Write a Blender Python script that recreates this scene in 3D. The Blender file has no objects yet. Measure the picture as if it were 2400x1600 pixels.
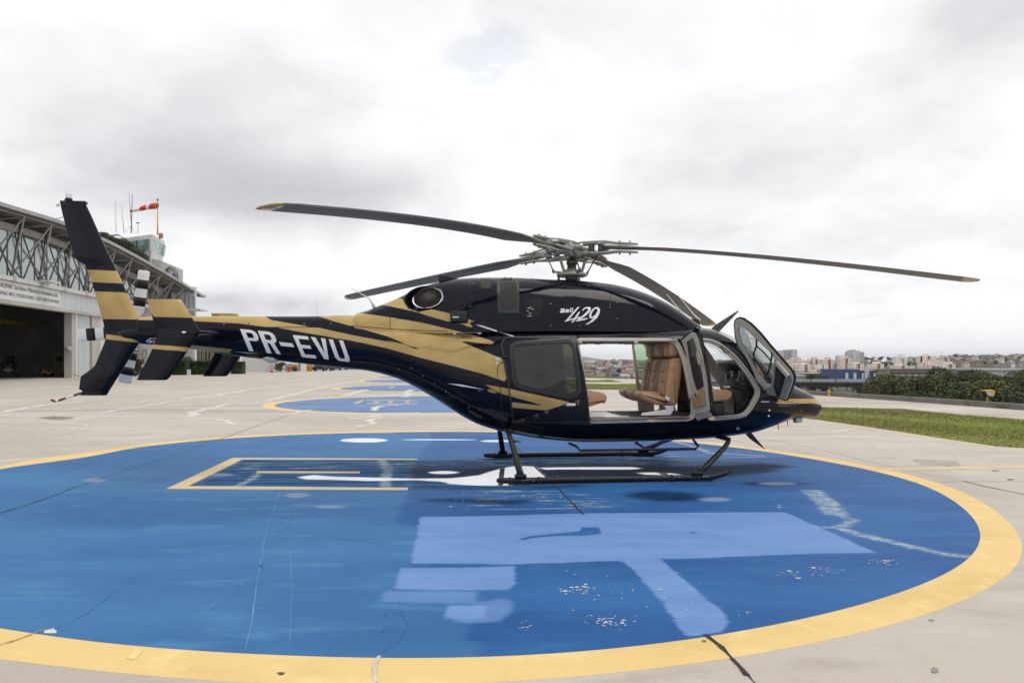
import bpy, bmesh, math, random
import numpy as np
from mathutils import Vector, Matrix
from mathutils.bvhtree import BVHTree
random.seed(7)
R = math.radians
scene = bpy.context.scene
COL = scene.collection

# ------------------------------------------------------------------ camera
F, HC, HZ = 1680.0, 1.66, 850.0          # focal length in photo pixels, eye height, horizon row (photo is 2400 x 1600)
cam_d = bpy.data.cameras.new('camera'); cam = bpy.data.objects.new('camera', cam_d); COL.objects.link(cam)
cam.location = (0, 0, HC); cam.rotation_euler = (R(90), 0, 0)
cam_d.sensor_width = 36; cam_d.lens = 36 * F / 2400
cam_d.shift_y = (HZ - 800) / 2400
cam_d.clip_start = 0.1; cam_d.clip_end = 30000
scene.camera = cam

# ------------------------------------------------------------------ sky and sun
SUN_EL, SUN_AZ = R(66), R(115)           # azimuth clockwise from +Y
world = bpy.data.worlds.new('World'); scene.world = world; world.use_nodes = True
def build_world():
    nt = world.node_tree; nt.nodes.clear(); N = nt.nodes.new; K = nt.links.new
    def m(op, a, b=None, c=None):
        n = N('ShaderNodeMath'); n.operation = op
        for i, v in enumerate((a, b, c)):
            if v is None: continue
            if isinstance(v, (int, float)): n.inputs[i].default_value = v
            else: K(v, n.inputs[i])
        return n.outputs[0]
    tc = N('ShaderNodeTexCoord'); sp = N('ShaderNodeSeparateXYZ'); K(tc.outputs['Generated'], sp.inputs[0])
    X, Y, Z = sp.outputs
    az = m('ARCTAN2', X, Y); el = m('ARCSINE', Z)
    den = m('ADD', m('MAXIMUM', Z, 0.0), 0.16)
    cb = N('ShaderNodeCombineXYZ'); K(m('DIVIDE', X, den), cb.inputs[0]); K(m('DIVIDE', Y, den), cb.inputs[1])
    def noise(scale, detail, rough, dist=0.0, off=(0, 0, 0), sc=(1, 1, 1)):
        mp = N('ShaderNodeMapping'); K(cb.outputs[0], mp.inputs[0]); mp.inputs['Location'].default_value = off; mp.inputs['Scale'].default_value = sc
        n = N('ShaderNodeTexNoise'); n.inputs['Scale'].default_value = scale; n.inputs['Detail'].default_value = detail
        n.inputs['Roughness'].default_value = rough; n.inputs['Distortion'].default_value = dist; K(mp.outputs[0], n.inputs['Vector']); return n.outputs[0]
    def dnoise(scale, detail, rough, dist=0.0, off=(0, 0, 0), sc=(1, 1, 1)):    # noise on the view direction itself: rounded cloud heaps
        mp = N('ShaderNodeMapping'); K(tc.outputs['Generated'], mp.inputs[0]); mp.inputs['Location'].default_value = off; mp.inputs['Scale'].default_value = sc
        n = N('ShaderNodeTexNoise'); n.inputs['Scale'].default_value = scale; n.inputs['Detail'].default_value = detail
        n.inputs['Roughness'].default_value = rough; n.inputs['Distortion'].default_value = dist; K(mp.outputs[0], n.inputs['Vector']); return n.outputs[0]
    big = noise(0.42, 3, .5, .4, (3.1, 1.2, 0), (.9, 1, 1))
    med = dnoise(3.2, 9, .55, .35, (1.7, 2.0, .4), (1, 1, 2.0))
    fin = dnoise(11.0, 7, .58, .3, (1.3, 5.2, .2), (1, 1, 2.6))
    def blob(a0, e0, sa, se, tilt=0.0):
        da = m('SUBTRACT', az, a0); de = m('SUBTRACT', m('SUBTRACT', el, e0), m('MULTIPLY', da, tilt))
        q = m('ADD', m('POWER', m('ABSOLUTE', m('DIVIDE', da, sa)), 2.0), m('POWER', m('ABSOLUTE', m('DIVIDE', de, se)), 2.0))
        return m('EXPONENT', m('MULTIPLY', q, -1.0))
    v = m('ADD', 0.91, m('MULTIPLY', m('SUBTRACT', big, .5), .25))
    v = m('ADD', v, m('MULTIPLY', m('SUBTRACT', med, .5), 0.72))
    low = m('EXPONENT', m('MULTIPLY', m('POWER', m('DIVIDE', el, .22), 2.0), -1.0))
    v = m('ADD', v, m('MULTIPLY', m('SUBTRACT', fin, .5), m('ADD', .10, m('MULTIPLY', low, .42))))
    wob = m('MULTIPLY', m('SUBTRACT', med, .5), 2.4)
    # real cloud banks: (azimuth, elevation, width, height, tilt, amount) in radians
    for a0, e0, sa, se, ti, am in SKY_BLOBS:
        bl = blob(a0, e0, sa, se, ti)
        v = m('ADD', v, m('MULTIPLY', m('MULTIPLY', bl, am), m('ADD', 1.0, wob)))
    v = m('MINIMUM', m('MAXIMUM', v, 0.30), 1.06)
    cr = N('ShaderNodeValToRGB'); K(v, cr.inputs[0])
    e = cr.color_ramp.elements
    e[0].position = 0.28; e[0].color = (.27, .275, .30, 1)
    e[1].position = 1.0; e[1].color = (.985, .985, .99, 1)
    for p, c in ((.50, (.47, .475, .50, 1)), (.68, (.64, .645, .665, 1)), (.84, (.84, .845, .86, 1))):
        q = e.new(p); q.color = c
    sky = N('ShaderNodeTexSky'); sky.sky_type = 'NISHITA'; sky.sun_disc = False
    sky.sun_elevation = SUN_EL; sky.sun_rotation = SUN_AZ; sky.altitude = 750
    b1 = N('ShaderNodeBackground'); K(sky.outputs[0], b1.inputs[0]); b1.inputs[1].default_value = 0.15
    b2 = N('ShaderNodeBackground'); K(cr.outputs[0], b2.inputs[0]); b2.inputs[1].default_value = 1.0
    gap = m('MULTIPLY', blob(-.03, .405, .045, .03), m('MULTIPLY', m('MAXIMUM', m('SUBTRACT', fin, .42), 0.0), 3.0))
    mx = N('ShaderNodeMixShader'); K(m('MINIMUM', gap, .16), mx.inputs[0]); K(b2.outputs[0], mx.inputs[1]); K(b1.outputs[0], mx.inputs[2])
    out = N('ShaderNodeOutputWorld'); K(mx.outputs[0], out.inputs[0])
SKY_BLOBS = [(-.334, .225, .17, .045, -.05, -.19), (-.50, .27, .22, .07, 0, -.11), (-.20, .235, .12, .04, .1, -.12), (-.44, .20, .10, .03, 0, -.10),
             (.27, .25, .19, .07, -.05, -.13), (.42, .27, .15, .05, 0, -.05), (.585, .385, .09, .06, 0, -.17), (.48, .16, .22, .03, 0, -.09), (.18, .18, .12, .02, 0, -.07), (-.32, .076, .13, .020, 0, -.22), (.30, .04, .5, .06, 0, .16),
             (.00, .33, .16, .12, 0, .08), (.12, .17, .08, .03, 0, .08), (-.15, .13, .10, .04, 0, .12), (-.38, .13, .09, .035, 0, .14)]
build_world()
sun_d = bpy.data.lights.new('sun', 'SUN'); sun_d.energy = 1.3; sun_d.angle = R(32); sun_d.color = (1, .955, .89)
sun = bpy.data.objects.new('sun', sun_d); COL.objects.link(sun)
sd = Vector((math.sin(SUN_AZ) * math.cos(SUN_EL), math.cos(SUN_AZ) * math.cos(SUN_EL), math.sin(SUN_EL)))
sun.rotation_euler = sd.to_track_quat('Z', 'Y').to_euler()
scene.view_settings.view_transform = 'Standard'; scene.view_settings.look = 'None'
scene.view_settings.gamma = 1; scene.view_settings.exposure = 0.12; scene.view_settings.use_curve_mapping = False
scene.render.engine = 'CYCLES'

# ------------------------------------------------------------------ measuring helpers: photo pixel -> place
def G(px, py, z=0.0):                    # point of the ground (or of the level z) seen at a pixel
    Y = F * (HC - z) / (py - HZ); return Vector(((px - 1200) / F * Y, Y, z))
def W(px, py, Y):                        # point seen at a pixel at distance Y
    return Vector(((px - 1200) / F * Y, Y, HC + (HZ - py) / F * Y))
PSI = R(6.0); OX, OY = 1.23, 11.26       # the helicopter's heading and the spot between its skids
CF, SF = math.cos(PSI), math.sin(PSI)
def L(px, py, y=0.0):                    # helicopter coordinates (x forward, z up) of a pixel in the lengthwise plane y
    d = (px - 1200) / F
    # (d*t - OX, t - OY) . left = y, left = (-SF, CF)
    t = (y + (-SF * OX + CF * OY)) / (-SF * d + CF)
    X, Y = d * t - OX, t - OY
    return (X * CF + Y * SF, HC + (HZ - py) / F * t)
def LV(px, py, y=0.0):
    x, z = L(px, py, y); return Vector((x, y, z))
def loc2pix(V):                          # V (n,3) helicopter coords -> photo pixels
    X = OX + V[:, 0] * CF - V[:, 1] * SF; Y = OY + V[:, 0] * SF + V[:, 1] * CF
    return np.stack([1200 + F * X / Y, HZ - F * (V[:, 2] - HC) / Y], 1)
CAMLOC = Vector(((0 - OX) * CF + (0 - OY) * SF, -(0 - OX) * SF + (0 - OY) * CF, HC))

# ------------------------------------------------------------------ materials
MATS = {}
def lin(c): return tuple(((v / 255) / 12.92 if v / 255 <= .04045 else ((v / 255 + .055) / 1.055) ** 2.4) for v in c)
def mat(name, col, rough=.5, metal=0., var=.0, scale=4., bump=0., bscale=None, coat=0., spec=None, stretch=(1, 1, 1), col2=None, detail=6, emis=None, rvar=0.):
    if name in MATS: return MATS[name]
    m = bpy.data.materials.new(name); m.use_nodes = True; nt = m.node_tree; b = nt.nodes['Principled BSDF']
    b.inputs['Base Color'].default_value = (*col, 1); b.inputs['Roughness'].default_value = rough; b.inputs['Metallic'].default_value = metal
    if coat: b.inputs['Coat Weight'].default_value = coat; b.inputs['Coat Roughness'].default_value = .04
    if spec is not None: b.inputs['Specular IOR Level'].default_value = spec
    tc = nt.nodes.new('ShaderNodeTexCoord'); mp = nt.nodes.new('ShaderNodeMapping'); nt.links.new(tc.outputs['Object'], mp.inputs[0]); mp.inputs['Scale'].default_value = stretch
    if var or col2:
        n = nt.nodes.new('ShaderNodeTexNoise'); n.inputs['Scale'].default_value = scale; n.inputs['Detail'].default_value = detail; n.inputs['Roughness'].default_value = .6
        nt.links.new(mp.outputs[0], n.inputs['Vector'])
        r = nt.nodes.new('ShaderNodeValToRGB'); r.color_ramp.elements[0].position = .3; r.color_ramp.elements[1].position = .7
        c2 = col2 if col2 else tuple(v * (1 - var) for v in col); c1 = col if col2 else tuple(min(1, v * (1 + var)) for v in col)
        r.color_ramp.elements[0].color = (*c2, 1); r.color_ramp.elements[1].color = (*c1, 1)
        nt.links.new(n.outputs[0], r.inputs[0]); nt.links.new(r.outputs[0], b.inputs['Base Color'])
        if rvar:
            q = nt.nodes.new('ShaderNodeMath'); q.operation = 'MULTIPLY_ADD'; q.inputs[1].default_value = rvar; q.inputs[2].default_value = rough - rvar / 2
            nt.links.new(n.outputs[0], q.inputs[0]); nt.links.new(q.outputs[0], b.inputs['Roughness'])
    if bump:
        n2 = nt.nodes.new('ShaderNodeTexNoise'); n2.inputs['Scale'].default_value = bscale or scale * 6; n2.inputs['Detail'].default_value = 4
        nt.links.new(mp.outputs[0], n2.inputs['Vector'])
        bp = nt.nodes.new('ShaderNodeBump'); bp.inputs['Strength'].default_value = bump; bp.inputs['Distance'].default_value = .01
        nt.links.new(n2.outputs[0], bp.inputs['Height']); nt.links.new(bp.outputs[0], b.inputs['Normal'])
    if emis: b.inputs['Emission Color'].default_value = (*emis[0], 1); b.inputs['Emission Strength'].default_value = emis[1]
    MATS[name] = m; return m
def glass(name, tint=(1, 1, 1), rough=0., refl=1.0, base=.0, wav=.15):
    if name in MATS: return MATS[name]
    m = bpy.data.materials.new(name); m.use_nodes = True; nt = m.node_tree; nt.nodes.clear(); N = nt.nodes.new
    t = N('ShaderNodeBsdfTransparent'); t.inputs[0].default_value = (*tint, 1)
    g = N('ShaderNodeBsdfGlossy'); g.inputs['Roughness'].default_value = .02 + rough; g.inputs[0].default_value = (.95, .97, 1, 1)
    fr = N('ShaderNodeFresnel'); fr.inputs[0].default_value = 1.5
    ml = N('ShaderNodeMath'); ml.operation = 'MULTIPLY_ADD'; ml.inputs[1].default_value = refl; ml.inputs[2].default_value = base; ml.use_clamp = True
    nt.links.new(fr.outputs[0], ml.inputs[0])
    # a faint surface waviness, as in any moulded or tempered pane
    tc = N('ShaderNodeTexCoord'); n = N('ShaderNodeTexNoise'); n.inputs['Scale'].default_value = .9; nt.links.new(tc.outputs['Object'], n.inputs['Vector'])
    bp = N('ShaderNodeBump'); bp.inputs['Strength'].default_value = wav; bp.inputs['Distance'].default_value = .03 if wav < .3 else .12; nt.links.new(n.outputs[0], bp.inputs['Height']); nt.links.new(bp.outputs[0], g.inputs['Normal'])
    mx = N('ShaderNodeMixShader'); nt.links.new(ml.outputs[0], mx.inputs[0]); nt.links.new(t.outputs[0], mx.inputs[1]); nt.links.new(g.outputs[0], mx.inputs[2])
    o = N('ShaderNodeOutputMaterial'); nt.links.new(mx.outputs[0], o.inputs[0]); MATS[name] = m; return m

# ------------------------------------------------------------------ mesh helpers
class MB:
    def __init__(s): s.v = []; s.f = []; s.sm = []
    def add(s, vs, fs, smooth=False):
        o = len(s.v); s.v += [tuple(p) for p in vs]; s.f += [tuple(i + o for i in f) for f in fs]; s.sm += [smooth] * len(fs); return s
    def box(s, c, d, rz=0., M=None, bev=0.):
        x, y, z = d[0] / 2, d[1] / 2, d[2] / 2
        if bev:
            bm = bmesh.new(); bmesh.ops.create_cube(bm, size=1)
            for q in bm.verts: q.co = Vector((q.co.x * d[0], q.co.y * d[1], q.co.z * d[2]))
            bmesh.ops.bevel(bm, geom=bm.edges[:], offset=bev, segments=3, affect='EDGES', profile=.5)
            bm.verts.ensure_lookup_table(); vs = [q.co.copy() for q in bm.verts]; fs = [[q.index for q in f.verts] for f in bm.faces]; bm.free()
        else:
            vs = [Vector((a, b, e)) for a in (-x, x) for b in (-y, y) for e in (-z, z)]
            fs = [(0, 1, 3, 2), (4, 6, 7, 5), (0, 4, 5, 1), (2, 3, 7, 6), (0, 2, 6, 4), (1, 5, 7, 3)]
        T = M if M is not None else Matrix.Rotation(rz, 4, 'Z')
        c = Vector(c); return s.add([T @ p + c for p in vs], fs, bool(bev))
    def tube(s, path, r, n=8, caps=True, sx=1., smooth=True):
        path = [Vector(p) for p in path]; rs = r if isinstance(r, (list, tuple)) else [r] * len(path)
        vs = []; up = None
        for i, p in enumerate(path):
            a = path[max(i - 1, 0)]; b = path[min(i + 1, len(path) - 1)]; t = (b - a).normalized()
            if up is None: up = Vector((0, 0, 1)) if abs(t.z) < .9 else Vector((1, 0, 0))
            u = t.cross(up).normalized(); w = u.cross(t).normalized(); up = w
            for k in range(n):
                an = 2 * math.pi * k / n; vs.append(p + (u * math.cos(an) * sx + w * math.sin(an)) * rs[i])
        fs = [(i * n + k, i * n + (k + 1) % n, (i + 1) * n + (k + 1) % n, (i + 1) * n + k) for i in range(len(path) - 1) for k in range(n)]
        if caps: fs += [tuple(range(n))[::-1], tuple((len(path) - 1) * n + k for k in range(n))]
        return s.add(vs, fs, smooth)
    def bar(s, a, b, w, h=None, up=(0, 0, 1)):          # a square-section bar
        a, b = Vector(a), Vector(b); h = h or w; t = (b - a).normalized(); up = Vector(up)
        if abs(t.dot(up)) > .98: up = Vector((1, 0, 0))
        u = t.cross(up).normalized() * w / 2; v = u.cross(t).normalized() * h / 2
        return s.add([a - u - v, a + u - v, a + u + v, a - u + v, b - u - v, b + u - v, b + u + v, b - u + v],
                     [(0, 3, 2, 1), (4, 5, 6, 7), (0, 1, 5, 4), (1, 2, 6, 5), (2, 3, 7, 6), (3, 0, 4, 7)])
    def lathe(s, prof, c=(0, 0, 0), n=24, M=None, smooth=True):   # prof: (radius, z)
        M = M or Matrix.Identity(4); c = Vector(c)
        vs = [M @ Vector((r * math.cos(2 * math.pi * k / n), r * math.sin(2 * math.pi * k / n), z)) + c for r, z in prof for k in range(n)]
        fs = [(i * n + k, i * n + (k + 1) % n, (i + 1) * n + (k + 1) % n, (i + 1) * n + k) for i in range(len(prof) - 1) for k in range(n)]
        fs += [tuple(range(n))[::-1], tuple((len(prof) - 1) * n + k for k in range(n))]
        return s.add(vs, fs, smooth)
    def prism(s, poly, off):                            # closed 3D polygon extruded by vector off
        poly = [Vector(p) for p in poly]; off = Vector(off); n = len(poly)
        return s.add(poly + [p + off for p in poly], [tuple(range(n))[::-1], tuple(range(n, 2 * n))] + [(i, (i + 1) % n, n + (i + 1) % n, n + i) for i in range(n)])
    def loft(s, rings, closed=True, caps=True, smooth=True):
        n = len(rings[0]); vs = [p for r in rings for p in r]; q = n if closed else n - 1
        fs = [(i * n + k, i * n + (k + 1) % n, (i + 1) * n + (k + 1) % n, (i + 1) * n + k) for i in range(len(rings) - 1) for k in range(q)]
        if caps: fs += [tuple(range(n))[::-1], tuple((len(rings) - 1) * n + k for k in range(n))]
        return s.add(vs, fs, smooth)
    def ball(s, c, r, n=10, m=7, sc=(1, 1, 1)):
        c = Vector(c); return s.loft([[c + Vector((math.cos(2 * math.pi * k / n) * math.sin(a) * sc[0], math.sin(2 * math.pi * k / n) * math.sin(a) * sc[1], math.cos(a) * sc[2])) * r for k in range(n)]
                       for a in [0.02 + (math.pi - .04) * i / (m - 1) for i in range(m)]])
    def build(s, name, m, parent=None, fix=True):
        me = bpy.data.meshes.new(name); me.from_pydata([tuple(p) for p in s.v], [], s.f)
        if s.sm: me.polygons.foreach_set('use_smooth', s.sm)
        me.materials.append(m)
        if fix:
            bm = bmesh.new(); bm.from_mesh(me); bmesh.ops.recalc_face_normals(bm, faces=bm.faces[:]); bm.to_mesh(me); bm.free()
        me.update(); o = bpy.data.objects.new(name, me); COL.objects.link(o)
        if parent: o.parent = parent
        return o
def sharp(o, deg=35):                                   # keep hard edges crisp on smooth meshes
    me = o.data; bm = bmesh.new(); bm.from_mesh(me); th = R(deg)
    for e in bm.edges:
        if len(e.link_faces) == 2 and e.calc_face_angle(0) > th: e.smooth = False
    bm.to_mesh(me); bm.free(); return o
def empty(name, loc=(0, 0, 0), rz=0.):
    o = bpy.data.objects.new(name, None); COL.objects.link(o); o.location = loc; o.rotation_euler = (0, 0, rz); o.empty_display_size = .3; return o
def tag(o, label=None, cat=None, group=None, kind=None):
    if label: o['label'] = label
    if cat: o['category'] = cat
    if group: o['group'] = group
    if kind: o['kind'] = kind
    return o
def copy_tree(o, parent=None):
    c = o.copy(); COL.objects.link(c); c.parent = parent
    for ch in o.children: copy_tree(ch, c)
    return c
def interp(x, pts):
    xs, ys = zip(*pts); return float(np.interp(x, xs, ys))
def smooth_tab(pts, n=6):                               # Catmull style densify so lofts have no kinks
    P_ = sorted(pts); xs = np.array([p[0] for p in P_], float); ys = np.array([p[1] for p in P_], float)
    d = np.diff(ys) / np.diff(xs); m = np.zeros_like(ys); m[0] = d[0]; m[-1] = d[-1]
    for i in range(1, len(xs) - 1):
        m[i] = 0 if d[i - 1] * d[i] <= 0 else 2 * d[i - 1] * d[i] / (d[i - 1] + d[i])
    def f(x):
        x = min(max(x, xs[0]), xs[-1]); i = min(np.searchsorted(xs, x, 'right') - 1, len(xs) - 2); h = xs[i + 1] - xs[i]; t = (x - xs[i]) / h
        return float((2*t**3 - 3*t**2 + 1) * ys[i] + (t**3 - 2*t**2 + t) * h * m[i] + (-2*t**3 + 3*t**2) * ys[i + 1] + (t**3 - t**2) * h * m[i + 1])
    return f
def text_geo(s, size, spacing=1.0, align='LEFT'):
    cu = bpy.data.curves.new('lettering', 'FONT'); cu.body = s; cu.size = size; cu.space_character = spacing; cu.align_x = align; cu.resolution_u = 3
    ob = bpy.data.objects.new('lettering', cu); COL.objects.link(ob); dg = bpy.context.evaluated_depsgraph_get(); dg.update()
    me = ob.evaluated_get(dg).to_mesh(); vs = [v.co.copy() for v in me.vertices]; fs = [tuple(p.vertices) for p in me.polygons]
    ob.evaluated_get(dg).to_mesh_clear(); bpy.data.objects.remove(ob); bpy.data.curves.remove(cu); return vs, fs
def rot_to(z, x=None):                                  # matrix whose Z axis is z
    return Vector(z).normalized().to_track_quat('Z', 'Y').to_matrix().to_4x4()
# ================================================================== HELICOPTER
heli = empty('helicopter', (OX, OY, 0), PSI)
tag(heli, 'black and gold helicopter with open doors parked on the large blue helipad', 'helicopter')

# --- livery: the gold areas as outlines in the side view, turned into a signed distance stored on the paint's mesh
def r1(o, s, pts): return [(o[0] + x / s, o[1] + y / s) for x, y in pts]
A3 = lambda *p: r1((780, 580), 3.92, p)      # side-view charts used while measuring
B3 = lambda *p: r1((380, 700), 3.92, p)
C1 = lambda *p: r1((0, 420), 3.92, p)
D1 = lambda *p: r1((0, 640), 3.92, p)
E6 = lambda *p: r1((1560, 680), 4.9, p)
R5 = lambda *p: r1((1300, 720), 3.564, p)
R4 = lambda *p: r1((1140, 520), 6.533, p)
S6 = lambda *p: r1((1320, 780), 6.533, p)
BODY_GOLD = [
    B3((-400, 120), (880, 120), (1000, 195), (1370, 258), (960, 260), (860, 247), (700, 226), (300, 205), (-400, 190)),
    B3((1060, 265), (1420, 262), (1780, 340), (2060, 392), (2352, 450)) + A3((500, 850), (868, 965), (500, 815), (230, 737), (0, 675), (-160, 620), (0, 500), (100, 500), (225, 597), (525, 640), (820, 690), (1080, 752), (1300, 806), (1500, 868), (1440, 875), (1490, 892), (1160, 855), (1300, 915), (1480, 990), (1560, 1020), (1600, 1222), (1400, 1165), (1100, 1085), (800, 1010), (500, 925), (250, 870), (0, 830)) + B3((1750, 385), (1300, 310)),
    A3((1250, 1230), (1620, 1296), (2335, 1455), (2344, 1515), (1900, 1490), (1650, 1470), (1640, 1418), (1990, 1462), (1640, 1368), (1560, 1345), (1240, 1303), (1530, 1322)),
    B3((200, 420), (650, 465), (610, 490), (652, 502), (250, 470), (200, 460)),
    E6((1190, 1306), (1320, 1280), (1235, 1250), (1660, 1243), (1900, 1240), (1900, 1330), (1690, 1298), (1400, 1306)),
]
COWL_GOLD = [
    A3((0, 560), (100, 560), (225, 597), (525, 640), (820, 690), (1080, 752), (1300, 806), (1300, 860), (0, 860)),
    A3((425, 520), (590, 468), (640, 470), (690, 560), (800, 590), (900, 566), (1080, 605), (1080, 685), (900, 635), (760, 590), (530, 540)),
    A3((1240, 655), (1325, 682), (1240, 682)),
    A3((1130, 702), (1240, 692), (1292, 710), (1275, 715), (1330, 748), (1200, 715)),
    B3((1460, 180), (1600, 130), (1790, 100), (1790, 125), (1790, 260), (1740, 250)),
]
def sdf(P2, polys):                                     # >0 inside, in photo pixels
    best = np.full(len(P2), -1e3)
    for poly in polys:
        q = np.array(poly); n = len(q); d = np.full(len(P2), 1e9); ins = np.zeros(len(P2), bool)
        for i in range(n):
            a, b = q[i], q[(i + 1) % n]; ab = b - a; t = np.clip(((P2 - a) @ ab) / max(ab @ ab, 1e-9), 0, 1)
            d = np.minimum(d, np.hypot(*(P2 - a - t[:, None] * ab).T))
            if a[1] != b[1]:
                c = ((a[1] > P2[:, 1]) != (b[1] > P2[:, 1])) & (P2[:, 0] < (b[0] - a[0]) * (P2[:, 1] - a[1]) / (b[1] - a[1]) + a[0]); ins ^= c
        best = np.maximum(best, np.where(ins, d, -d))
    return best
def paint_attr(o, polys, flip=True):
    me = o.data; n = len(me.vertices); V = np.empty(n * 3); me.vertices.foreach_get('co', V); V = V.reshape(-1, 3).copy()
    if flip: V[:, 1] = -np.abs(V[:, 1])
    a = me.attributes.new('gold', 'FLOAT', 'POINT'); a.data.foreach_set('value', np.clip(sdf(loc2pix(V), polys), -40, 40).astype(np.float32))
def paint_mat():
    m = bpy.data.materials.new('black_gold_paint'); m.use_nodes = True; nt = m.node_tree; b = nt.nodes['Principled BSDF']; N = nt.nodes.new; K = nt.links.new
    at = N('ShaderNodeAttribute'); at.attribute_name = 'gold'
    st = N('ShaderNodeMath'); st.operation = 'MULTIPLY_ADD'; st.use_clamp = True; st.inputs[1].default_value = 1.2; st.inputs[2].default_value = .5; K(at.outputs['Fac'], st.inputs[0])
    tc = N('ShaderNodeTexCoord'); fl = N('ShaderNodeTexNoise'); fl.inputs['Scale'].default_value = 2.2; fl.inputs['Detail'].default_value = 5; K(tc.outputs['Object'], fl.inputs['Vector'])
    gr = N('ShaderNodeValToRGB'); gr.color_ramp.elements[0].color = (.39, .27, .10, 1); gr.color_ramp.elements[1].color = (.50, .36, .145, 1); gr.color_ramp.elements[0].position = .35; gr.color_ramp.elements[1].position = .65
    K(fl.outputs[0], gr.inputs[0])
    bk = N('ShaderNodeValToRGB'); bk.color_ramp.elements[0].color = (.0035, .004, .0085, 1); bk.color_ramp.elements[1].color = (.0055, .007, .015, 1); K(fl.outputs[0], bk.inputs[0])
    mx = N('ShaderNodeMix'); mx.data_type = 'RGBA'; K(st.outputs[0], mx.inputs[0]); K(bk.outputs[0], mx.inputs[6]); K(gr.outputs[0], mx.inputs[7]); K(mx.outputs[2], b.inputs['Base Color'])
    mm = N('ShaderNodeMath'); mm.operation = 'MULTIPLY'; mm.inputs[1].default_value = .25; K(st.outputs[0], mm.inputs[0]); K(mm.outputs[0], b.inputs['Metallic'])
    rr = N('ShaderNodeMath'); rr.operation = 'MULTIPLY_ADD'; rr.inputs[1].default_value = .06; rr.inputs[2].default_value = .05; K(fl.outputs[0], rr.inputs[0]); K(rr.outputs[0], b.inputs['Roughness'])
    b.inputs['Coat Weight'].default_value = .0; b.inputs['Specular IOR Level'].default_value = .21
    # sheet-metal waviness: low, long ripples that break up the mirror look of the lacquer
    mp = N('ShaderNodeMapping'); mp.inputs['Scale'].default_value = (1.0, 1.6, 2.4); K(tc.outputs['Object'], mp.inputs[0])
    nz = N('ShaderNodeTexNoise'); nz.inputs['Scale'].default_value = 1.6; nz.inputs['Detail'].default_value = 2.5; K(mp.outputs[0], nz.inputs['Vector'])
    bp = N('ShaderNodeBump'); bp.inputs['Strength'].default_value = .22; bp.inputs['Distance'].default_value = .03; K(nz.outputs[0], bp.inputs['Height'])
    K(bp.outputs[0], b.inputs['Normal']); K(bp.outputs[0], b.inputs['Coat Normal'])
    return m
PAINT = paint_mat()
M_blk = mat('black_lacquer', (.005, .006, .011), .15, spec=.22)
M_sat = mat('satin_black', (.009, .010, .012), .40, spec=.3, var=.3, scale=9, bump=.05)
M_rub = mat('rubber', (.012, .012, .012), .75)
M_white = mat('white_paint', (.74, .75, .76), .4, var=.05, scale=3)
M_beige = mat('beige_trim', (.50, .46, .385), .5, var=.10, scale=6)
M_dbeige = mat('headliner', (.46, .43, .37), .85, var=.15, scale=8)
M_leather = mat('tan_leather', (.43, .245, .12), .42, var=.16, scale=7, bump=.25, bscale=90)
M_leather2 = mat('tan_leather_insert', (.36, .225, .145), .48, var=.14, scale=9, bump=.3, bscale=120)
M_metal = mat('hub_alloy', (.29, .285, .255), .45, .35, var=.22, scale=14)
M_steel = mat('bright_steel', (.62, .60, .57), .22, 1., var=.12, scale=6)
M_dkmetal = mat('dark_steel', (.10, .095, .09), .45, .7, var=.3, scale=10)
M_blade = mat('blade_grey', (.20, .18, .155), .5, var=.12, scale=2.5, stretch=(.3, 3, 1))
M_bladet = mat('blade_top', (.16, .17, .185), .35, var=.1, scale=3)
M_gold = mat('gold_paint', (.43, .285, .10), .28, .2, var=.08, scale=3, coat=.6)
M_seam = mat('seam_shadow_gap', (.004, .004, .005), .8)
M_clear = glass('clear_acrylic', (.93, .97, .95), 0, .45)
M_tint = glass('tinted_acrylic', (.055, .065, .035), 0, 1.35, .0, wav=.55)
M_green = glass('green_tint_acrylic', (.72, .86, .70), 0, .9)
M_panel = mat('instrument_black', (.011, .011, .012), .55, var=.4, scale=30)
M_screen = mat('dark_screen', (.03, .035, .04), .12)
M_lamp = mat('lamp_lens', (.75, .77, .78), .08, .0, coat=1)

# --- main body
def T(pl, pts): return smooth_tab([L(px, py, pl) for px, py in pts])
top_f = T(0, [(330, 742.5), (390, 741.5), (456, 741), (584, 741), (700, 741), (762, 740), (801, 738), (850, 741), (905, 753), (975, 765), (1100, 766), (1300, 767), (1450, 766.5), (1560, 766.5), (1622, 768), (1651, 770.5), (1682, 779), (1703, 789), (1723, 802), (1740, 815), (1774, 849), (1800, 872), (1830, 889), (1862, 906.3), (1886, 917.6), (1904, 928), (1917, 938.5), (1925, 952)])
bot_f = smooth_tab([L(px, py, -.05) for px, py in [(330, 806), (441, 817), (469, 821), (569, 836), (655, 846), (762, 858), (805, 862.5), (856, 868), (882, 873)]] + [L(px, py, -.15) for px, py in [(923, 885), (969, 905.5), (1009, 928.5), (1086, 977)]] + [L(px, py, -.3) for px, py in [(1123, 997), (1161, 1009), (1198, 1018), (1282, 1031), (1342, 1036), (1383, 1037.5), (1496, 1035.5), (1637, 1030), (1707, 1025)]] + [L(px, py, -.15) for px, py in [(1763, 1014.5), (1805, 1003), (1861, 984.5)]] + [L(px, py, 0) for px, py in [(1889, 979), (1903, 978.5), (1917, 971.5), (1925, 956)]])
XN = L(1925, 954)[0]; XT = L(330, 780)[0]
wid_f = smooth_tab([(L(px, 850)[0], w) for px, w in [(330, .15), (470, .175), (640, .225), (800, .30), (900, .39), (1000, .52), (1100, .70), (1180, .81), (1300, .86), (1400, .87), (1600, .86), (1660, .83), (1710, .765), (1760, .66), (1810, .525), (1860, .36), (1895, .23), (1915, .125), (1925, .02)]])
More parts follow.
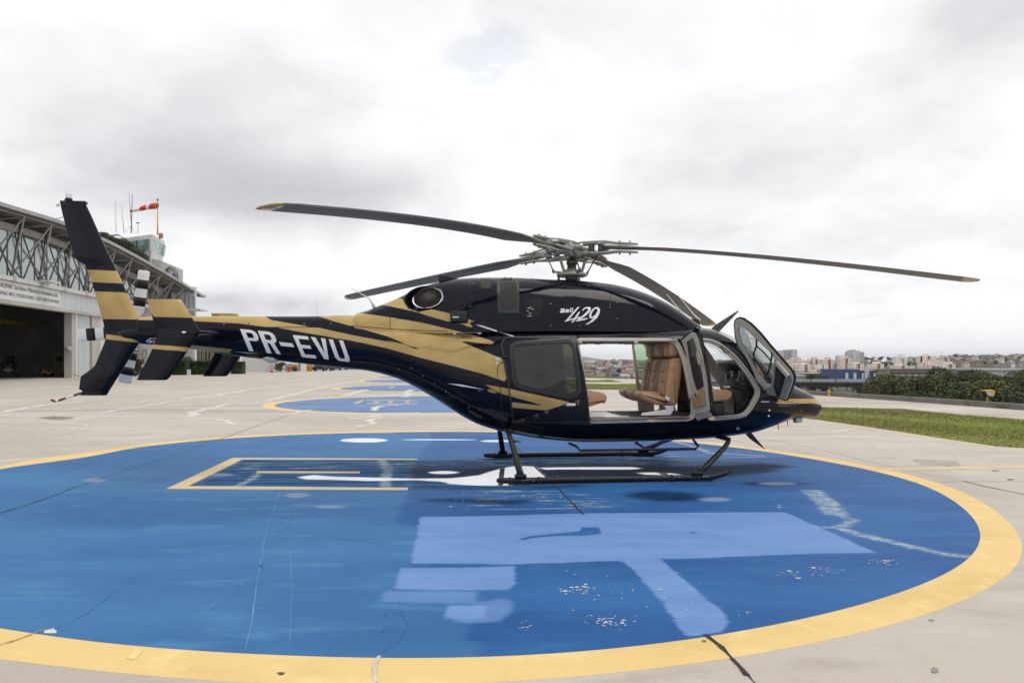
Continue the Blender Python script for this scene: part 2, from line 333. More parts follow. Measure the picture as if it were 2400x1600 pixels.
cen_f = smooth_tab([(L(px, 850)[0], z) for px, z in [(330, 2.19), (640, 2.06), (800, 1.98), (900, 1.88), (1000, 1.68), (1100, 1.48), (1200, 1.36), (1400, 1.30), (1600, 1.27), (1700, 1.22), (1800, 1.10), (1870, 1.00), (1925, .935)]])
nt_f = smooth_tab([(L(px, 850)[0], n) for px, n in [(330, 2.1), (800, 2.2), (950, 2.5), (1100, 2.9), (1300, 3.1), (1620, 3.0), (1700, 2.6), (1800, 2.2), (1925, 2.0)]])
nb_f = smooth_tab([(L(px, 850)[0], n) for px, n in [(330, 2.0), (800, 2.0), (950, 2.1), (1100, 2.4), (1250, 2.9), (1600, 3.0), (1700, 2.6), (1800, 2.2), (1925, 2.0)]])
def sec(x, off=0.):
    return wid_f(x) - off, cen_f(x), top_f(x) - off, bot_f(x) + off, nt_f(x), nb_f(x)
def ysurf(x, z, off=0.):                                # half width of the body at height z
    w, c, t, b, nt_, nb_ = sec(x, off)
    if z >= c: q = (z - c) / max(t - c, 1e-4); n = nt_
    else: q = (c - z) / max(c - b, 1e-4); n = nb_
    return w * max(0., 1 - min(q, 1) ** n) ** (1 / n)
def body_ring(x, n=140, off=0.):
    w, c, t, b, nt_, nb_ = sec(x, off); out = []
    for k in range(n):
        a = 2 * math.pi * (k + .5) / n; ca, sa = math.cos(a), math.sin(a); nn = nt_ if sa > 0 else nb_
        y = w * math.copysign(abs(ca) ** (2 / nn), ca); hz = (t - c) if sa > 0 else (c - b)
        out.append(Vector((x, y, c + hz * math.copysign(abs(sa) ** (2 / nn), sa))))
    return out
def cut_poly(bm, poly, ysign=0):                        # slice mesh faces along an outline in (x, z)
    n = len(poly)
    for i in range(n):
        a = Vector(poly[i]); b = Vector(poly[(i + 1) % n]); d = b - a
        if d.length < 1e-6: continue
        e = d.normalized() * .012; x0, x1 = sorted((a.x - e.x, b.x + e.x)); z0, z1 = sorted((a.y - e.y, b.y + e.y))
        fs = []
        for f in bm.faces:
            xs = [v.co.x for v in f.verts]; zs = [v.co.z for v in f.verts]
            if max(xs) < x0 or min(xs) > x1 or max(zs) < z0 or min(zs) > z1: continue
            fs.append(f)
        if not fs: continue
        geom = fs + list({e_ for f in fs for e_ in f.edges}) + list({v for f in fs for v in f.verts})
        bmesh.ops.bisect_plane(bm, geom=geom, dist=1e-5, plane_co=(a.x, 0, a.y), plane_no=(d.y, 0, -d.x))
def in_poly(x, z, poly):
    c = False; n = len(poly)
    for i in range(n):
        ax, az = poly[i]; bx, bz = poly[(i + 1) % n]
        if (az > z) != (bz > z) and x < (bx - ax) * (z - az) / (bz - az) + ax: c = not c
    return c
def rounded(poly, r, n=5):                              # round the corners of an outline
    out = []; m = len(poly)
    for i in range(m):
        p = Vector(poly[i]); a = Vector(poly[i - 1]) - p; b = Vector(poly[(i + 1) % m]) - p
        rr = r[i] if isinstance(r, (list, tuple)) else r
        q = min(rr, a.length * .45, b.length * .45)
        if q < 1e-4: out.append(tuple(p)); continue
        s = p + a.normalized() * q; e = p + b.normalized() * q
        for k in range(n + 1):
            t = k / n; out.append(tuple(s * (1 - t) ** 2 + p * 2 * t * (1 - t) + e * t * t))
    return out
YD = -.80
def LP(pts, y=YD): return [L(px, py, y) for px, py in pts]
CABIN = rounded(LP([(1352, 793), (1590, 793), (1606, 842), (1632, 984), (1377, 991), (1368, 905)]), [.09, .14, 0, .16, .03, 0], 6)
COCKPIT = rounded(LP([(1640, 793), (1672, 795.5), (1690, 803), (1707, 815), (1728, 834), (1749, 860), (1770, 888), (1789, 919), (1755, 978), (1658, 984.5)]), [.05, .05, .05, .05, .05, .05, .05, .12, .14, .08], 4)
REARWIN = rounded(LP([(1196, 812), (1341, 804), (1352, 922), (1335, 930), (1214, 906)]), [.14, .12, .1, .08, .16], 5)
WIND = [L(px, py, 0) for px, py in [(1655, 740), (1657, 789), (1683, 809), (1704, 834), (1722, 862), (1740, 870), (1762, 860), (1776, 850), (1786, 840), (1786, 740)]]
body = MB(); xs = [XT]; 
while xs[-1] < XN - .05: xs.append(xs[-1] + (.027 if xs[-1] < XN - .35 else .014))
xs += [XN - .03, XN - .016, XN - .006, XN]
body.loft([body_ring(x) for x in xs])
fus = body.build('fuselage', PAINT, heli); me = fus.data
FUS_BVH = ([v.co.copy() for v in me.vertices], [tuple(p.vertices) for p in me.polygons])
bm = bmesh.new(); bm.from_mesh(me)
for pl in (CABIN, COCKPIT, REARWIN, WIND): cut_poly(bm, pl)
kill = []; wind = []
for f in bm.faces:
    c = f.calc_center_median()
    if abs(c.y) > .25 and any(in_poly(c.x, c.z, pl) for pl in (CABIN, COCKPIT, REARWIN)): kill.append(f)
    elif in_poly(c.x, c.z, WIND): wind.append(f)
wvs = {v: i for i, v in enumerate({v for f in wind for v in f.verts})}
wme = bpy.data.meshes.new('windshield'); wme.from_pydata([v.co[:] for v in wvs], [], [[wvs[v] for v in f.verts] for f in wind])
bmesh.ops.delete(bm, geom=kill + wind, context='FACES'); bm.to_mesh(me); bm.free()
paint_attr(fus, BODY_GOLD)
me.polygons.foreach_set('use_smooth', [True] * len(me.polygons))
wob = bpy.data.objects.new('windshield', wme); COL.objects.link(wob); wob.parent = heli; wme.materials.append(M_clear); wme.polygons.foreach_set('use_smooth', [True] * len(wme.polygons))
# windshield centre post
cp = [L(px, py, 0) for px, py in [(1660, 775), (1682, 781), (1703, 791), (1723, 804), (1740, 817), (1774, 851)]]
MB().tube([(x, 0, z - .012) for x, z in cp], .022, 8).build('centre_post', M_blk, heli)
# cabin lining: an inner skin, cut by the same openings
inn = MB(); x0, x1 = L(1150, 850)[0], L(1795, 850)[0]; k = int((x1 - x0) / .06)
inn.loft([body_ring(x0 + (x1 - x0) * i / k, 72, .045) for i in range(k + 1)], caps=False)
lining = inn.build('cabin_lining', M_dbeige, heli); bm = bmesh.new(); bm.from_mesh(lining.data)
for pl in (CABIN, COCKPIT, REARWIN, WIND): cut_poly(bm, pl)
kill = [f for f in bm.faces if (lambda c: (abs(c.y) > .22 and any(in_poly(c.x, c.z, pl) for pl in (CABIN, COCKPIT, REARWIN))) or in_poly(c.x, c.z, WIND))(f.calc_center_median())]
bmesh.ops.delete(bm, geom=kill, context='FACES'); bm.to_mesh(lining.data); bm.free()
# frames round the openings
def densify(poly, step=.05):
    out = []
    for i in range(len(poly)):
        a = Vector(poly[i]); b = Vector(poly[(i + 1) % len(poly)]); n = max(1, int((b - a).length / step))
        out += [tuple(a + (b - a) * k / n) for k in range(n)]
    return out
def inset(poly, d):
    c = Vector((sum(p[0] for p in poly) / len(poly), sum(p[1] for p in poly) / len(poly))); n = len(poly); out = []
    area = sum(poly[i][0] * poly[(i + 1) % n][1] - poly[(i + 1) % n][0] * poly[i][1] for i in range(n)); sg = 1 if area > 0 else -1
    for i in range(n):
        a = Vector(poly[i - 1]); b = Vector(poly[(i + 1) % n]); t = (b - a)
        if t.length < 1e-6: t = Vector((1, 0))
        t.normalize(); out.append((poly[i][0] - t.y * d * sg, poly[i][1] + t.x * d * sg))
    return out
def frame(poly, sgn, widths, name, m, ysurf_=ysurf):
    P0 = densify(poly); rings = []
    for d, dy in widths:
        Q = inset(P0, d); rings.append([Vector((x, sgn * (ysurf_(x, z) + dy), z)) for x, z in Q])
    return sharp(MB().loft(rings, caps=False).build(name, m, heli))
FR = [(-.012, .004), (0, .008), (.006, .004), (.010, -.035), (.038, -.045), (.044, -.09), (.0, -.10)]
for sg in (-1, 1):
    frame(CABIN, sg, FR, 'door_frame', M_beige); frame(COCKPIT, sg, FR, 'door_frame', M_beige)
    frame(CABIN, sg, [(-.034, -.004), (-.030, .006), (-.014, .006), (-.010, -.002)], 'door_seal', M_sat)
    frame(COCKPIT, sg, [(-.034, -.004), (-.030, .006), (-.014, .006), (-.010, -.002)], 'door_seal', M_sat)
# sill step plates (bluish anti-slip strips) and upper rail
for (pa, pb) in (((1385, 982), (1518, 978.5)), ((1535, 977.5), (1606, 975.5)), ((1678, 976), (1744, 974.5))):
    xa, za = L(*pa, -.78); xb, zb = L(*pb, -.78); MB().bar((xa, -.80, za), (xb, -.80, zb), .10, .012).build('sill_plate', mat('grip_strip', (.22, .25, .30), .5, .3, var=.25, scale=60), heli)
xa, za = L(1356, 796.5, -.76); xb, zb = L(1588, 796, -.76)
MB().bar((xa, -.74, za), (xb, -.75, zb), .02, .022).build('door_rail', mat('rail_alloy', (.6, .58, .54), .35, .6), heli)
for px in (1360, 1491):
    x, z = L(px, 800, -.76); MB().box((x, -.74, z), (.06, .04, .055), bev=.008).build('rail_roller', M_beige, heli)

# --- cowling on the roof
ctop = smooth_tab([L(px, py, -.12) for px, py in [(836, 732.6), (858, 727), (877, 719), (916, 704), (958, 684.6), (1009, 664), (1035, 656.5), (1073, 651.4), (1111, 649.4), (1163, 649), (1216, 649.8), (1278, 652.5), (1354, 656), (1385, 658.5), (1415, 662), (1446, 667), (1500, 681), (1545, 699), (1580, 719), (1608, 739), (1628, 753.7), (1645, 766), (1655, 772)]])
cbas = smooth_tab([L(px, py, -.45) for px, py in [(836, 764), (915, 771.5), (1000, 774.5), (1060, 776), (1160, 774), (1300, 772.5), (1496, 773.5), (1600, 772), (1655, 776)]])
cwid = smooth_tab([(L(px, 700)[0], w) for px, w in [(836, .30), (877, .35), (930, .43), (1000, .52), (1080, .59), (1180, .63), (1350, .645), (1450, .62), (1520, .56), (1580, .47), (1620, .36), (1645, .22), (1655, .08)]])
_cw = cwid; XC0, XC1 = L(960, 750)[0], L(1110, 750)[0]
def cwid(x):                                            # flush with the body at the boom end, narrower than the roof further forward
    t = min(max((x - XC0) / (XC1 - XC0), 0), 1); t = t * t * (3 - 2 * t); return (ysurf(x, cbas(x) - .03) + .002) * (1 - t) + _cw(x) * t
def cowl_y(x, z, off=0):
    b = cbas(x) - .03; t = ctop(x); q = min(max((z - b) / max(t - b, 1e-3), 0), 1); return cwid(x) * max(0., 1 - q ** 2.5) ** (1 / 2.15) + off
def cowl_ring(x, n=96):
    b, t, w = cbas(x) - .03, ctop(x), cwid(x); out = []
    for k in range(n + 1):
        a = math.pi * k / n; ca, sa = math.cos(a), math.sin(a)
        y = w * math.copysign(abs(ca) ** (2 / 2.15), ca); z = b + (t - b) * abs(sa) ** (2 / 2.5)
        out.append(Vector((x, y, z)))
    return out
cx0, cx1 = L(836, 750)[0], L(1655, 772)[0]; k = int((cx1 - cx0) / .032)
cw = MB().loft([cowl_ring(cx0 + (cx1 - cx0) * i / k) for i in range(k + 1)], closed=False, caps=False)
for i in (0, k):                                        # end caps
    r = cowl_ring(cx0 + (cx1 - cx0) * i / k); cw.add(r, [tuple(range(len(r)))])
cowl = cw.build('cowling', PAINT, heli)
COWL_BVH = ([v.co.copy() for v in cowl.data.vertices], [tuple(p.vertices) for p in cowl.data.polygons])
_ex, _ez = L(996, 699.5, -.50); EXH = [(_ex + .285 * math.cos(a) * math.cos(.12) - .165 * math.sin(a) * math.sin(.12), _ez + .285 * math.cos(a) * math.sin(.12) + .165 * math.sin(a)) for a in [k * math.pi / 16 for k in range(32)]]
bm = bmesh.new(); bm.from_mesh(cowl.data); cut_poly(bm, EXH)
bmesh.ops.delete(bm, geom=[f for f in bm.faces if (lambda c: abs(c.y) > .12 and in_poly(c.x, c.z, EXH))(f.calc_center_median())], context='FACES'); bm.to_mesh(cowl.data); bm.free(); cowl.data.polygons.foreach_set('use_smooth', [True] * len(cowl.data.polygons))
paint_attr(cowl, COWL_GOLD)

# --- decals, panel gaps and grilles laid on the skin (follow the surface, a few mm proud)
dg = bpy.context.evaluated_depsgraph_get()
def bvh_of(*obs):
    vs, fs = [], []
    for o in obs:
        k0 = len(vs); vs += [v.co.copy() for v in o.data.vertices]; fs += [[i + k0 for i in p.vertices] for p in o.data.polygons]
    return BVHTree.FromPolygons(vs, fs)
_o = len(FUS_BVH[0]); SKIN = BVHTree.FromPolygons(FUS_BVH[0] + COWL_BVH[0], FUS_BVH[1] + [[i + _o for i in p] for p in COWL_BVH[1]])
def world2loc_dir(px, py):
    d = Vector(((px - 1200) / F, 1, (HZ - py) / F)); return Vector((d.x * CF + d.y * SF, -d.x * SF + d.y * CF, d.z)).normalized()
def fill2d(loops, step=10):
    bm = bmesh.new()
    for lp in loops:
        vs = [bm.verts.new((x, y, 0)) for x, y in lp]
        for i in range(len(vs)): bm.edges.new((vs[i], vs[(i + 1) % len(vs)]))
    bmesh.ops.triangle_fill(bm, use_beauty=True, edges=bm.edges[:], use_dissolve=False)
    x0 = min(v.co.x for v in bm.verts); x1 = max(v.co.x for v in bm.verts); y0 = min(v.co.y for v in bm.verts); y1 = max(v.co.y for v in bm.verts)
    x = x0 + step
    while x < x1: bmesh.ops.bisect_plane(bm, geom=bm.verts[:] + bm.edges[:] + bm.faces[:], plane_co=(x, 0, 0), plane_no=(1, 0, 0)); x += step
    y = y0 + step
    while y < y1: bmesh.ops.bisect_plane(bm, geom=bm.verts[:] + bm.edges[:] + bm.faces[:], plane_co=(0, y, 0), plane_no=(0, 1, 0)); y += step
    bm.verts.index_update(); vs = [(v.co.x, v.co.y) for v in bm.verts]; fs = [tuple(v.index for v in f.verts) for f in bm.faces]; bm.free(); return vs, fs
def on_skin(px, py, off, tree=None):
    h, n, i, d = (tree or SKIN).ray_cast(CAMLOC, world2loc_dir(px, py))
    if h is None: return None
    if n.dot(h - CAMLOC) > 0: n = -n
    return h + n * off
def decal(name, mb_loops, m, off=.003, step=10, parent=None, tree=None, mirror=False, thick=0.):
    if len(mb_loops) > 1: return [decal(name, [lp], m, off, step, parent, tree) for lp in mb_loops][-1]
    mb = MB()
    for loops in mb_loops:
        if not isinstance(loops[0][0], (list, tuple)): loops = [loops]
        vs, fs = fill2d(loops, step); P3 = [on_skin(x, y, off, tree) for x, y in vs]
        fs = [f for f in fs if all(P3[i] is not None for i in f) and max((P3[f[a]] - P3[f[a - 1]]).length for a in range(len(f))) < .3]
        P3 = [p or Vector() for p in P3]; mb.add(P3, fs, True)
        if mirror: mb.add([Vector((p.x, -p.y, p.z)) for p in P3], fs, True)
    return mb.build(name, m, parent or heli)
def strip(pts, w):
    a = [];b = []
    for i, p in enumerate(pts):
        q0 = Vector(pts[max(i - 1, 0)]); q1 = Vector(pts[min(i + 1, len(pts) - 1)]); t = (q1 - q0).normalized(); n = Vector((-t.y, t.x)) * w / 2
        a.append((p[0] + n.x, p[1] + n.y)); b.append((p[0] - n.x, p[1] - n.y))
    return a + b[::-1]
def slot(o, h, v, pts): return [B3((o[0] + h[0] * u + v[0] * w, o[1] + h[1] * u + v[1] * w))[0] for u, w in pts]
def letter(o, h, v, *loops): return [slot(o, h, v, lp) for lp in loops]
Pl = letter((715, 277), (158, 14), (84, 202), [(0, 0), (.60, 0), (.80, .05), (.90, .16), (.90, .36), (.80, .47), (.62, .51), (.27, .50), (.27, 1), (0, 1)], [(.27, .14), (.27, .37), (.56, .38), (.64, .34), (.64, .18), (.56, .14)])
Rl = letter((878, 293), (158, 14), (85, 204), [(0, 0), (.60, 0), (.80, .05), (.90, .16), (.90, .36), (.80, .47), (.68, .52), (.82, 1.0), (.57, 1.0), (.42, .53), (.27, .52), (.27, 1), (0, 1)], [(.27, .14), (.27, .38), (.56, .39), (.64, .34), (.64, .18), (.56, .14)])
Dl = [B3((1073, 396), (1196, 408), (1216, 444), (1093, 432))]
El = letter((1200, 332), (137, 13), (86, 203), [(0, 0), (1, 0), (1, .15), (.28, .15), (.28, .42), (.90, .42), (.90, .57), (.28, .57), (.28, .85), (.98, .85), (.98, 1), (0, 1)])
Vl = [B3((1365, 350), (1408, 354), (1494, 498), (1459, 360), (1501, 366), (1532, 557), (1490, 552))]
Ul = letter((1530, 370), (136, 14), (70, 196), [(0, 0), (.29, 0), (.29, .80), (.36, .88), (.60, .88), (.70, .80), (.70, 0), (.98, 0), (.98, .88), (.86, 1.0), (.20, 1.0), (0, .86)])
decal('registration_letter', [Pl, Rl, Dl, El, Vl, Ul], M_white, .003, 8, mirror=False)
n4 = R4((1393, 1306), (1428, 1300), (1262, 1492), (1345, 1470), (1405, 1385), (1442, 1368), (1385, 1462), (1440, 1448), (1432, 1468), (1372, 1482), (1330, 1535), (1297, 1543), (1338, 1490), (1225, 1522), (1195, 1530))
n2 = R4((1465, 1345), (1510, 1308), (1570, 1300), (1602, 1318), (1592, 1362), (1550, 1412), (1445, 1490), (1530, 1470), (1562, 1478), (1500, 1502), (1362, 1524), (1385, 1502), (1500, 1410), (1550, 1360), (1562, 1335), (1535, 1325), (1500, 1335), (1480, 1362))
n9 = [R4((1680, 1303), (1715, 1308), (1739, 1340), (1732, 1400), (1690, 1474), (1620, 1532), (1545, 1569), (1518, 1567), (1590, 1520), (1652, 1458), (1610, 1478), (1580, 1470), (1572, 1430), (1590, 1380), (1635, 1325)), R4((1676, 1325), (1650, 1342), (1622, 1380), (1604, 1425), (1606, 1450), (1632, 1448), (1670, 1418), (1700, 1368), (1698, 1336))]
decal('model_number_emblem', [[n4], [n2], n9], M_white, .003, 8)
bB = [R4((1130, 1330), (1195, 1326), (1203, 1340), (1196, 1352), (1146, 1350)), R4((1136, 1357), (1194, 1358), (1200, 1370), (1190, 1388), (1124, 1390))]
be = [R4((1218, 1340), (1262, 1338), (1272, 1350), (1266, 1366), (1222, 1367), (1220, 1374), (1262, 1374), (1260, 1386), (1212, 1388), (1205, 1378), (1210, 1350))]
bl = [R4((1290, 1317), (1304, 1316), (1296, 1352), (1282, 1353)), R4((1281, 1358), (1295, 1357), (1290, 1385), (1275, 1386)), R4((1316, 1317), (1332, 1316), (1322, 1352), (1308, 1353)), R4((1307, 1358), (1321, 1357), (1316, 1385), (1301, 1386))]
decal('maker_emblem', [[p] for p in bB + be + bl], M_white, .003, 8)
M_sliver = mat('silver_stripe', (.70, .72, .75), .3)
decal('silver_flash', [A3((1055, 1248), (1170, 1255), (1400, 1304), (1190, 1275)), A3((1310, 708), (1372, 716), (1712, 830), (1690, 830), (1400, 740)), B3((650, 483), (905, 503), (770, 497)), E6((1095, 1275), (1190, 1276), (1190, 1282), (1095, 1283))], M_sliver, .003, 10)
w = 1.5
GAPS = [strip(B3((-60, 160), (480, 260), (860, 263), (1300, 263), (1790, 272), (2080, 279)), w) if 0 else strip(A3((0, 716), (215, 723), (530, 748), (800, 762), (1060, 766)), w),
        strip(A3((222, 597), (216, 722)), w), strip(A3((530, 490), (526, 748)), w), strip(A3((1275, 285), (1277, 720)), w), strip(A3((1700, 285), (1712, 740)), 1.2), strip(A3((1510, 600), (1512, 740)), 1.2),
        strip(A3((1160, 745), (1400, 748), (2300, 748)), 2.0), strip(B3((800, 168), (790, 262)), w), strip(B3((300, 240), (480, 262), (1360, 261), (1790, 272)), 1.2),
        strip(A3((1568, 1045), (1525, 1075), (1510, 1130), (1520, 1220), (1540, 1300), (1545, 1440), (1570, 1560)), w),
        strip(R4((1865, 990), (1895, 1100), (1900, 1330), (1900, 1480), (1890, 1600)), 1.2),
        strip(R4((1990, 1200), (1960, 1240), (1965, 1470), (2000, 1530), (2290, 1530), (2340, 1490)), 1.2),
        strip(E6((220, 320), (225, 440)), 1.2), strip(E6((1640, 1250), (1655, 1300), (1600, 1420), (1480, 1490)), 1.2)]
decal('panel_gap', GAPS, M_seam, .002, 14)
# rivets and fasteners (small bright dots)
M_fast = mat('fastener_alloy', (.5, .5, .5), .35, .7)
def dot(px, py, r=.006):
    p = on_skin(px, py, .002)
    if p is not None: MB().ball(p, r, 6, 4, (1, .6, 1)).build('fastener', M_fast, heli)
for x, y in [(568, 233), (1060, 230), (1305, 230), (1550, 228), (1920, 240), (2080, 245)]: dot(*B3((x, y))[0], .010)
for x, y in [(350, 710), (510, 718), (545, 718), (720, 728), (895, 742), (1257, 538), (1985, 390), (2005, 518), (2003, 718), (2270, 720), (1255, 332), (1288, 330), (1525, 480), (1700, 480), (1613, 590), (1535, 588), (1695, 590), (720, 1108), (605, 1115), (830, 1178), (932, 1250), (1040, 1320), (1250, 1465), (1355, 1548)]: dot(*A3((x, y))[0], .007)
for x, y in [(2000, 1237), (2003, 1480), (1890, 1265), (1888, 1310), (985, 1255)]: dot(*R4((x, y))[0], .008)
for x in range(1300, 1420, 24): dot(x / 4.9 + 1560, 680 + 1328 / 4.9, .006)
for x, y in [(1330, 1328), (1375, 1328), (1425, 1326), (1480, 1326), (1560, 1378)]: dot(*E6((x, y))[0], .007)
for x, y in [(1190, 1378), (1182, 1440)]:
    p = on_skin(*E6((x, y))[0], .004); MB().ball(p, .016, 10, 6, (1, .4, 1)).build('static_port', M_lamp, heli)
# rivet lines on the skin
rl = MB()
def dline(pts, n, r=.004):
    for i in range(n):
        t = i / (n - 1) * (len(pts) - 1); k = min(int(t), len(pts) - 2); t -= k
        p = on_skin(pts[k][0] * (1 - t) + pts[k + 1][0] * t, pts[k][1] * (1 - t) + pts[k + 1][1] * t, .001)
        if p is not None: rl.ball(p, r, 5, 3, (1, .6, 1))
dline(A3((900, 1030), (1100, 1000), (1420, 965)), 42); dline(A3((1455, 970), (1500, 1210)), 16); dline(A3((1475, 970), (1520, 1200)), 16); dline(A3((190, 740), (190, 900)), 12); dline(A3((215, 740), (213, 920)), 12); dline(A3((240, 742), (238, 925)), 12); dline(A3((1440, 820), (1440, 880)), 5)
dline(R5((270, 1010), (1500, 1010)), 44, .0035); dline(R5((440, 1022), (1700, 1022)), 40, .0035)
rl.build('rivets', mat('rivet_paint', (.05, .045, .035), .4), heli)['kind'] = 'stuff'

# --- intake grille, vents, exhaust
M_grille = mat('grille_frame', (.018, .019, .021), .38)
M_mesh = mat('grille_mesh', (.02, .018, .016), .7, var=.6, scale=60, stretch=(1, 1, 4))
decal('intake_grille', [[A3((1505, 268), (1685, 270), (1712, 300), (1712, 602), (1515, 602))]], M_grille, .012, 8)
decal('grille_mesh', [[A3((1535, 322), (1670, 320), (1690, 345), (1692, 565), (1540, 567))], [A3((1522, 276), (1670, 278), (1672, 304), (1524, 304))]], M_mesh, .016, 8)
decal('side_vent', [[A3((1358, 290), (1448, 290), (1452, 376), (1362, 374))]], M_mesh, .004, 8)
decal('cowl_opening', [[A3((1770, 470), (1785, 470), (1780, 495), (1752, 500), (1750, 475))], [A3((1810, 470), (1900, 465), (1925, 480), (1928, 575), (1880, 635), (1775, 640), (1772, 560), (1775, 510))]], M_seam, .004, 8)
decal('roof_hatch', [[A3((1730, 275), (1880, 280), (1890, 296), (1740, 292))]], mat('hatch_grey', (.35, .36, .38), .3), .006, 8)
ovl = A3(*[(1900, 560)])
for (px, py) in A3((1800, 560), (1815, 555), (1835, 570), (1790, 585), (1810, 607), (1795, 630), (1818, 632)):
    p = on_skin(px, py, .006)
    if p is not None: MB().box(p, (.035, .03, .018), bev=.004).build('service_fitting', M_metal, heli)
# square outlet behind the exhaust
p = on_skin(*A3((1160, 640))[0], 0); xo, zo = L(1075, 742, p.y); 
MB().box((xo, p.y - .01, zo), (.245, .16, .155), bev=.012).build('outlet_scoop', mat('outlet_black', (.008, .008, .009), .5), heli)
MB().box((xo - .045, p.y - .092, zo - .012), (.09, .006, .016)).build('outlet_slot', M_white, heli)
# exhaust stub: swept oval scarf with a bright lip, brown burnt inside
ec = on_skin(*A3((845, 470))[0], 0); ex, ez = L(995.5, 699.5, ec.y)
ax = Vector((-.45, -.86, .16)).normalized()
def ell(c, rx, rz, n=40, tilt=0.12, shear=0.): return [Vector((c[0] + rx * math.cos(2*math.pi*k/n) * math.cos(tilt) - rz * math.sin(2*math.pi*k/n) * math.sin(tilt), c[1] + shear * math.cos(2*math.pi*k/n), c[2] + rx * math.cos(2*math.pi*k/n) * math.sin(tilt) + rz * math.sin(2*math.pi*k/n))) for k in range(40)]
ey = ec.y
sharp(MB().loft([ell((ex + .02, ey + .14, ez - .02), .30, .19, shear=-.04), ell((ex, ey - .02, ez), .305, .185, shear=-.06), ell((ex, ey - .035, ez), .285, .17, shear=-.06), ell((ex + .01, ey + .02, ez), .27, .155, shear=-.04), ell((ex + .03, ey + .16, ez), .22, .13)], caps=False).build('exhaust_shroud', M_blk, heli))
sharp(MB().loft([ell((ex + .055, ey - .01, ez + .01), .225, .152, shear=-.09), ell((ex + .05, ey - .028, ez + .01), .222, .150, shear=-.11), ell((ex + .045, ey - .02, ez + .01), .212, .142, shear=-.11), ell((ex + .055, ey + .05, ez + .005), .200, .135, shear=-.04)], caps=False).build('exhaust_lip', M_steel, heli))
MB().loft([ell((ex + .045, ey + .0, ez + .01), .205, .137, shear=-.08), ell((ex + .06, ey + .22, ez), .17, .12), ell((ex + .07, ey + .40, ez - .02), .15, .11)], caps=True).build('exhaust_pipe', mat('burnt_steel', (.085, .068, .062), .55, .6, var=.4, scale=14), heli)
# small scoop on top of the cowling
a = LV(1028, 645, -.1); b = LV(1028, 661.5, -.1); c = LV(1075, 653, -.1)
MB().prism([a, b, c, LV(1046, 647, -.1)], (0, .22, 0)).build('top_scoop', M_sat, heli)
# tow handle link
h1 = on_skin(*A3((1120, 793))[0], .02); h2 = on_skin(*A3((1348, 791))[0], .02)
ln = MB().tube([h1, h2], .008, 8)
for h in (h1, h2): ln.box(h + Vector((0, .004, 0)), (.055, .03, .055), bev=.012)
ln.build('tie_rod', mat('polished_alloy', (.72, .72, .72), .2, .8), heli)
dd = [A3((1175, 812), (1270, 812), (1270, 822), (1175, 822)), A3((1172, 826), (1285, 828), (1285, 836), (1172, 834))]
decal('warning_placard', dd, mat('placard_ink', (.16, .11, .04), .5), .003, 12)
decal('data_placard', [A3((1495, 1008), (1540, 1008), (1540, 1035), (1495, 1035)), A3((1495, 1048), (1525, 1048), (1525, 1072), (1495, 1072))], mat('placard_plate', (.5, .5, .5), .4), .003, 12)
# --- tail fin, finlets, stabilizer
def airfoil(n=14):                                      # (chord 0..1 from leading edge, half thickness) closed ring
    up = [(c, .5 * (2.969 * math.sqrt(c) - 1.26 * c - 3.516 * c * c + 2.843 * c**3 - 1.036 * c**4)) for c in [(1 - math.cos(math.pi * i / n)) / 2 for i in range(n + 1)]]
    return up + [(c, -t) for c, t in up[-2:0:-1]]
AF = airfoil()
def fin_loft(levels, y, th, mirror=False, cant=0.):
    rings = []
    for py, xl, xr in levels:                           # trailing px, leading px at row py, all measured in plane y
        x_t, z = L(xl, py, y); x_l, z2 = L(xr, py, y); c = x_l - x_t
        rings.append([Vector((x_l - a * c, y + t * th * min(c, .55) * 2, z)) for a, t in AF])
    return MB().loft(rings)
fin_trail = [(472, 140), (482, 142), (504, 147), (527, 153), (604, 173.5), (612, 184), (622, 201), (630, 205), (650, 212), (747, 240), (777, 247), (788, 249), (803, 245), (857, 222), (866, 212), (882, 189), (912, 185), (914.5, 192), (921, 194), (926.3, 186)]
fin_lead = [(472, 197), (475, 200), (504, 214), (563, 240), (637, 275.5), (747, 326.5), (760, 335), (773, 340.6), (780, 340), (803, 326.5), (864, 288), (926.3, 250)]
rows = sorted(set([r for r, _ in fin_trail] + [r for r, _ in fin_lead] + list(range(474, 926, 7))))
lv = [(r, float(np.interp(r, *zip(*fin_trail))), float(np.interp(r, *zip(*fin_lead)))) for r in rows]
fin = fin_loft(lv, 0, .15).build('tail_fin', PAINT, heli); sharp(fin, 50)
FIN_GOLD = [C1((700, 826), (1080, 843), (1130, 958), (700, 938)), C1((700, 1023), (1166, 1040), (1300, 1288), (700, 1281)), D1((900, 555), (975, 562), (1312, 600), (1302, 642), (972, 606), (900, 600))]
# more rows of vertices along the chord so the stripes stay straight
paint_attr(fin, FIN_GOLD)
MB().prism([LV(px, py, -.035) for px, py in [(140, 470), (199, 471), (202, 477), (170, 479), (143, 483)]], (0, .07, 0)).build('fin_cap', M_sat, heli)
x, z = L(161, 468, 0)
bc = MB().lathe([(.052, -.02), (.05, .012), (.036, .014), (.036, .02)], (x, 0, z), 16).build('beacon_base', M_sat, heli)
be_ = MB().lathe([(.034, .015), (.037, .03), (.037, .075), (.030, .088), (.01, .09)], (x, 0, z), 16).build('beacon', M_lamp, heli)
bg = MB()
for k in range(14):
    a = k * 2 * math.pi / 14; bg.box((x + .038 * math.cos(a), .038 * math.sin(a), z + .05), (.004, .004, .06))
for h in (.03, .045, .06, .075): bg.lathe([(.0385, h), (.0385, h + .004)], (x, 0, z), 16)
bg.build('beacon_cage', M_white, be_)
